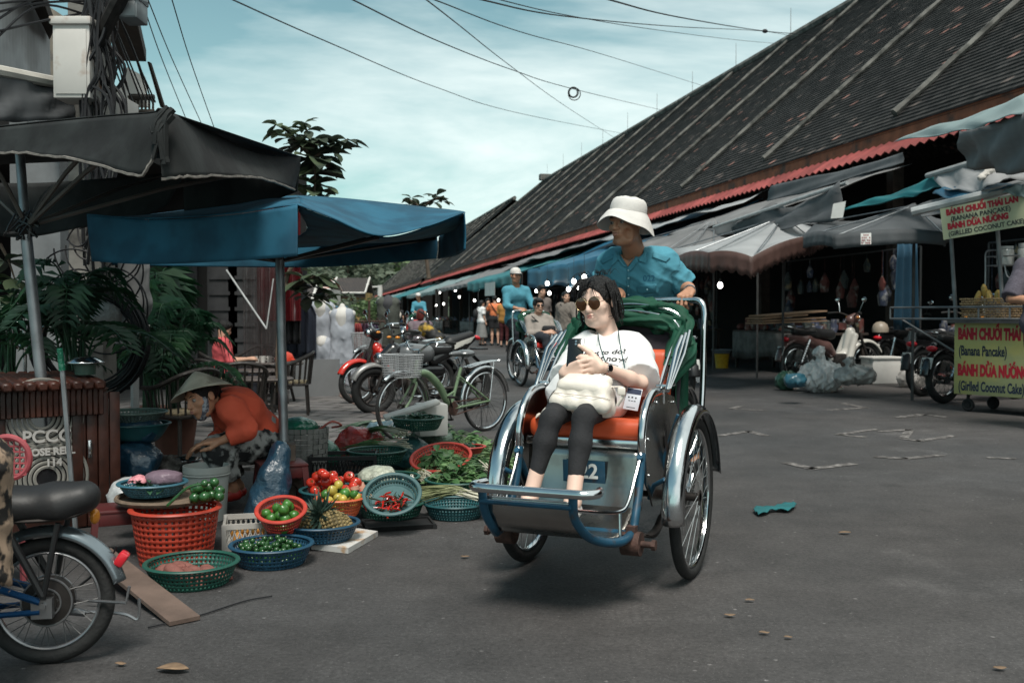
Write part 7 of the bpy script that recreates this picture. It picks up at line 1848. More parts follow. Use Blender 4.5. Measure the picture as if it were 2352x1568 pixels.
def pineapple(label,loc,rot,seed):
 r2=random.Random(seed); t=thing('pineapple',label,'pineapple',tuple(loc)); t.rotation_euler=rot; b=MB(); R_=.052
 b.lathe([(0,-.075),(.03,-.072),(.048,-.04),(.053,0),(.048,.045),(.028,.075),(0,.08)],(0,0,0),seg=20); b.build('core',mat('pine_skin',(.10,.075,.03),.7,var=.3),t); b=MB()
 for j in range(11):
  z=-.066+.0132*j; r_=R_*math.sqrt(max(.05,1-(z/.082)**2))
  for i in range(13):
   a=2*pi*(i+.5*(j % 2))/13; b.ball((cos(a)*r_,sin(a)*r_,z),(.0095,.0095,.0075),6,4)
 b.build('eye_scales',mat('pine_eye',(.23,.17,.075),.6,var=.5,vscale=30,bump=.5,bscale=100),t); b=MB()
 for i in range(46):
  a=r2.uniform(0,6.28); e=r2.uniform(.25,1.45); L=r2.uniform(.06,.13); d=V((cos(a)*cos(e),sin(a)*cos(e),sin(e))); sd=V((-sin(a),cos(a),0)); p0=V((0,0,.075))
  b.add([p0-sd*.008,p0+sd*.008,p0+d*L*.5+sd*.008-V((0,0,.0)),p0+d*L+V((cos(a),sin(a),-.3))*.02,p0+d*L*.5-sd*.008],[(0,1,2,3,4)])
 b.build('crown',mat('pine_crown',(.035,.065,.05),.5,var=.35,vscale=20,spec=.5),t,smooth=False); return t
pineapple('golden brown pineapple lying on its side in the blue basket, scales towards the road',M@V((.075,-.03,.075)),(0,1.2,2.9),1)
pineapple('pineapple behind with its spiky grey green crown pointing at the road',M@V((-.085,.01,.075)),(.9,.9,.6),2)
pineapple('small pineapple mostly hidden under the spiky crowns',M@V((-.02,.06,.065)),(1.0,.2,.3),3)
b=MB(); q=[G(715,1262),G(800,1272),G(868,1232),G(800,1222)]; b.poly([p_+V((0,0,.002)) for p_ in q],.026,(0,0,1)); one(b,'foam_board',mat('foam_white',(.50,.49,.47),.8,var=.12,col2=(.36,.20,.08),c2amt=.38,c2scale=9),'white foam board with orange edges under the pineapple basket','board',smooth=False)
t,M=basket('orange basket of yellow and green citrus between pineapples and tomatoes',GB(781,1182,.09),.117,.085,BOR,rb=.7)
repeat(fruit('citrus',YLM,.024,LMP,'','citrus',dot),heap(M,.085,15,.024,.03,rr,2),'yellow citrus fruit in the orange basket','yellow citrus in the orange basket',rr)
repeat(fruit('green_citrus',LIME,.026,LMP,'','citrus',dot),[M@V((x,y,.10)) for x,y in ((-.05,.03),(-.01,.055),(.07,.0),(-.07,-.0),(.02,.02))],'green citrus fruit among the yellow ones in the orange basket','green citrus in the orange basket',rr)
t,M=basket('blue basket heaped with red tomatoes',GB(769,1160,.06),.18,.085,BTE)
repeat(fruit('tomato',TOM,.029,TOMP,'','tomato',stm),heap(M,.13,32,.029,.03,rr,2.4),'ripe red tomato in the blue basket heap','tomatoes in the blue basket',rr)
repeat(fruit('onion',ONI,.032,[(0,-.9),(.6,-.8),(1,-.1),(.8,.5),(.3,.8),(.08,1.3),(0,1.35)],'','onion',dot),[M@V((.115,-.06,.10)),M@V((.15,.0,.08))],'brown pink onion at the edge of the tomato heap','onions beside the tomatoes',rr,rot=False)
t,M=basket('green basket under the tilted sieve, with ginger roots in it',GB(898,1190),.172,.085,BGR)
GNG=mat('ginger_skin',(.36,.22,.12),.7,var=.3,vscale=20,bump=.3,bscale=70)
for k,(x,y,lb) in enumerate(((.0,-.10,'knobbly ginger root on the rim under the chilies'),(-.09,-.06,'smaller ginger root by the green basket wall'))):
 S=SDF(); c=M@V((x,y,.10))
 for i in range(9):S.cap(c+V((rr.uniform(-.05,.05),rr.uniform(-.02,.02),rr.uniform(-.005,.01))),c+V((rr.uniform(-.07,.07),rr.uniform(-.03,.03),rr.uniform(0,.035))),.013,.010,k=.012)
 t2=thing('ginger',lb,'ginger',tuple(c)); blob('root',S,.004,GNG,t2)
t,M2=basket('round grey green sieve tilted forward and filled with red chilies',GB(902,1150,.155),.137,.05,plast('sieve_teal',(.05,.11,.115)),rb=.75,tilt=((1,.0,0),.62),rows=3,seg=50)
CHR,CHG=mat('chili_red',(.42,.015,.01),.2,var=.2,spec=.6),mat('chili_dark',(.025,.03,.018),.25,var=.3,spec=.6)
for m_,nm,gp,n_ in ((CHR,'red chili lying in the tilted sieve','red chilies in the sieve',38),(CHG,'dark green chili lying in the tilted sieve','dark chilies in the sieve',22)):
 tt=thing('chili',nm,'chili',(0,0,0)); b=MB(); b.tube(smooth_path([(-.026,0,0),(0,.003,.003),(.03,-.002,0)],4),[.0045,.0048,.0045,.003,.0008],6); b.build('pod',m_,tt); b=MB(); b.tube([(-.026,0,0),(-.038,0,.004)],.0014,4); b.build('stem',STEMG,tt)
 repeat(tt,[M2@V((rr.gauss(0,.045),rr.gauss(-.035,.028),.012+rr.uniform(0,.028))) for _ in range(n_)],nm,gp,rr)
t,M=basket('green basket of garlic bulbs in a clear bag behind the tilted sieve',GB(887,1128,.07),.187,.085,BGR)
plastic('plastic_bag','clear plastic bag of white garlic standing in the green basket',M@V((-.05,-.02,.03)),(.095,.07,.055),mat('garlic_film',(.50,.52,.42),.3,var=.35,vscale=30,bump=1,bscale=50),31,top=False,n=6,amp=.02)
repeat(fruit('garlic',mat('garlic_white',(.60,.57,.50),.5,var=.1),.02,[(0,-.7),(.7,-.6),(1,0),(.6,.6),(.2,1),(.15,1.5),(0,1.5)],'','garlic'),[M@V((.11+rr.uniform(-.04,.04),rr.uniform(-.06,.03),.06+rr.uniform(0,.02))) for _ in range(5)],'white garlic bulb loose in the green basket','loose garlic bulbs',rr)
t,M=basket('dark blue green basket with a bundle of lemongrass across it',GB(1046,1186),.165,.075,BTE)
def bunch(label,a,e,n,r,m,seed,spread=.05,name='spring_onion_bunch',cat='spring onions',tipm=None,wh=.25,droop=.03):
 r2=random.Random(seed); a,e=V(a),V(e); t=thing(name,label,cat,tuple(a)); b1,b2=MB(),MB()
 for i in range(n):
  o1=V((r2.gauss(0,r),r2.gauss(0,r),abs(r2.gauss(0,r)))); o2=V((r2.gauss(0,spread),r2.gauss(0,spread),r2.gauss(0,spread*.5))); path=smooth_path([a+o1,lerp(a,e,.5)+(o1+o2)*.5+V((0,0,.02)),e+o2-V((0,0,droop))],4); k=int(len(path)*wh)
  b1.tube(path[:k+2],[.004,.0035],5); b2.tube(path[k+1:],[.0035,.0012],4)
 o=b1.build('white_stalks',tipm or mat('onion_white',(.48,.46,.36),.5,var=.15),t,world=True); o['kind']='stuff'; o=b2.build('green_blades',m,t,world=True); o['kind']='stuff'; return t
bunch('pale lemongrass bundle laid over the dark blue green basket',G(1110,1148,.11),G(955,1125,.15),46,.014,mat('lemongrass',(.20,.22,.10),.6,var=.3),41,.045,'lemongrass_bunch','lemongrass',wh=.3)
t,M=basket('green basket with leafy greens spilling over, beside the cyclo footrest',GB(1053,1134,.05),.186,.085,BGR)
greens('heap of bright leafy greens in the basket beside the cyclo footrest',M,.16,190,.075,LEAFG,51,h=.13,z0=.05,stems=True)
t,M=basket('large red basket tipped forward with spinach leaves',GB(1016,1078,.11),.186,.09,BRE,rb=.7,tilt=((1,-.25,0),.35),rows=5,seg=54)
greens('spinach leaves filling the large red basket',M,.13,130,.08,LEAFG,52,h=.09,z0=.03,stems=True)
t,M=basket('green basket with a few leaves behind the garlic',GB(866,1062,.13),.186,.08,BGR)
greens('few dark leaves in the green basket behind the garlic',M,.12,50,.05,LEAFK,53,h=.03,z0=.03)
t,M=basket('raised green basket of dark basil leaves before the foam lid',GB(959,985,.28),.178,.08,BGR)
greens('heap of dark basil leaves in the raised green basket',M,.14,170,.055,LEAFK,54,h=.06,z0=.045)
t,M=basket('small red basket of greens near the cyclo wheel',GB(1076,1040,.15),.11,.045,BRE,rb=.7)
greens('dark greens in the small red basket',M,.09,60,.05,LEAFK,55,h=.05,z0=.02)
def GM(x,y,z=0):return Matrix.Translation(G(x,y,z))
for a in (('pile of dark herbs beside the raised basil basket',(1000,1010),.20,190,.05,LEAFK,.19),('loose green herbs lying between the baskets',(1000,1105),.22,150,.06,LEAFG,.10),('pale green mustard leaves at the cyclo wheel',(1115,1080),.22,220,.07,LEAFY,.16),('grassy herb bunch behind the cyclo wheel',(1150,1060),.16,130,.06,LEAFG,.16),('dark leaves under the red basket',(960,1100),.18,110,.06,LEAFK,.08),('leafy stalks piled behind the red basket',(1070,1035),.26,240,.07,LEAFG,.15),('heap of herbs at the front of the cyclo wheel',(1125,1120),.14,130,.065,LEAFG,.12),('greens filling the gap behind the garlic basket',(930,1062),.20,150,.06,LEAFG,.12),('herbs on the paving beside the basil basket',(895,1010),.20,130,.05,LEAFK,.12)):
 if a[3]>10:greens(a[0],GM(*a[1]),a[2],a[3],a[4],a[5],sum(a[1]) % 97,h=a[6],stems=True)
bunch('spring onions with thick white ends in front of the red plastic bag',G(935,1030,.20),G(800,1030,.16),60,.018,LEAFG,61,.04)
bunch('spring onions with roots behind the red plastic bag',G(925,1000,.28),G(830,985,.22),34,.02,LEAFG,62,.03)
bunch('long green onions spread over the paving behind',G(900,975,.1),G(790,985,.06),30,.02,LEAFK,63,.06)
bunch('thin onion greens lying between the garlic and leafy baskets',G(985,1110,.1),G(930,1090,.12),34,.02,LEAFG,64,.05)
bunch('grassy chive bundle at the wheel of the cyclo',G(1140,1095,.12),G(1080,1060,.2),50,.02,LEAFG,65,.05)
plastic('plastic_bag','translucent red plastic bag of vegetables behind the baskets',G(822,1062),(.16,.11,.13),PLR,71,top=False,n=7,amp=.035,f=30)
plastic('plastic_bag','dark green plastic bag next to the woven sack',G(750,1075),(.075,.06,.10),PLG,72,top=False,amp=.02)
plastic('plastic_bag','teal plastic film over greens behind the red basket',G(945,1075),(.13,.10,.11),mat('teal_film',(.03,.11,.11),.3,var=.4,vscale=20,bump=1,bscale=40),73,top=False,amp=.03)
plastic('plastic_bag','clear green bag holding leeks beside the raised basket',G(985,1040),(.17,.10,.10),mat('leek_film',(.05,.08,.055),.25,var=.6,vscale=24,bump=1,bscale=40),74,top=False,amp=.03)
plastic('plastic_bag','pale blue plastic film lying behind the onions',G(890,1005),(.16,.08,.07),mat('blue_film',(.09,.15,.18),.3,var=.3,bump=1,bscale=30),75,top=False,amp=.03)
def crate(label,c,d,m,rz=0.0,name='plastic_crate',solidw=False):
 t=thing(name,label,'crate',tuple(c),rz); w_,l_,h_=d; b=MB(); b.box((0,0,.008),(w_,l_,.012))
 for k in range(4):
  L=w_ if k<2 else l_; n=int(L/.022)
  for i in range(n+1):
   x=-L/2+L*i/n
   for sgn in (1,-1):
    x2=x+sgn*.03;
    if abs(x2)>L/2:continue
    a,e=((x,d[1]/2*(1 if k==0 else -1),h_*.12),(x2,d[1]/2*(1 if k==0 else -1),h_*.85)) if k<2 else ((d[0]/2*(1 if k==2 else -1),x,h_*.12),(d[0]/2*(1 if k==2 else -1),x2,h_*.85))
    b.tube([a,e],.0035,4)
 for z in (.012,h_-.01):
  for s_ in (-1,1):b.box((0,s_*l_/2,z),(w_+.012,.012,.024)); b.box((s_*w_/2,0,z),(.012,l_-.014,.0236))
 for sx in (-1,1):
  for sy in (-1,1):b.box((sx*w_/2,sy*l_/2,h_/2),(.020,.020,h_-.002))
 b.build('lattice',m,t,smooth=False); return t
cw=G(578,1262); crate('white lattice crate of squash pieces beside the orange basket',cw+V((0,.12,0)),(.30,.24,.12),mat('crate_white',(.44,.42,.39),.6,var=.15),radians(14))
SQ=mat('squash_orange',(.45,.20,.04),.5,var=.3,vscale=12,col2=(.04,.05,.02),c2amt=.42,c2scale=8); tt=thing('squash','x','squash',(0,0,0)); b=MB(); b.tube(smooth_path([(-.05,0,0),(0,.006,.004),(.05,0,0)],4),[.012,.024,.026,.02,.012],10); b.build('flesh',SQ,tt)
repeat(tt,[cw+V((rr.uniform(-.10,.10),.12+rr.uniform(-.07,.07),.04+.02*(i % 3))) for i in range(9)],'orange squash piece in the white lattice crate','squash in the white crate',rr)
crate('black lattice crate behind the tomatoes',G(790,1115),(.40,.26,.20),mat('crate_black',(.015,.015,.016),.6,var=.2),.1); crate('dark red lattice crate at the foot of the woven sack',G(690,1150),(.26,.2,.10),mat('crate_maroon',(.07,.02,.02),.6,var=.2),.3)
crate('flat dark crate under the green ginger basket',G(915,1208),(.34,.20,.02),mat('crate_black',(.015,.015,.016)),.25)
t,M=basket('tall orange lattice basket with a rope like rim and a woven tray on top',GB(404,1290),.182,.235,plast('basket_vermilion',(.36,.035,.016)),rb=.80,rows=10,seg=40,rim=.011)
t=thing('woven_tray','round woven bamboo tray resting on the tall orange basket','tray',tuple(GB(386,1272)+V((0,0,.245)))); b=MB(); b.lathe([(0,0),(.205,.0),(.215,.018)],(0,0,0),seg=40); b.torus((0,0,.016),.215,.008,seg=48,rs=6); b.build('weave',mat('bamboo_weave',(.14,.10,.07),.8,var=.3,vscale=20,bump=.4),t,solid=.004)
z0=.262; t,M=basket('blue bowl basket with a pink flower on the woven tray',GB(352,1268)+V((0,0,z0)),.145,.055,plast('basket_steel_blue',(.03,.11,.15)),rb=.72)
b=MB(); fl=thing('flower','pink rose like flower among leaves in the blue bowl','flower',tuple(M@V((-.045,-.04,.07))))
for i in range(22):
 a=i*2.4; q=.006+.0019*i; e=1.3-.04*i; b.ball((cos(a)*q,sin(a)*q,.014*(1-i/30)),(.015,.004,.015),8,5,Matrix.Rotation(a+pi/2,3,'Z')@Matrix.Rotation(-(1.57-e)*.6,3,'X'))
b.build('petals',mat('petal_pink',(.55,.22,.25),.6,var=.2),fl); greens('dark leaves and stalks in the blue bowl on the tray',M,.12,70,.055,LEAFK,57,h=.045,z0=.04)
plastic('plastic_bag','lilac plastic bag lying on the blue bowl',M@V((.06,-.02,.055)),(.06,.04,.02),mat('lilac_film',(.16,.11,.14),.4,var=.2,bump=.6),58,top=False,amp=.01)
repeat(fruit('round_lime',LIMED,.022,RND,'','lime',dot),heap(Matrix.Translation(GB(478,1285)+V((0,0,z0))),.07,13,.020,.0,rr,1.6),'dark green lime heaped at the edge of the woven tray','limes on the woven tray',rr)
plastic('plastic_bag','crumpled clear bag at the edge of the woven tray',GB(275,1240)+V((.02,.02,.15)),(.07,.05,.07),PLW,59,top=False,amp=.03)
t=thing('bucket','white plastic bucket behind the limes on the tray','bucket',tuple(G(440,1215)+V((0,.25,0)))); b=MB(); b.lathe([(.0,.0),(.10,0),(.115,.25),(.12,.25),(.12,.285),(.114,.285),(.10,.02),(0,.015)],(0,0,0),seg=32); b.torus((0,0,.24),.118,.005,seg=36,rs=6); b.build('shell',mat('bucket_white',(.36,.37,.35),.5,var=.12),t)
b=MB(); b.tube(smooth_path([G(385,1160,.33),G(430,1120,.36),G(470,1110,.37)],5),.006,6); b.ball(G(470,1110,.375),.016,10,8); one(b,'banana_stalk',LIMED,'bent green stalk with a round bud lying over the white bucket','stalk')
t=thing('steel_basin','shallow steel basin behind the white bucket','basin',tuple(P(418,1058,5.6))); b=MB(); b.lathe([(0,-.03),(.075,-.03),(.10,.01),(.105,.01)],(0,0,0),seg=30); b.build('shell',CHROME,t,solid=.003)
for i,(x,y,Y,r,lb) in enumerate(((310,1020,5.5,(.14,.12,.075),'upper blue plastic sack under the stacked sieves'),(312,1090,5.4,(.14,.12,.085),'lower blue plastic sack under the stacked sieves'))):c=P(x,y,Y); plastic('plastic_sack',lb,c,r,PLB,80+i,'sack',top=False,n=6,amp=.03)
c=P(309,985,5.5); t,M=basket('deep teal basket near the top of the sieve stack',c+V((0,0,-.05)),.185,.08,BTE,rb=.72,hole=False)
t,M=basket('grey green sieve on top of the stack beside the vendor chair',c+V((-.01,0,.04)),.18,.055,BLG,rb=.6,rows=5,seg=54)
S=SDF(); c=G(345,1190); S.ell(c+V((0,.3,.12)),(.15,.12,.16),k=.05); S.ell(c+V((-.15,.35,.08)),(.12,.1,.14),k=.05); S.disp=wr(.05,40,6); t=thing('charcoal_sack','rough grey sack of crumbly material behind the flower bowl','sack',tuple(c)); blob('sack',S,.012,mat('crumbly_grey',(.06,.055,.05),.9,var=.9,vscale=30,bump=1,bscale=60),t)
def stool(label,c,m,s=1.0,rz=.4):
 t=thing('plastic_stool',label,'stool',tuple(c),rz); b=MB(); b.rbox((0,0,.25*s),(.24*s,.24*s,.02),.008); b.build('seat',m,t)
 for sx in (-1,1):
  for sy in (-1,1):b=MB(); b.tube([(sx*.10*s,sy*.10*s,.25*s),(sx*.125*s,sy*.125*s,0)],.022*s,4); b.build('leg',m,t)
 b=MB()
 for s_ in (-1,1):b.rbox((0,s_*.11*s,.215*s),(.2*s,.01,.06),.003); b.rbox((s_*.11*s,0,.215*s),(.01,.2*s,.06),.003)
 b.build('apron',m,t)
MARN=plast('maroon_plastic',(.075,.012,.012)); stool('maroon plastic stool beside the tall orange basket',G(270,1275),MARN,.85); stool('low maroon stool under the vendor woman',G(612,1195)+V((.02,.25,0)),MARN,1.05)
t=thing('woven_sack','white woven plastic basket bag with pink handles beside the umbrella foot','bag',tuple(G(675,1125))); b=MB()
c=V((0,.25,0)); nR=11
for j in range(nR):
 for i in range(26):
  a0_,a1_=2*pi*i/26,2*pi*(i+.9)/26; z0_,z1_=.36*j/nR,.36*(j+.9)/nR; r0_,r1_=(.145+.02*j/nR+.004*((i+j) % 2)),(.145+.02*(j+1)/nR+.004*((i+j) % 2))
  b.add([c+V((cos(a0_)*r0_,sin(a0_)*r0_*.8,z0_)),c+V((cos(a1_)*r0_,sin(a1_)*r0_*.8,z0_)),c+V((cos(a1_)*r1_,sin(a1_)*r1_*.8,z1_)),c+V((cos(a0_)*r1_,sin(a0_)*r1_*.8,z1_))],[(0,1,2,3)])
b.build('weave',mat('weave_pale',(.24,.235,.22),.5,var=.25,vscale=20),t,smooth=False,solid=.003); PINKH=plast('handle_pink',(.5,.12,.09))
for s_ in (-1,1):b=MB(); b.tube(smooth_path([c+V((s_*.12,-.05,.35)),c+V((s_*.20,-.06,.40)),c+V((s_*.25,0,.37)),c+V((s_*.18,.06,.35))],5),.007,7); b.build('handle',PINKH,t)
plastic('plastic_bag','green plastic bag sticking out of the woven bag',G(675,1125)+V((-.03,.25,.31)),(.11,.08,.05),PLG,82,top=False,amp=.02)
S=SDF(); S.chain([P(645,1035,5.25),P(625,1090,5.2),P(600,1180,5.15)],[.05,.07,.085],k=.03); S.chain([P(648,1040,5.25),P(640,1100,5.2),P(640,1180,5.15)],[.04,.05,.06],k=.04); S.cut((0,0,.004),(0,0,-1)); S.disp=wr(.025,24,8,(1,1,.2)); t=thing('plastic_sack','long blue plastic sheet bag hanging by the umbrella pole','sack',tuple(G(620,1200))); blob('film',S,.01,PLB,t)
# boards and litter
STYRO=mat('styrofoam',(.62,.60,.57),.8,var=.06,bump=.1,bscale=90)
t=thing('foam_box','white styrofoam box with its lid slid off behind the basil basket','box',tuple(G(965,985))); b=MB(); b.rbox(P(990,962,7.5),(.22,.2,.24),.015,.3); b.build('box',STYRO,t,world=True); b=MB(); a=P(945,940,7.25); b.rbox(a,(.42,.20,.03),.012,Matrix.Rotation(.2,3,'Z')@Matrix.Rotation(-.28,3,'Y')); b.build('lid',STYRO,t,world=True)
PLK=mat('worn_plank',(.11,.075,.06),.85,var=.35,vscale=6,bump=.4,bscale=30)
b=MB(); a,e=G(225,1320),G(425,1432); d=(e-a).normalized(); n_=V((-d.y,d.x,0))*.055; b.poly([a-n_+V((0,0,.09)),e-n_+V((0,0,.004)),e+n_+V((0,0,.004)),a+n_+V((0,0,.09))],.014,(0,0,1)); one(b,'plank',PLK,'worn brown plank sloping to the road beside the electric bike wheel','plank',smooth=False)
b=MB(); b.tube(smooth_path([G(340,1440,.006),G(450,1415,.006),G(560,1380,.006),G(625,1368,.006)],5),.003,5); one(b,'string',WIRE,'thin black string lying on the asphalt near the plank','string')
t=thing('cloth','torn teal cloth rag lying flat on the road','rag',tuple(G(1782,1172))); b=MB(); ca,cb2=G(1735,1180,.006),G(1828,1162,.006); dd=cb2-ca
b.grid(lambda u,v_:ca+dd*u+V((0,1,0))*((v_-.5)*(.12+.05*sin(u*11))+.02*sin(u*7))+V((0,0,.008+.012*abs(sin(u*14+v_*6)))),24,8); b.build('fabric',mat('teal_rag',(.012,.11,.12),.9,var=.2),t,world=True,solid=.003,angle=180)
LIT=mat('dry_leaf',(.20,.13,.08),.8,var=.4,vscale=20)
for i,(x,y,s_,lb) in enumerate(((397,1540,.05,'crumpled brown dry leaf at the lower edge near the bike'),(277,1527,.018,'small pale chip near the electric bike'),(1068,1280,.02,'dry leaf on the road before the cyclo'),(1722,1380,.018,'small folded dry leaf on open asphalt'),(1755,1455,.018,'curled leaf scrap farther down the asphalt'),(2296,1537,.02,'pale leaf scrap in the lower corner'),(1290,905,.03,'scrap near the far cyclo wheel'),(885,972,.06,'broad brown leaf by the motorbike tyre'),(1676,1415,.02,'forked twig and leaf on the asphalt'),(1940,1225,.03,'bent dark twig on the road'),(1810,1465,.014,'tiny leaf beside the curled scrap'),(2135,885,.03,'green leaf scrap near the motorbikes'))):
 b=MB(); c=G(x,y,.004); b.grid(lambda u,v_:c+V(((u-.5)*s_*2,(v_-.5)*s_*1.1*(1-(2*u-1)**2)+.1*s_*sin(5*u),.004+s_*.12*abs(sin(3*u+i))+s_*.2*abs(v_-.5))),8,3); one(b,'fallen_leaf',LIT if i != 11 else LEAFG,lb,'leaf',solid=.0015)
# right side things by the stalls
plastic('garbage_bag','large translucent bag stuffed with rubbish before the scooter',G(1884,900),(.31,.24,.22),mat('bag_haze',(.74,.70,.68),.3,var=.3,vscale=9,bump=1,bscale=14,alpha=.8,spec=.8),91,'bag',amp=.07,f=26,h=.014)
st_=MB()
for i in range(60):
 p_=G(1884,900)+V((rr.gauss(0,.12),rr.gauss(0,.09),.05+abs(rr.gauss(0,.12)))); st_.rbox(p_,(rr.uniform(.04,.12),rr.uniform(.03,.1),rr.uniform(.02,.06)),.005,Matrix.Rotation(rr.uniform(0,3),3,'X')@Matrix.Rotation(rr.uniform(0,3),3,'Z'),1)
o=one(st_,'rubbish',mat('rubbish_mix',(.30,.14,.10),.7,var=.8,vscale=6,col2=(.5,.48,.44),c2amt=.5,c2scale=9),'pinkish and white rubbish inside the large translucent bag','rubbish',kind='stuff')
plastic('garbage_bag','dark green rubbish bag beside the large translucent one',G(1810,896),(.16,.15,.14),plast('bag_green',(.02,.06,.04),.35),92,'bag',amp=.06,f=28,h=.02,top=False); plastic('garbage_bag','small blue bag on top of the green rubbish bag',G(1826,890,.20),(.12,.10,.09),plast('bag_blue',(.015,.07,.10),.35),93,'bag',amp=.06,f=30,h=.02,top=False)
plastic('plastic_sheet','grey plastic film thrown over a crate between bags and foam box',G(1962,882,.16),(.25,.2,.12),mat('grey_film',(.36,.34,.32),.3,var=.5,vscale=8,bump=1,bscale=14,alpha=.85,spec=.8),94,'plastic sheet',amp=.07,f=24,h=.016); crate('black crate covered by grey plastic film',G(1962,882)+V((0,.1,0)),(.46,.34,.20),mat('crate_black',(.015,.015,.016)),.1)
t=thing('foam_box','white styrofoam box standing behind the food cart motorbikes','box',tuple(G(2040,882)),.2); b=MB(); b.rbox((0,.2,.2),(.5,.36,.40),.02); b.rbox((0,.2,.405),(.54,.40,.04),.012); b.build('box',STYRO,t)
plastic('garbage_bag','small grey plastic bag between the foam box and a tyre',G(2090,890),(.17,.13,.15),mat('grey_film',(.24,.23,.22)),95,'bag',amp=.04,f=20,h=.02)
t=thing('bucket','yellow bucket with a grey basin on top under the awning','bucket',tuple(G(1658,845))); b=MB(); b.lathe([(0,0),(.12,0),(.15,.28),(.155,.29)],(0,0,0),seg=28); b.build('shell',plast('bucket_yellow',(.50,.30,.02)),t)
t=thing('basin','wide grey plastic basin on the yellow bucket','basin',tuple(G(1658,845)+V((0,0,.30)))); b=MB(); b.lathe([(0,0),(.15,0),(.21,.07),(.22,.075)],(0,0,0),seg=30); b.build('shell',plast('basin_grey',(.20,.23,.25)),t,solid=.004)
b=MB(); a=P(2085,600,14.5); b.grid(lambda u,v_:a+V(((u-.5)*(.30+.1*v_),.05*sin(u*20),.25-1.25*v_)),16,6); one(b,'hanging_cloth',mat('dim_blue_cloth',(.012,.05,.085),.8),'long blue cloth hanging in the dark between two motorbikes','cloth',solid=.006)
# ------------------------------------------------------------------ the other people, cafe furniture, clothes display
def stand(x,Y,s,face,z0=0.0,**ov):
 """standing joints; face = heading in degrees (0 looks away from the camera, 180 towards it, 90 to the image right)"""
 c=spot(x,Y) if not isinstance(x,V) else x; a=radians(face); R=Matrix.Rotation(-a,3,'Z')
 B=dict(head=(0,.02,1.595),neck=(0,-.01,1.45),chest=(0,-.01,1.37),pel=(0,0,.95),sh0=(-.165,-.01,1.385),sh1=(.165,-.01,1.385),el0=(-.215,-.02,1.11),el1=(.215,-.02,1.11),wr0=(-.22,.06,.88),wr1=(.22,.06,.88),
    hip0=(-.09,0,.92),hip1=(.09,0,.92),kn0=(-.10,.02,.5),kn1=(.10,.02,.5),an0=(-.105,-.02,.085),an1=(.105,-.02,.085),toe0=(-.12,.12,.035),toe1=(.12,.12,.035))
 B.update({k:v_ for k,v_ in ov.items() if k != 'f'})
 J={k:c+V((0,0,z0))+(R@V(v_))*s for k,v_ in B.items()}; J['f']=R@V(ov.get('f',(0,1,-.05))); J['base']=c; return J
M_=lambda n,c,**k:mat(n,c,.8,var=.12,vscale=8,**k)
TAUPE,OLIVE,ORT,GSK,BLKT,GYT=M_('taupe_shirt',(.26,.225,.20)),M_('stone_shirt',(.17,.145,.125)),M_('orange_shirt',(.75,.22,.09)),M_('grey_skirt',(.20,.20,.195)),M_('black_tee',(.018,.018,.02)),M_('brown_grey_shirt',(.14,.115,.105))
RHAIR=mat('red_hair',(.10,.014,.010),.5,var=.3,vscale=40,bump=.5,bscale=90); LAV=mat('lavender_dress',(.24,.20,.21),.85,var=.15,vscale=10,col2=(.15,.11,.13),c2amt=.5,c2scale=6); MUST=M_('mustard_shirt',(.36,.17,.04)); MAR=M_('maroon_trousers',(.06,.01,.012)); PINKS=M_('coral_shirt',(.62,.10,.11)); JBL=M_('blue_jeans',(.03,.06,.11))
SH=dict(style='short',m=HAIRM)
# second cyclo with its people
C2O,C2R=V((.47,15.1,0)),radians(199); c2=copytree(cyclo,C2O,C2R,'second cyclo with a red seat carrying the man in sunglasses'); RED2=mat('red_vinyl',(.50,.022,.015),.45,var=.1); recolour(c2,{'orange_vinyl':RED2})
M2_=Matrix.Translation(C2O)@Matrix.Rotation(C2R,4,'Z'); K=lambda *a:M2_@V(a)
J=dict(head=K(.05,-.06,1.215),neck=K(.05,-.1,1.08),chest=K(.04,-.1,1.02),pel=K(.02,.06,.76),sh0=K(.20,-.08,1.0),sh1=K(-.13,-.09,1.0),el0=K(.24,.06,.80),el1=K(-.17,.06,.80),wr0=K(.03,.22,.82),wr1=K(.03,.24,.79),hip0=K(.11,.05,.74),hip1=K(-.07,.05,.74),
   kn0=K(.12,.44,.74),kn1=K(-.26,.36,.78),an0=K(.10,.50,.40),an1=K(-.36,.62,.60),toe0=K(.08,.62,.34),toe1=K(-.40,.72,.60),f=V((.30,-.93,.02)),base=K(0,0,.66))
p2=human('person','man in sunglasses and a taupe shirt riding in the second cyclo with folded arms',J,top=dict(m=TAUPE,sleeve=1.7,loose=.016),bot=dict(m=TROUD,loose=.012,len=1.9),s=.93,h=.012,hh=.006,hair=SH,shoes=TSHIRT,seed=12)
T,R=headframe(J['head'],J['f'],V((0,0,1)),.93); b=MB()
for q in (-1,1):b.ball(T(q*.032,.098,.003),(.026,.012,.02),10,6); b.tube([T(q*.05,.095,.006),T(q*.078,0,.008)],.003,5)
b.build('sunglasses',DARK,p2,world=True); b=MB(); b.tube([J['sh0']+V((.04,-.12,.06)),J['chest']+V((.05,-.14,-.1)),J['pel']+V((.1,-.14,.1))],.02,5,flat=(1.4,.3)); b.rbox(K(-.02,.2,.87),(.2,.1,.09),.03); b.build('shoulder_bag',BLKT,p2,world=True)
b=MB(); c=K(-.03,.30,.70); b.lathe([(0,-.1),(.03,-.1),(.032,.03),(.012,.07),(.012,.09),(0,.09)],c,seg=14); one(b,'water_bottle',mat('bottle_clear',(.3,.33,.35),.1,var=.2,spec=.8),'clear water bottle in the hands of the man in sunglasses','bottle')
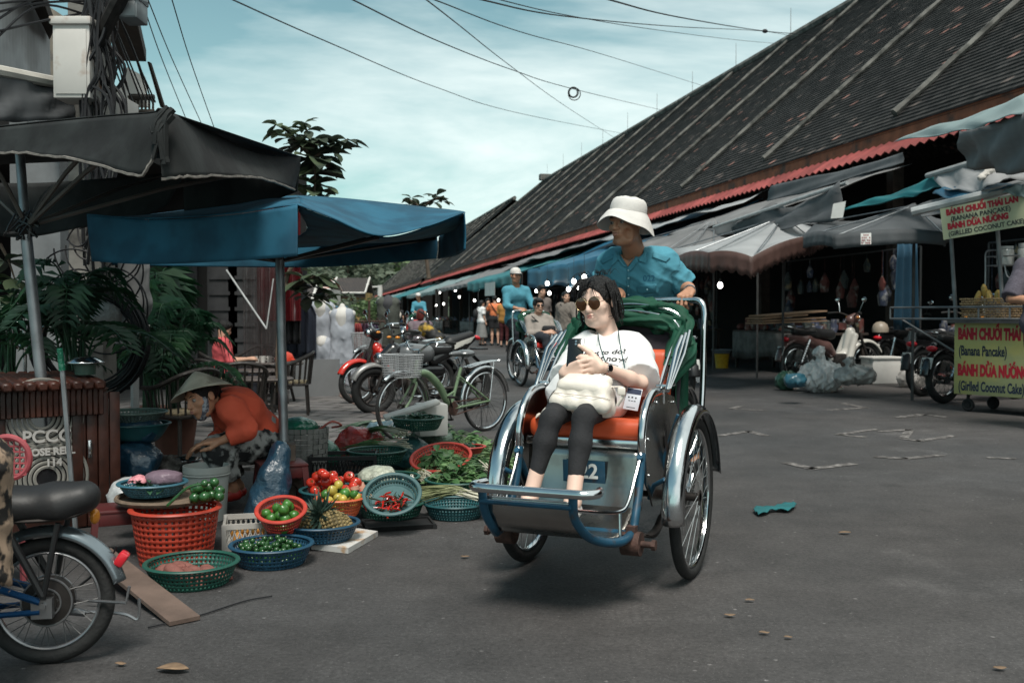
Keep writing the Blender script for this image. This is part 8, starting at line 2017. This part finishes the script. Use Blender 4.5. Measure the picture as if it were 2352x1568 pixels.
def cap_hat(t,T,s):
 b=MB(); b.lathe([(.088*s,0),(.09*s,.03*s),(.075*s,.07*s),(.04*s,.095*s),(0,.1*s)],T(0,-.01,.04),T(0,-.01,1)-T(0,-.01,0),24); b.ball(T(0,.10,.045),(.06*s,.06*s,.012*s),14,6); b.build('cap',HATW,t,world=True)
def driver2(label,Kf,fd,s,legs=True,h=.012):
 J=dict(head=Kf(.12,-.92,1.70),neck=Kf(.1,-.95,1.54),chest=Kf(.1,-.96,1.46),pel=Kf(.06,-1.08,1.03),sh0=Kf(.265,-.94,1.46),sh1=Kf(-.065,-.96,1.46),el0=Kf(.30,-.84,1.22),el1=Kf(-.14,-.84,1.22),wr0=Kf(.14,-.70,1.17),wr1=Kf(-.17,-.70,1.17),
    hip0=Kf(.14,-1.07,.98),hip1=Kf(-.03,-1.07,.98),kn0=Kf(.13,-.74,.78),kn1=Kf(-.1,-.72,.66),an0=Kf(.14,-.8,.44),an1=Kf(-.14,-1.05,.36),toe0=Kf(.14,-.68,.385),toe1=Kf(-.14,-.93,.30),f=fd,base=Kf(0,-1,0))
 t=human('person',label,J,top=dict(m=SHIRTB,sleeve=1.55,loose=.02),bot=dict(m=TROUD,len=1.9),s=s,h=h,hh=h*.55,skin=SKIN_TAN,hair=dict(style='crew',m=HAIRM),shoes=BLACKP,seed=14); T,R=headframe(J['head'],fd,V((0,0,1)),s); cap_hat(t,T,s); return t
driver2('cyclo driver in a white cap and long blue shirt pushing the second cyclo',K,V((.45,-.88,-.08)),.98)
C3O,C3R=spot(954,33),radians(172); c3=copytree(cyclo,C3O,C3R,'distant cyclo half hidden behind the woman with red hair'); recolour(c3,{'orange_vinyl':RED2}); M3_=Matrix.Translation(C3O)@Matrix.Rotation(C3R,4,'Z')
driver2('distant cyclo driver in a white cap and blue shirt beyond the red haired woman',lambda *a:M3_@V(a),V((.2,-.97,-.05)),1.0,h=.02)
# red haired woman on a scooter, seen from behind
fr_,re_=spot(978,18.4),spot(962,17.3); make_moto('scooter under the woman with red hair',(fr_+re_)/2,heading(fr_,re_),BLKP,GREYP,'cub',.85,.27)
J=stand(966,17.7,.87,8,z0=-.31,kn0=(-.16,.42,.92),kn1=(.16,.42,.92),an0=(-.18,.36,.50),an1=(.18,.36,.50),toe0=(-.18,.48,.46),toe1=(.18,.48,.46),el0=(-.24,.14,1.13),el1=(.24,.14,1.13),wr0=(-.2,.38,1.15),wr1=(.2,.38,1.15))
p3=human('person','woman with short red hair in a lavender dress sitting on a scooter, back turned',J,top=dict(m=LAV,sleeve=1.2,loose=.03,neckr=.05),bot=dict(m=LAV,kind='skirt',z=.25,flare=.15),s=.87,h=.012,fem=True,hair=dict(style='bob',m=RHAIR),shoes=BLACKP,face=False,seed=20)
S=SDF(); c=P(992,770,17.3); S.chain([c+V((-.12,0,.10)),c+V((.14,0,-.08))],[.12,.11],k=.04); S.disp=wr(.03,20,4); t=thing('backpack','black and yellow bag slung beside the red haired woman','bag',tuple(c)); blob('bag_body',S,.015,mat('yellow_black',(.45,.28,.03),.6,var=.1,col2=(.015,.015,.015),c2amt=.55,c2scale=5),t); b=MB(); b.tube(smooth_path([c+V((-.05,-.02,.2)),c+V((-.12,0,.36)),c+V((-.22,.05,.42))],4),.02,6); b.build('strap',BLKT,t,world=True)
# standing group under the teal awning
J=stand(1137,35.2,1.02,350,wr1=(.12,.25,1.35),el1=(.24,.1,1.18),wr0=(-.1,.25,1.4),el0=(-.26,.1,1.2)); p4=human('person','man in a bright orange T-shirt and black shorts standing with his back turned',J,top=dict(m=ORT,sleeve=.8,loose=.02),bot=dict(m=BLKT,len=.75,loose=.03),s=1.02,h=.02,hair=SH,face=False,shoes=BLACKP,seed=21); b=MB(); b.tube([J['sh0']+V((0,-.15,.08)),J['chest']+V((0,-.17,-.15)),J['hip1']+V((.05,-.14,.1))],.018,5); b.build('shoulder_strap',BLKT,p4,world=True)
J=stand(1106,35,.93,60); p5=human('person','woman in a white T-shirt and long grey skirt standing beside the orange shirt man',J,top=dict(m=TSHIRT,sleeve=.75,loose=.03),bot=dict(m=GSK,kind='skirt',z=.28,flare=.2),s=.93,h=.02,fem=True,hair=dict(style='bob',m=HAIRM),shoes=BLACKP,face=False,seed=22)
S=SDF(); c=J['chest']+V((-.2,-.05,-.15)); S.ell(c,(.09,.12,.17),k=.02); t=thing('backpack','small black backpack worn by the woman in the grey skirt','backpack',tuple(c)); blob('bag_body',S,.02,BLKT,t); b=MB(); b.torus(c+V((.1,0,.06)),.13,.012,(0,1,0),20,5); b.build('strap',BLKT,t,world=True)
J=stand(1121,36.2,.98,170,wr1=(.08,.3,1.42),el1=(.2,.15,1.2)); human('person','man in black facing the street between the skirt woman and the orange shirt man',J,top=dict(m=BLKT,sleeve=.8,loose=.02),bot=dict(m=BLKT,len=1.9),s=.98,h=.02,hair=SH,shoes=BLACKP,seed=23)
J=stand(1158,33.5,.98,20); human('person','person in a mustard shirt and maroon trousers partly hidden by the second cyclo',J,top=dict(m=MUST,sleeve=.9,loose=.02),bot=dict(m=MAR,len=1.7),s=.98,h=.02,hair=SH,face=False,shoes=BLACKP,seed=24)
J=stand(1243,20.5,.98,150); p6=human('person','man with glasses in a brown grey shirt behind the second cyclo driver',J,top=dict(m=GYT,sleeve=.8,loose=.02),bot=dict(m=TROUD),s=.98,h=.014,hh=.007,hair=SH,shoes=BLACKP,seed=25)
J=stand(1301,19,.89,215,f=(-.75,.6,0),wr0=(-.34,.16,.98),el0=(-.27,.06,1.15)); p7=human('person','woman with tied hair and a loose stone grey shirt walking beyond the cyclos',J,top=dict(m=OLIVE,sleeve=1.4,loose=.035,wr=.02),bot=dict(m=TROUD),s=.89,h=.013,hh=.006,fem=True,hair=dict(style='tail',m=HAIRM),shoes=TSHIRT,seed=26)
b=MB(); b.tube(smooth_path([J['sh1']+V((.0,-.12,.05)),J['chest']+V((0,-.14,-.12)),J['pel']+V((.12,-.12,.12))],4),.012,5); b.build('shoulder_strap',BLKT,p7,world=True)
J=stand(917,46,.9,10); human('person','far person in jeans carrying a small cream backpack',J,top=dict(m=BLKT,sleeve=.8),bot=dict(m=JBL),s=.9,h=.025,hair=dict(style='long',m=HAIRM),face=False,shoes=BLACKP,seed=27)
S=SDF(); c=J['chest']+V((0,-.2,-.15)); S.ell(c,(.13,.09,.17),k=.02); t=thing('backpack','small cream backpack on the far person in jeans','backpack',tuple(c)); blob('bag_body',S,.02,CREAM,t)
# people at the frame edges
PRT=mat('printed_shorts',(.34,.24,.17),.85,var=.1,col2=(.015,.013,.012),c2amt=.5,c2scale=26); BEI=M_('beige_tee',(.46,.34,.28))
J=stand(V((-1.495,2.6,0)),2.5,.71,300,chest=(0,.34,1.22),neck=(0,.42,1.28),head=(0,.54,1.38),sh0=(-.16,.38,1.22),sh1=(.16,.38,1.22),el0=(-.16,.58,1.06),el1=(.15,.58,1.06),wr1=(.1,.80,1.0),wr0=(-.1,.80,1.0)); human('person','person in a beige shirt and black printed shorts standing at the electric bike',J,top=dict(m=BEI,sleeve=.8,loose=.038,low=True),bot=dict(m=PRT,len=.98,loose=.04,wr=.02),s=.71,h=.01,face=False,hair=SH,shoes=BLACKP,seed=28,skin=SKIN)
J=stand(2404,9.3,1.08,185,wr1=(.12,.42,1.1),sh1=(.19,0,1.40),el0=(-.36,.14,1.13),el1=(.36,.14,1.13),wr0=(-.1,.4,1.1)); J2=J
PUR=mat('purple_grey_knit',(.085,.075,.095),.9,var=.2,vscale=60,bump=.6,bscale=160); human('person','cart vendor in a purple grey shirt standing behind the food cart',J,top=dict(m=PUR,sleeve=.98,loose=.035),bot=dict(m=TROUD),s=1.08,h=.014,hh=.008,hair=SH,shoes=BLACKP,seed=29,skin=SKIN_TAN)
# vendor under a conical hat
RST=mat('rust_orange_top',(.60,.09,.045),.85,var=.08,vscale=6,bump=.15,bscale=40); FLO=mat('black_white_print',(.012,.012,.013),.8,var=0,col2=(.28,.28,.27),c2amt=.5,c2scale=17)
J=dict(head=P(464,912,5.32),neck=P(499,918,5.45),chest=P(528,933,5.52),pel=P(594,994,5.72),sh1=P(533,941,5.33),sh0=P(514,938,5.69),el1=P(566,986,5.34),wr1=P(508,1012,5.30),el0=P(520,1000,5.72),wr0=P(484,1016,5.55),hip1=P(598,1014,5.62),hip0=P(594,1014,5.84),
   kn1=P(497,1034,5.36),kn0=P(500,1034,5.62),an1=P(536,1122,5.44),an0=P(548,1116,5.70),toe1=P(502,1142,5.40),toe0=P(515,1138,5.62),f=V((-.52,-.80,-.28)),u=V((-.22,.1,1)),base=G(560,1170)+V((0,.1,0)))
vn=human('person','vendor woman in a conical hat and rust orange top sitting low among the baskets',J,top=dict(m=RST,sleeve=1.72,loose=.028,sloose=.022,wr=.02,wf=20,h=.008),bot=dict(m=FLO,len=1.75,loose=.03,wr=.02,h=.009),s=.93,h=.009,hh=.004,fem=True,skin=SKIN_TAN,hair=dict(style='tail',m=HAIRM),shoes=plast('red_sandal',(.30,.02,.015)),lipm=LIPM,
 hands={'1':dict(d=V((-1,-.1,-.1)),n=V((0,.2,-1)),curl=.2,side=1),'0':dict(d=V((-.9,-.1,-.3)),n=V((0,.2,-1)),curl=.25,side=-1)},seed=30)
T,R=headframe(J['head'],J['f'],J['u'],.93); hu=V((-.32,.10,1)).normalized(); c=T(0,-.02,.10); b=MB()
b.lathe([(.165,-.068),(.163,-.066),(.115,-.028),(.06,.014),(.02,.040),(0,.048)],c,hu,44,wob=lambda r,h,g:(r*(1+.02*sin(3*g)),h+.008*sin(2*g+1)*r/.17)); ht_=b.build('conical_hat',mat('palm_leaf_hat',(.38,.33,.26),.75,var=.2,vscale=12,bump=.3,bscale=30),vn,world=True,solid=.003)
b=MB()
for k in range(12):b.torus(c+hu*(.0445-.0085*k),.010+.0127*k,.0012,hu,40,4)
b.build('hat_rings',mat('hat_ring',(.13,.11,.085),.8,var=0),ht_,world=True); b=MB(); b.tube(smooth_path([T(-.06,.02,.02),T(-.055,.05,-.07),T(0,.06,-.118),T(.055,.05,-.07),T(.07,.0,.0)],6),.014,8,flat=(1.4,.5)); b.build('face_mask',mat('mask_print',(.28,.29,.32),.8,var=.2,col2=(.08,.08,.1),c2amt=.5,c2scale=60),vn,world=True)
# man in the coral shirt at the cafe
sp_=spot(512,11.6); J=stand(sp_,11.6,.78,72,z0=-.33,kn0=(-.12,.42,.93),kn1=(.12,.42,.93),an0=(-.12,.44,.50),an1=(.12,.44,.50),toe0=(-.12,.58,.46),toe1=(.12,.58,.46),el0=(-.22,.10,1.12),el1=(.22,.10,1.12),wr0=(-.06,.36,1.14),wr1=(.08,.38,1.14),f=(0,1,-.45))
human('person','man in a coral pink shirt sitting at the cafe and looking at his phone',J,top=dict(m=PINKS,sleeve=1.1,loose=.018),bot=dict(m=TROUD),s=.78,h=.011,hh=.006,hair=SH,shoes=BLACKP,seed=31); b=MB(); b.rbox(J['wr1']+V((.1,0,.05)),(.012,.05,.09),.003,.3); one(b,'phone',DARK,'phone held by the man in the coral pink shirt','phone')
# cafe chairs and tables
CHR_=mat('dark_rattan',(.022,.018,.016),.5,var=.4,vscale=20,bump=.4,bscale=60); SEATC=mat('straw_seat',(.20,.16,.10),.8,var=.25,vscale=20)
def cafe_chair():
 t=thing('cafe_chair','x','chair',(0,0,0)); b=MB(); b.rbox((0,0,.40),(.46,.44,.03),.01); b.build('seat',CHR_,t); b=MB(); b.rbox((0,0,.425),(.40,.38,.03),.012); b.build('seat_pad',SEATC,t)
 for x in (-.2,.2):
  for y in (-.19,.19):b=MB(); b.tube([(x,y,.39),(x*1.12,y*1.12,0)],.018,6); b.build('leg',CHR_,t)
 b=MB(); pth=smooth_path([(-.24,.22,.64),(-.27,0,.66),(-.20,-.22,.76),(0,-.28,.80),(.20,-.22,.76),(.27,0,.66),(.24,.22,.64)],6); b.tube(pth,.02,7)
 for q in pth[1:-1:2]:b.tube([q,V((q.x*.86,q.y*.84,.40))],.010,5)
 b.build('backrest',CHR_,t); return t
def cafe_table():
 t=thing('cafe_table','x','table',(0,0,0)); b=MB(); b.lathe([(0,.50),(.33,.50),(.345,.52),(.33,.535),(0,.535)],(0,0,0),seg=36); b.build('table_top',mat('woven_edge',(.07,.055,.05),.5,var=.6,vscale=50,bump=.6,bscale=80),t)
 for i in range(4):a=pi/4+i*pi/2; b=MB(); b.tube([(cos(a)*.24,sin(a)*.24,.5),(cos(a)*.2,sin(a)*.2,.25),(cos(a)*.27,sin(a)*.27,0)],.018,6); b.build('leg',CHR_,t)
 b=MB(); b.lathe([(.2,.2),(.2,.22),(0,.22)],(0,0,0),seg=24); b.build('shelf',CHR_,t); return t
c0_,t0_=cafe_chair(),cafe_table()
for i,(x,Y,a,s_,lb) in enumerate(((418,7.3,60,.85,'dark barrel chair with straw seat just behind the vendor'),(505,11.5,-70,.8,'barrel chair the coral shirt man sits on'),(668,10.6,100,.85,'barrel chair at the table end beside the blue umbrella pole'),(548,8.3,20,.85,'barrel chair pushed under the middle cafe table'),(585,12.6,160,.85,'barrel chair on the far side of the cafe tables'),(500,9.4,-30,.82,'barrel chair between the palm and the cafe tables'))):
 o=c0_ if i==0 else copytree(c0_); o.location=spot(x,Y); o.rotation_euler=(0,0,radians(a)); o.scale=(s_,)*3; o['label']=lb; o['group']='barrel chairs of the cafe'
for i,(x,Y,s_,lb) in enumerate(((600,9.6,.88,'round cafe table nearest the vendor woman'),(588,11.0,.88,'round cafe table before the man in the coral shirt'),(634,12.0,.95,'round cafe table carrying white cups and the orange helmet'))):
 o=t0_ if i==0 else copytree(t0_); o.location=spot(x,Y); o.scale=(s_,)*3; o['label']=lb; o['group']='round cafe tables'
cz=.535*.95; tb=spot(634,12.0); b=MB(); b.lathe([(.11,0),(.115,.05),(.09,.10),(.04,.125),(0,.13)],tb+V((.11,-.05,cz)),seg=20); b.ball(tb+V((.2,-.07,cz+.03)),(.06,.05,.01),10,5); one(b,'helmet',plast('helmet_red',(.6,.05,.02)),'bright orange red helmet on the round cafe table','helmet')
tt=thing('cup','white cup standing on the round cafe table','cup',(0,0,0)); b=MB(); b.lathe([(0,0),(.028,0),(.035,.08),(.032,.08),(.026,.01),(0,.01)],(0,0,0),seg=18); b.build('bowl',WHITEP,tt); b=MB(); b.torus((.045,0,.045),.017,.004,(0,1,0),16,5); b.build('handle',WHITEP,tt)
repeat(tt,[tb+V((x,y,cz)) for x,y in ((-.2,-.1),(-.12,-.16),(-.05,-.13))],'white cup standing on the round cafe table','white cups',rr,rot=False)
# clothes display
b=MB(); a,e=G(665,916),G(780,912); d=e-a; b.poly([a,e,e+V((0,0,.50)),a+V((0,0,.50))],.02,(0,1,0)); b2=one(b,'display_board',mat('board_grey',(.17,.175,.18),.7,var=.06),'plain grey board standing on the paving before the white dresses','board',smooth=False)
def mannequin(label,x,yt,yb,Y,m,w_=.2,sk=None,dress=True,cat='mannequin'):
 a,e=P(x,yt,Y),P(x,yb,Y); Hh=a.z-e.z; t=thing('mannequin',label,cat,(a.x,Y,e.z)); S=SDF(); z=lambda f:V((0,0,Hh*f))
 S.cap(z(1.0),z(.93),.035,.04,k=.03); S.cap(z(.90)+V((-w_*.7,0,0)),z(.90)+V((w_*.7,0,0)),.05,k=.05); S.cap(z(.86),z(.70),w_*.62,w_*.5,k=.06); v_,f_=S.mesh(.015); npmesh('torso',[(v_,f_)],sk or WHITEP,t,world=False)
 S=SDF(); S.chain([z(.88)+V((-w_*.4,0,0)),z(.68)+V((-w_*.3,0,0)),z(.03)+V((-w_*.6,0,0))],[w_*.5,w_*.45,w_*.5],k=.08); S.chain([z(.88)+V((w_*.4,0,0)),z(.68)+V((w_*.3,0,0)),z(.03)+V((w_*.6,0,0))],[w_*.5,w_*.45,w_*.5],k=.08); S.cut(z(.0),(0,0,-1)); S.disp=wr(.018,26,int(x),(1,1,.08)); v_,f_=S.mesh(.015); npmesh('dress',[(v_,f_)],m,t,world=False); return t
DW,DG=M_('white_dress',(.33,.35,.39)),M_('olive_wrap',(.06,.065,.055)); mannequin('headless mannequin in a white sleeveless top next to the pole',739,692,830,13.6,DW); mannequin('mannequin in a long pale tunic and trousers beside the first',786,702,885,13.4,DW,.19); mannequin('dark dress bust with an olive wrap skirt by the motorbikes',892,683,800,14.5,DG,.19,sk=M_('bust_grey',(.045,.045,.05))); mannequin('white blouse display at the foot of the first mannequin',740,780,850,13.45,DW,.17)
def garment(label,x,yt,yb,Y,m,w_):a,e=P(x,yt,Y),P(x,yb,Y); b=MB(); b.grid(lambda u,v_:V((a.x+(u-.5)*w_*(.5+.5*min(1,v_*5)),Y+.04*sin(u*22+v_),a.z-(a.z-e.z)*v_)),18,8); one(b,'hanging_dress',m,label,'dress',solid=.01)
for a in (('navy dress hanging behind the blue umbrella pole',690,690,820,13.3,M_('navy_cloth',(.02,.025,.04)),.42),('black dress hanging beside the tree trunk',664,672,790,13.0,BLKT,.3),('second navy dress hanging low beside the grey board',702,700,850,13.7,M_('navy_cloth',(.02,.025,.04)),.3),('plum dress on the clothes rail',838,742,830,14.2,M_('plum_cloth',(.07,.035,.06)),.25),('red patterned dress on the clothes rail',822,742,860,14.1,M_('red_cloth',(.20,.03,.03)),.14),('teal blue dress on the clothes rail',828,745,870,14.3,M_('teal_cloth',(.02,.06,.08)),.16),('dark violet dress on the clothes rail',855,742,835,14.3,M_('violet_cloth',(.045,.03,.06)),.22),('dark red cloth hanging at the top behind the trunk',668,610,670,13.2,MAR,.3)):garment(*a)
t=thing('clothes_rail','brown metal clothes rail with empty hangers beside the dark bust','rail',tuple(spot(845,14.2))); b=MB(); b.cyl(spot(848,14.2),P(848,690,14.2),.018,seg=6); b.tube([P(805,738,14.2),P(885,738,14.2)],.014,6)
for i in range(6):b.tube(smooth_path([P(812+i*12,745,14.15),P(818+i*12,730,14.15),P(826+i*12,746,14.15)],3),.005,4)
b.build('frame',RUSTP,t,world=True)
t=tarp('tarp','small blue tarp over the clothes display',BLUET,[P(690,684,14.4),P(770,700,13.9),P(800,707,14.8),P(705,690,15.6)],.03)
t=thing('garden_chair','pink red plastic chair back at the frame edge before the hose cabinet','chair',tuple(G(20,1300))); b=MB(); PK=plast('pink_plastic',(.34,.07,.08)); c=P(20,1050,4.0)
b.torus(c,.085,.012,(0,1,.1),32,8); b.build('back_frame',PK,t,world=True); b=MB()
for i in range(7):b.tube([c+V((-.07+.023*i,0,-.07)),c+V((-.07+.023*i,0,.07))],.004,5); b.tube([c+V((-.07,0,-.07+.023*i)),c+V((.07,0,-.07+.023*i))],.004,5)
b.build('back_grid',PK,t,world=True); b=MB(); b.rbox(c+V((-.08,-.12,-.22)),(.3,.28,.02),.008); b.build('seat',PK,t,world=True)
for x,y in ((-.2,-.24),(.05,-.24),(-.2,.0),(.05,.0)):b=MB(); b.tube([c+V((x,y,-.22)),V((c.x+x*1.1,c.y+y*1.1,0))],.014,6); b.build('leg',PK,t,world=True)
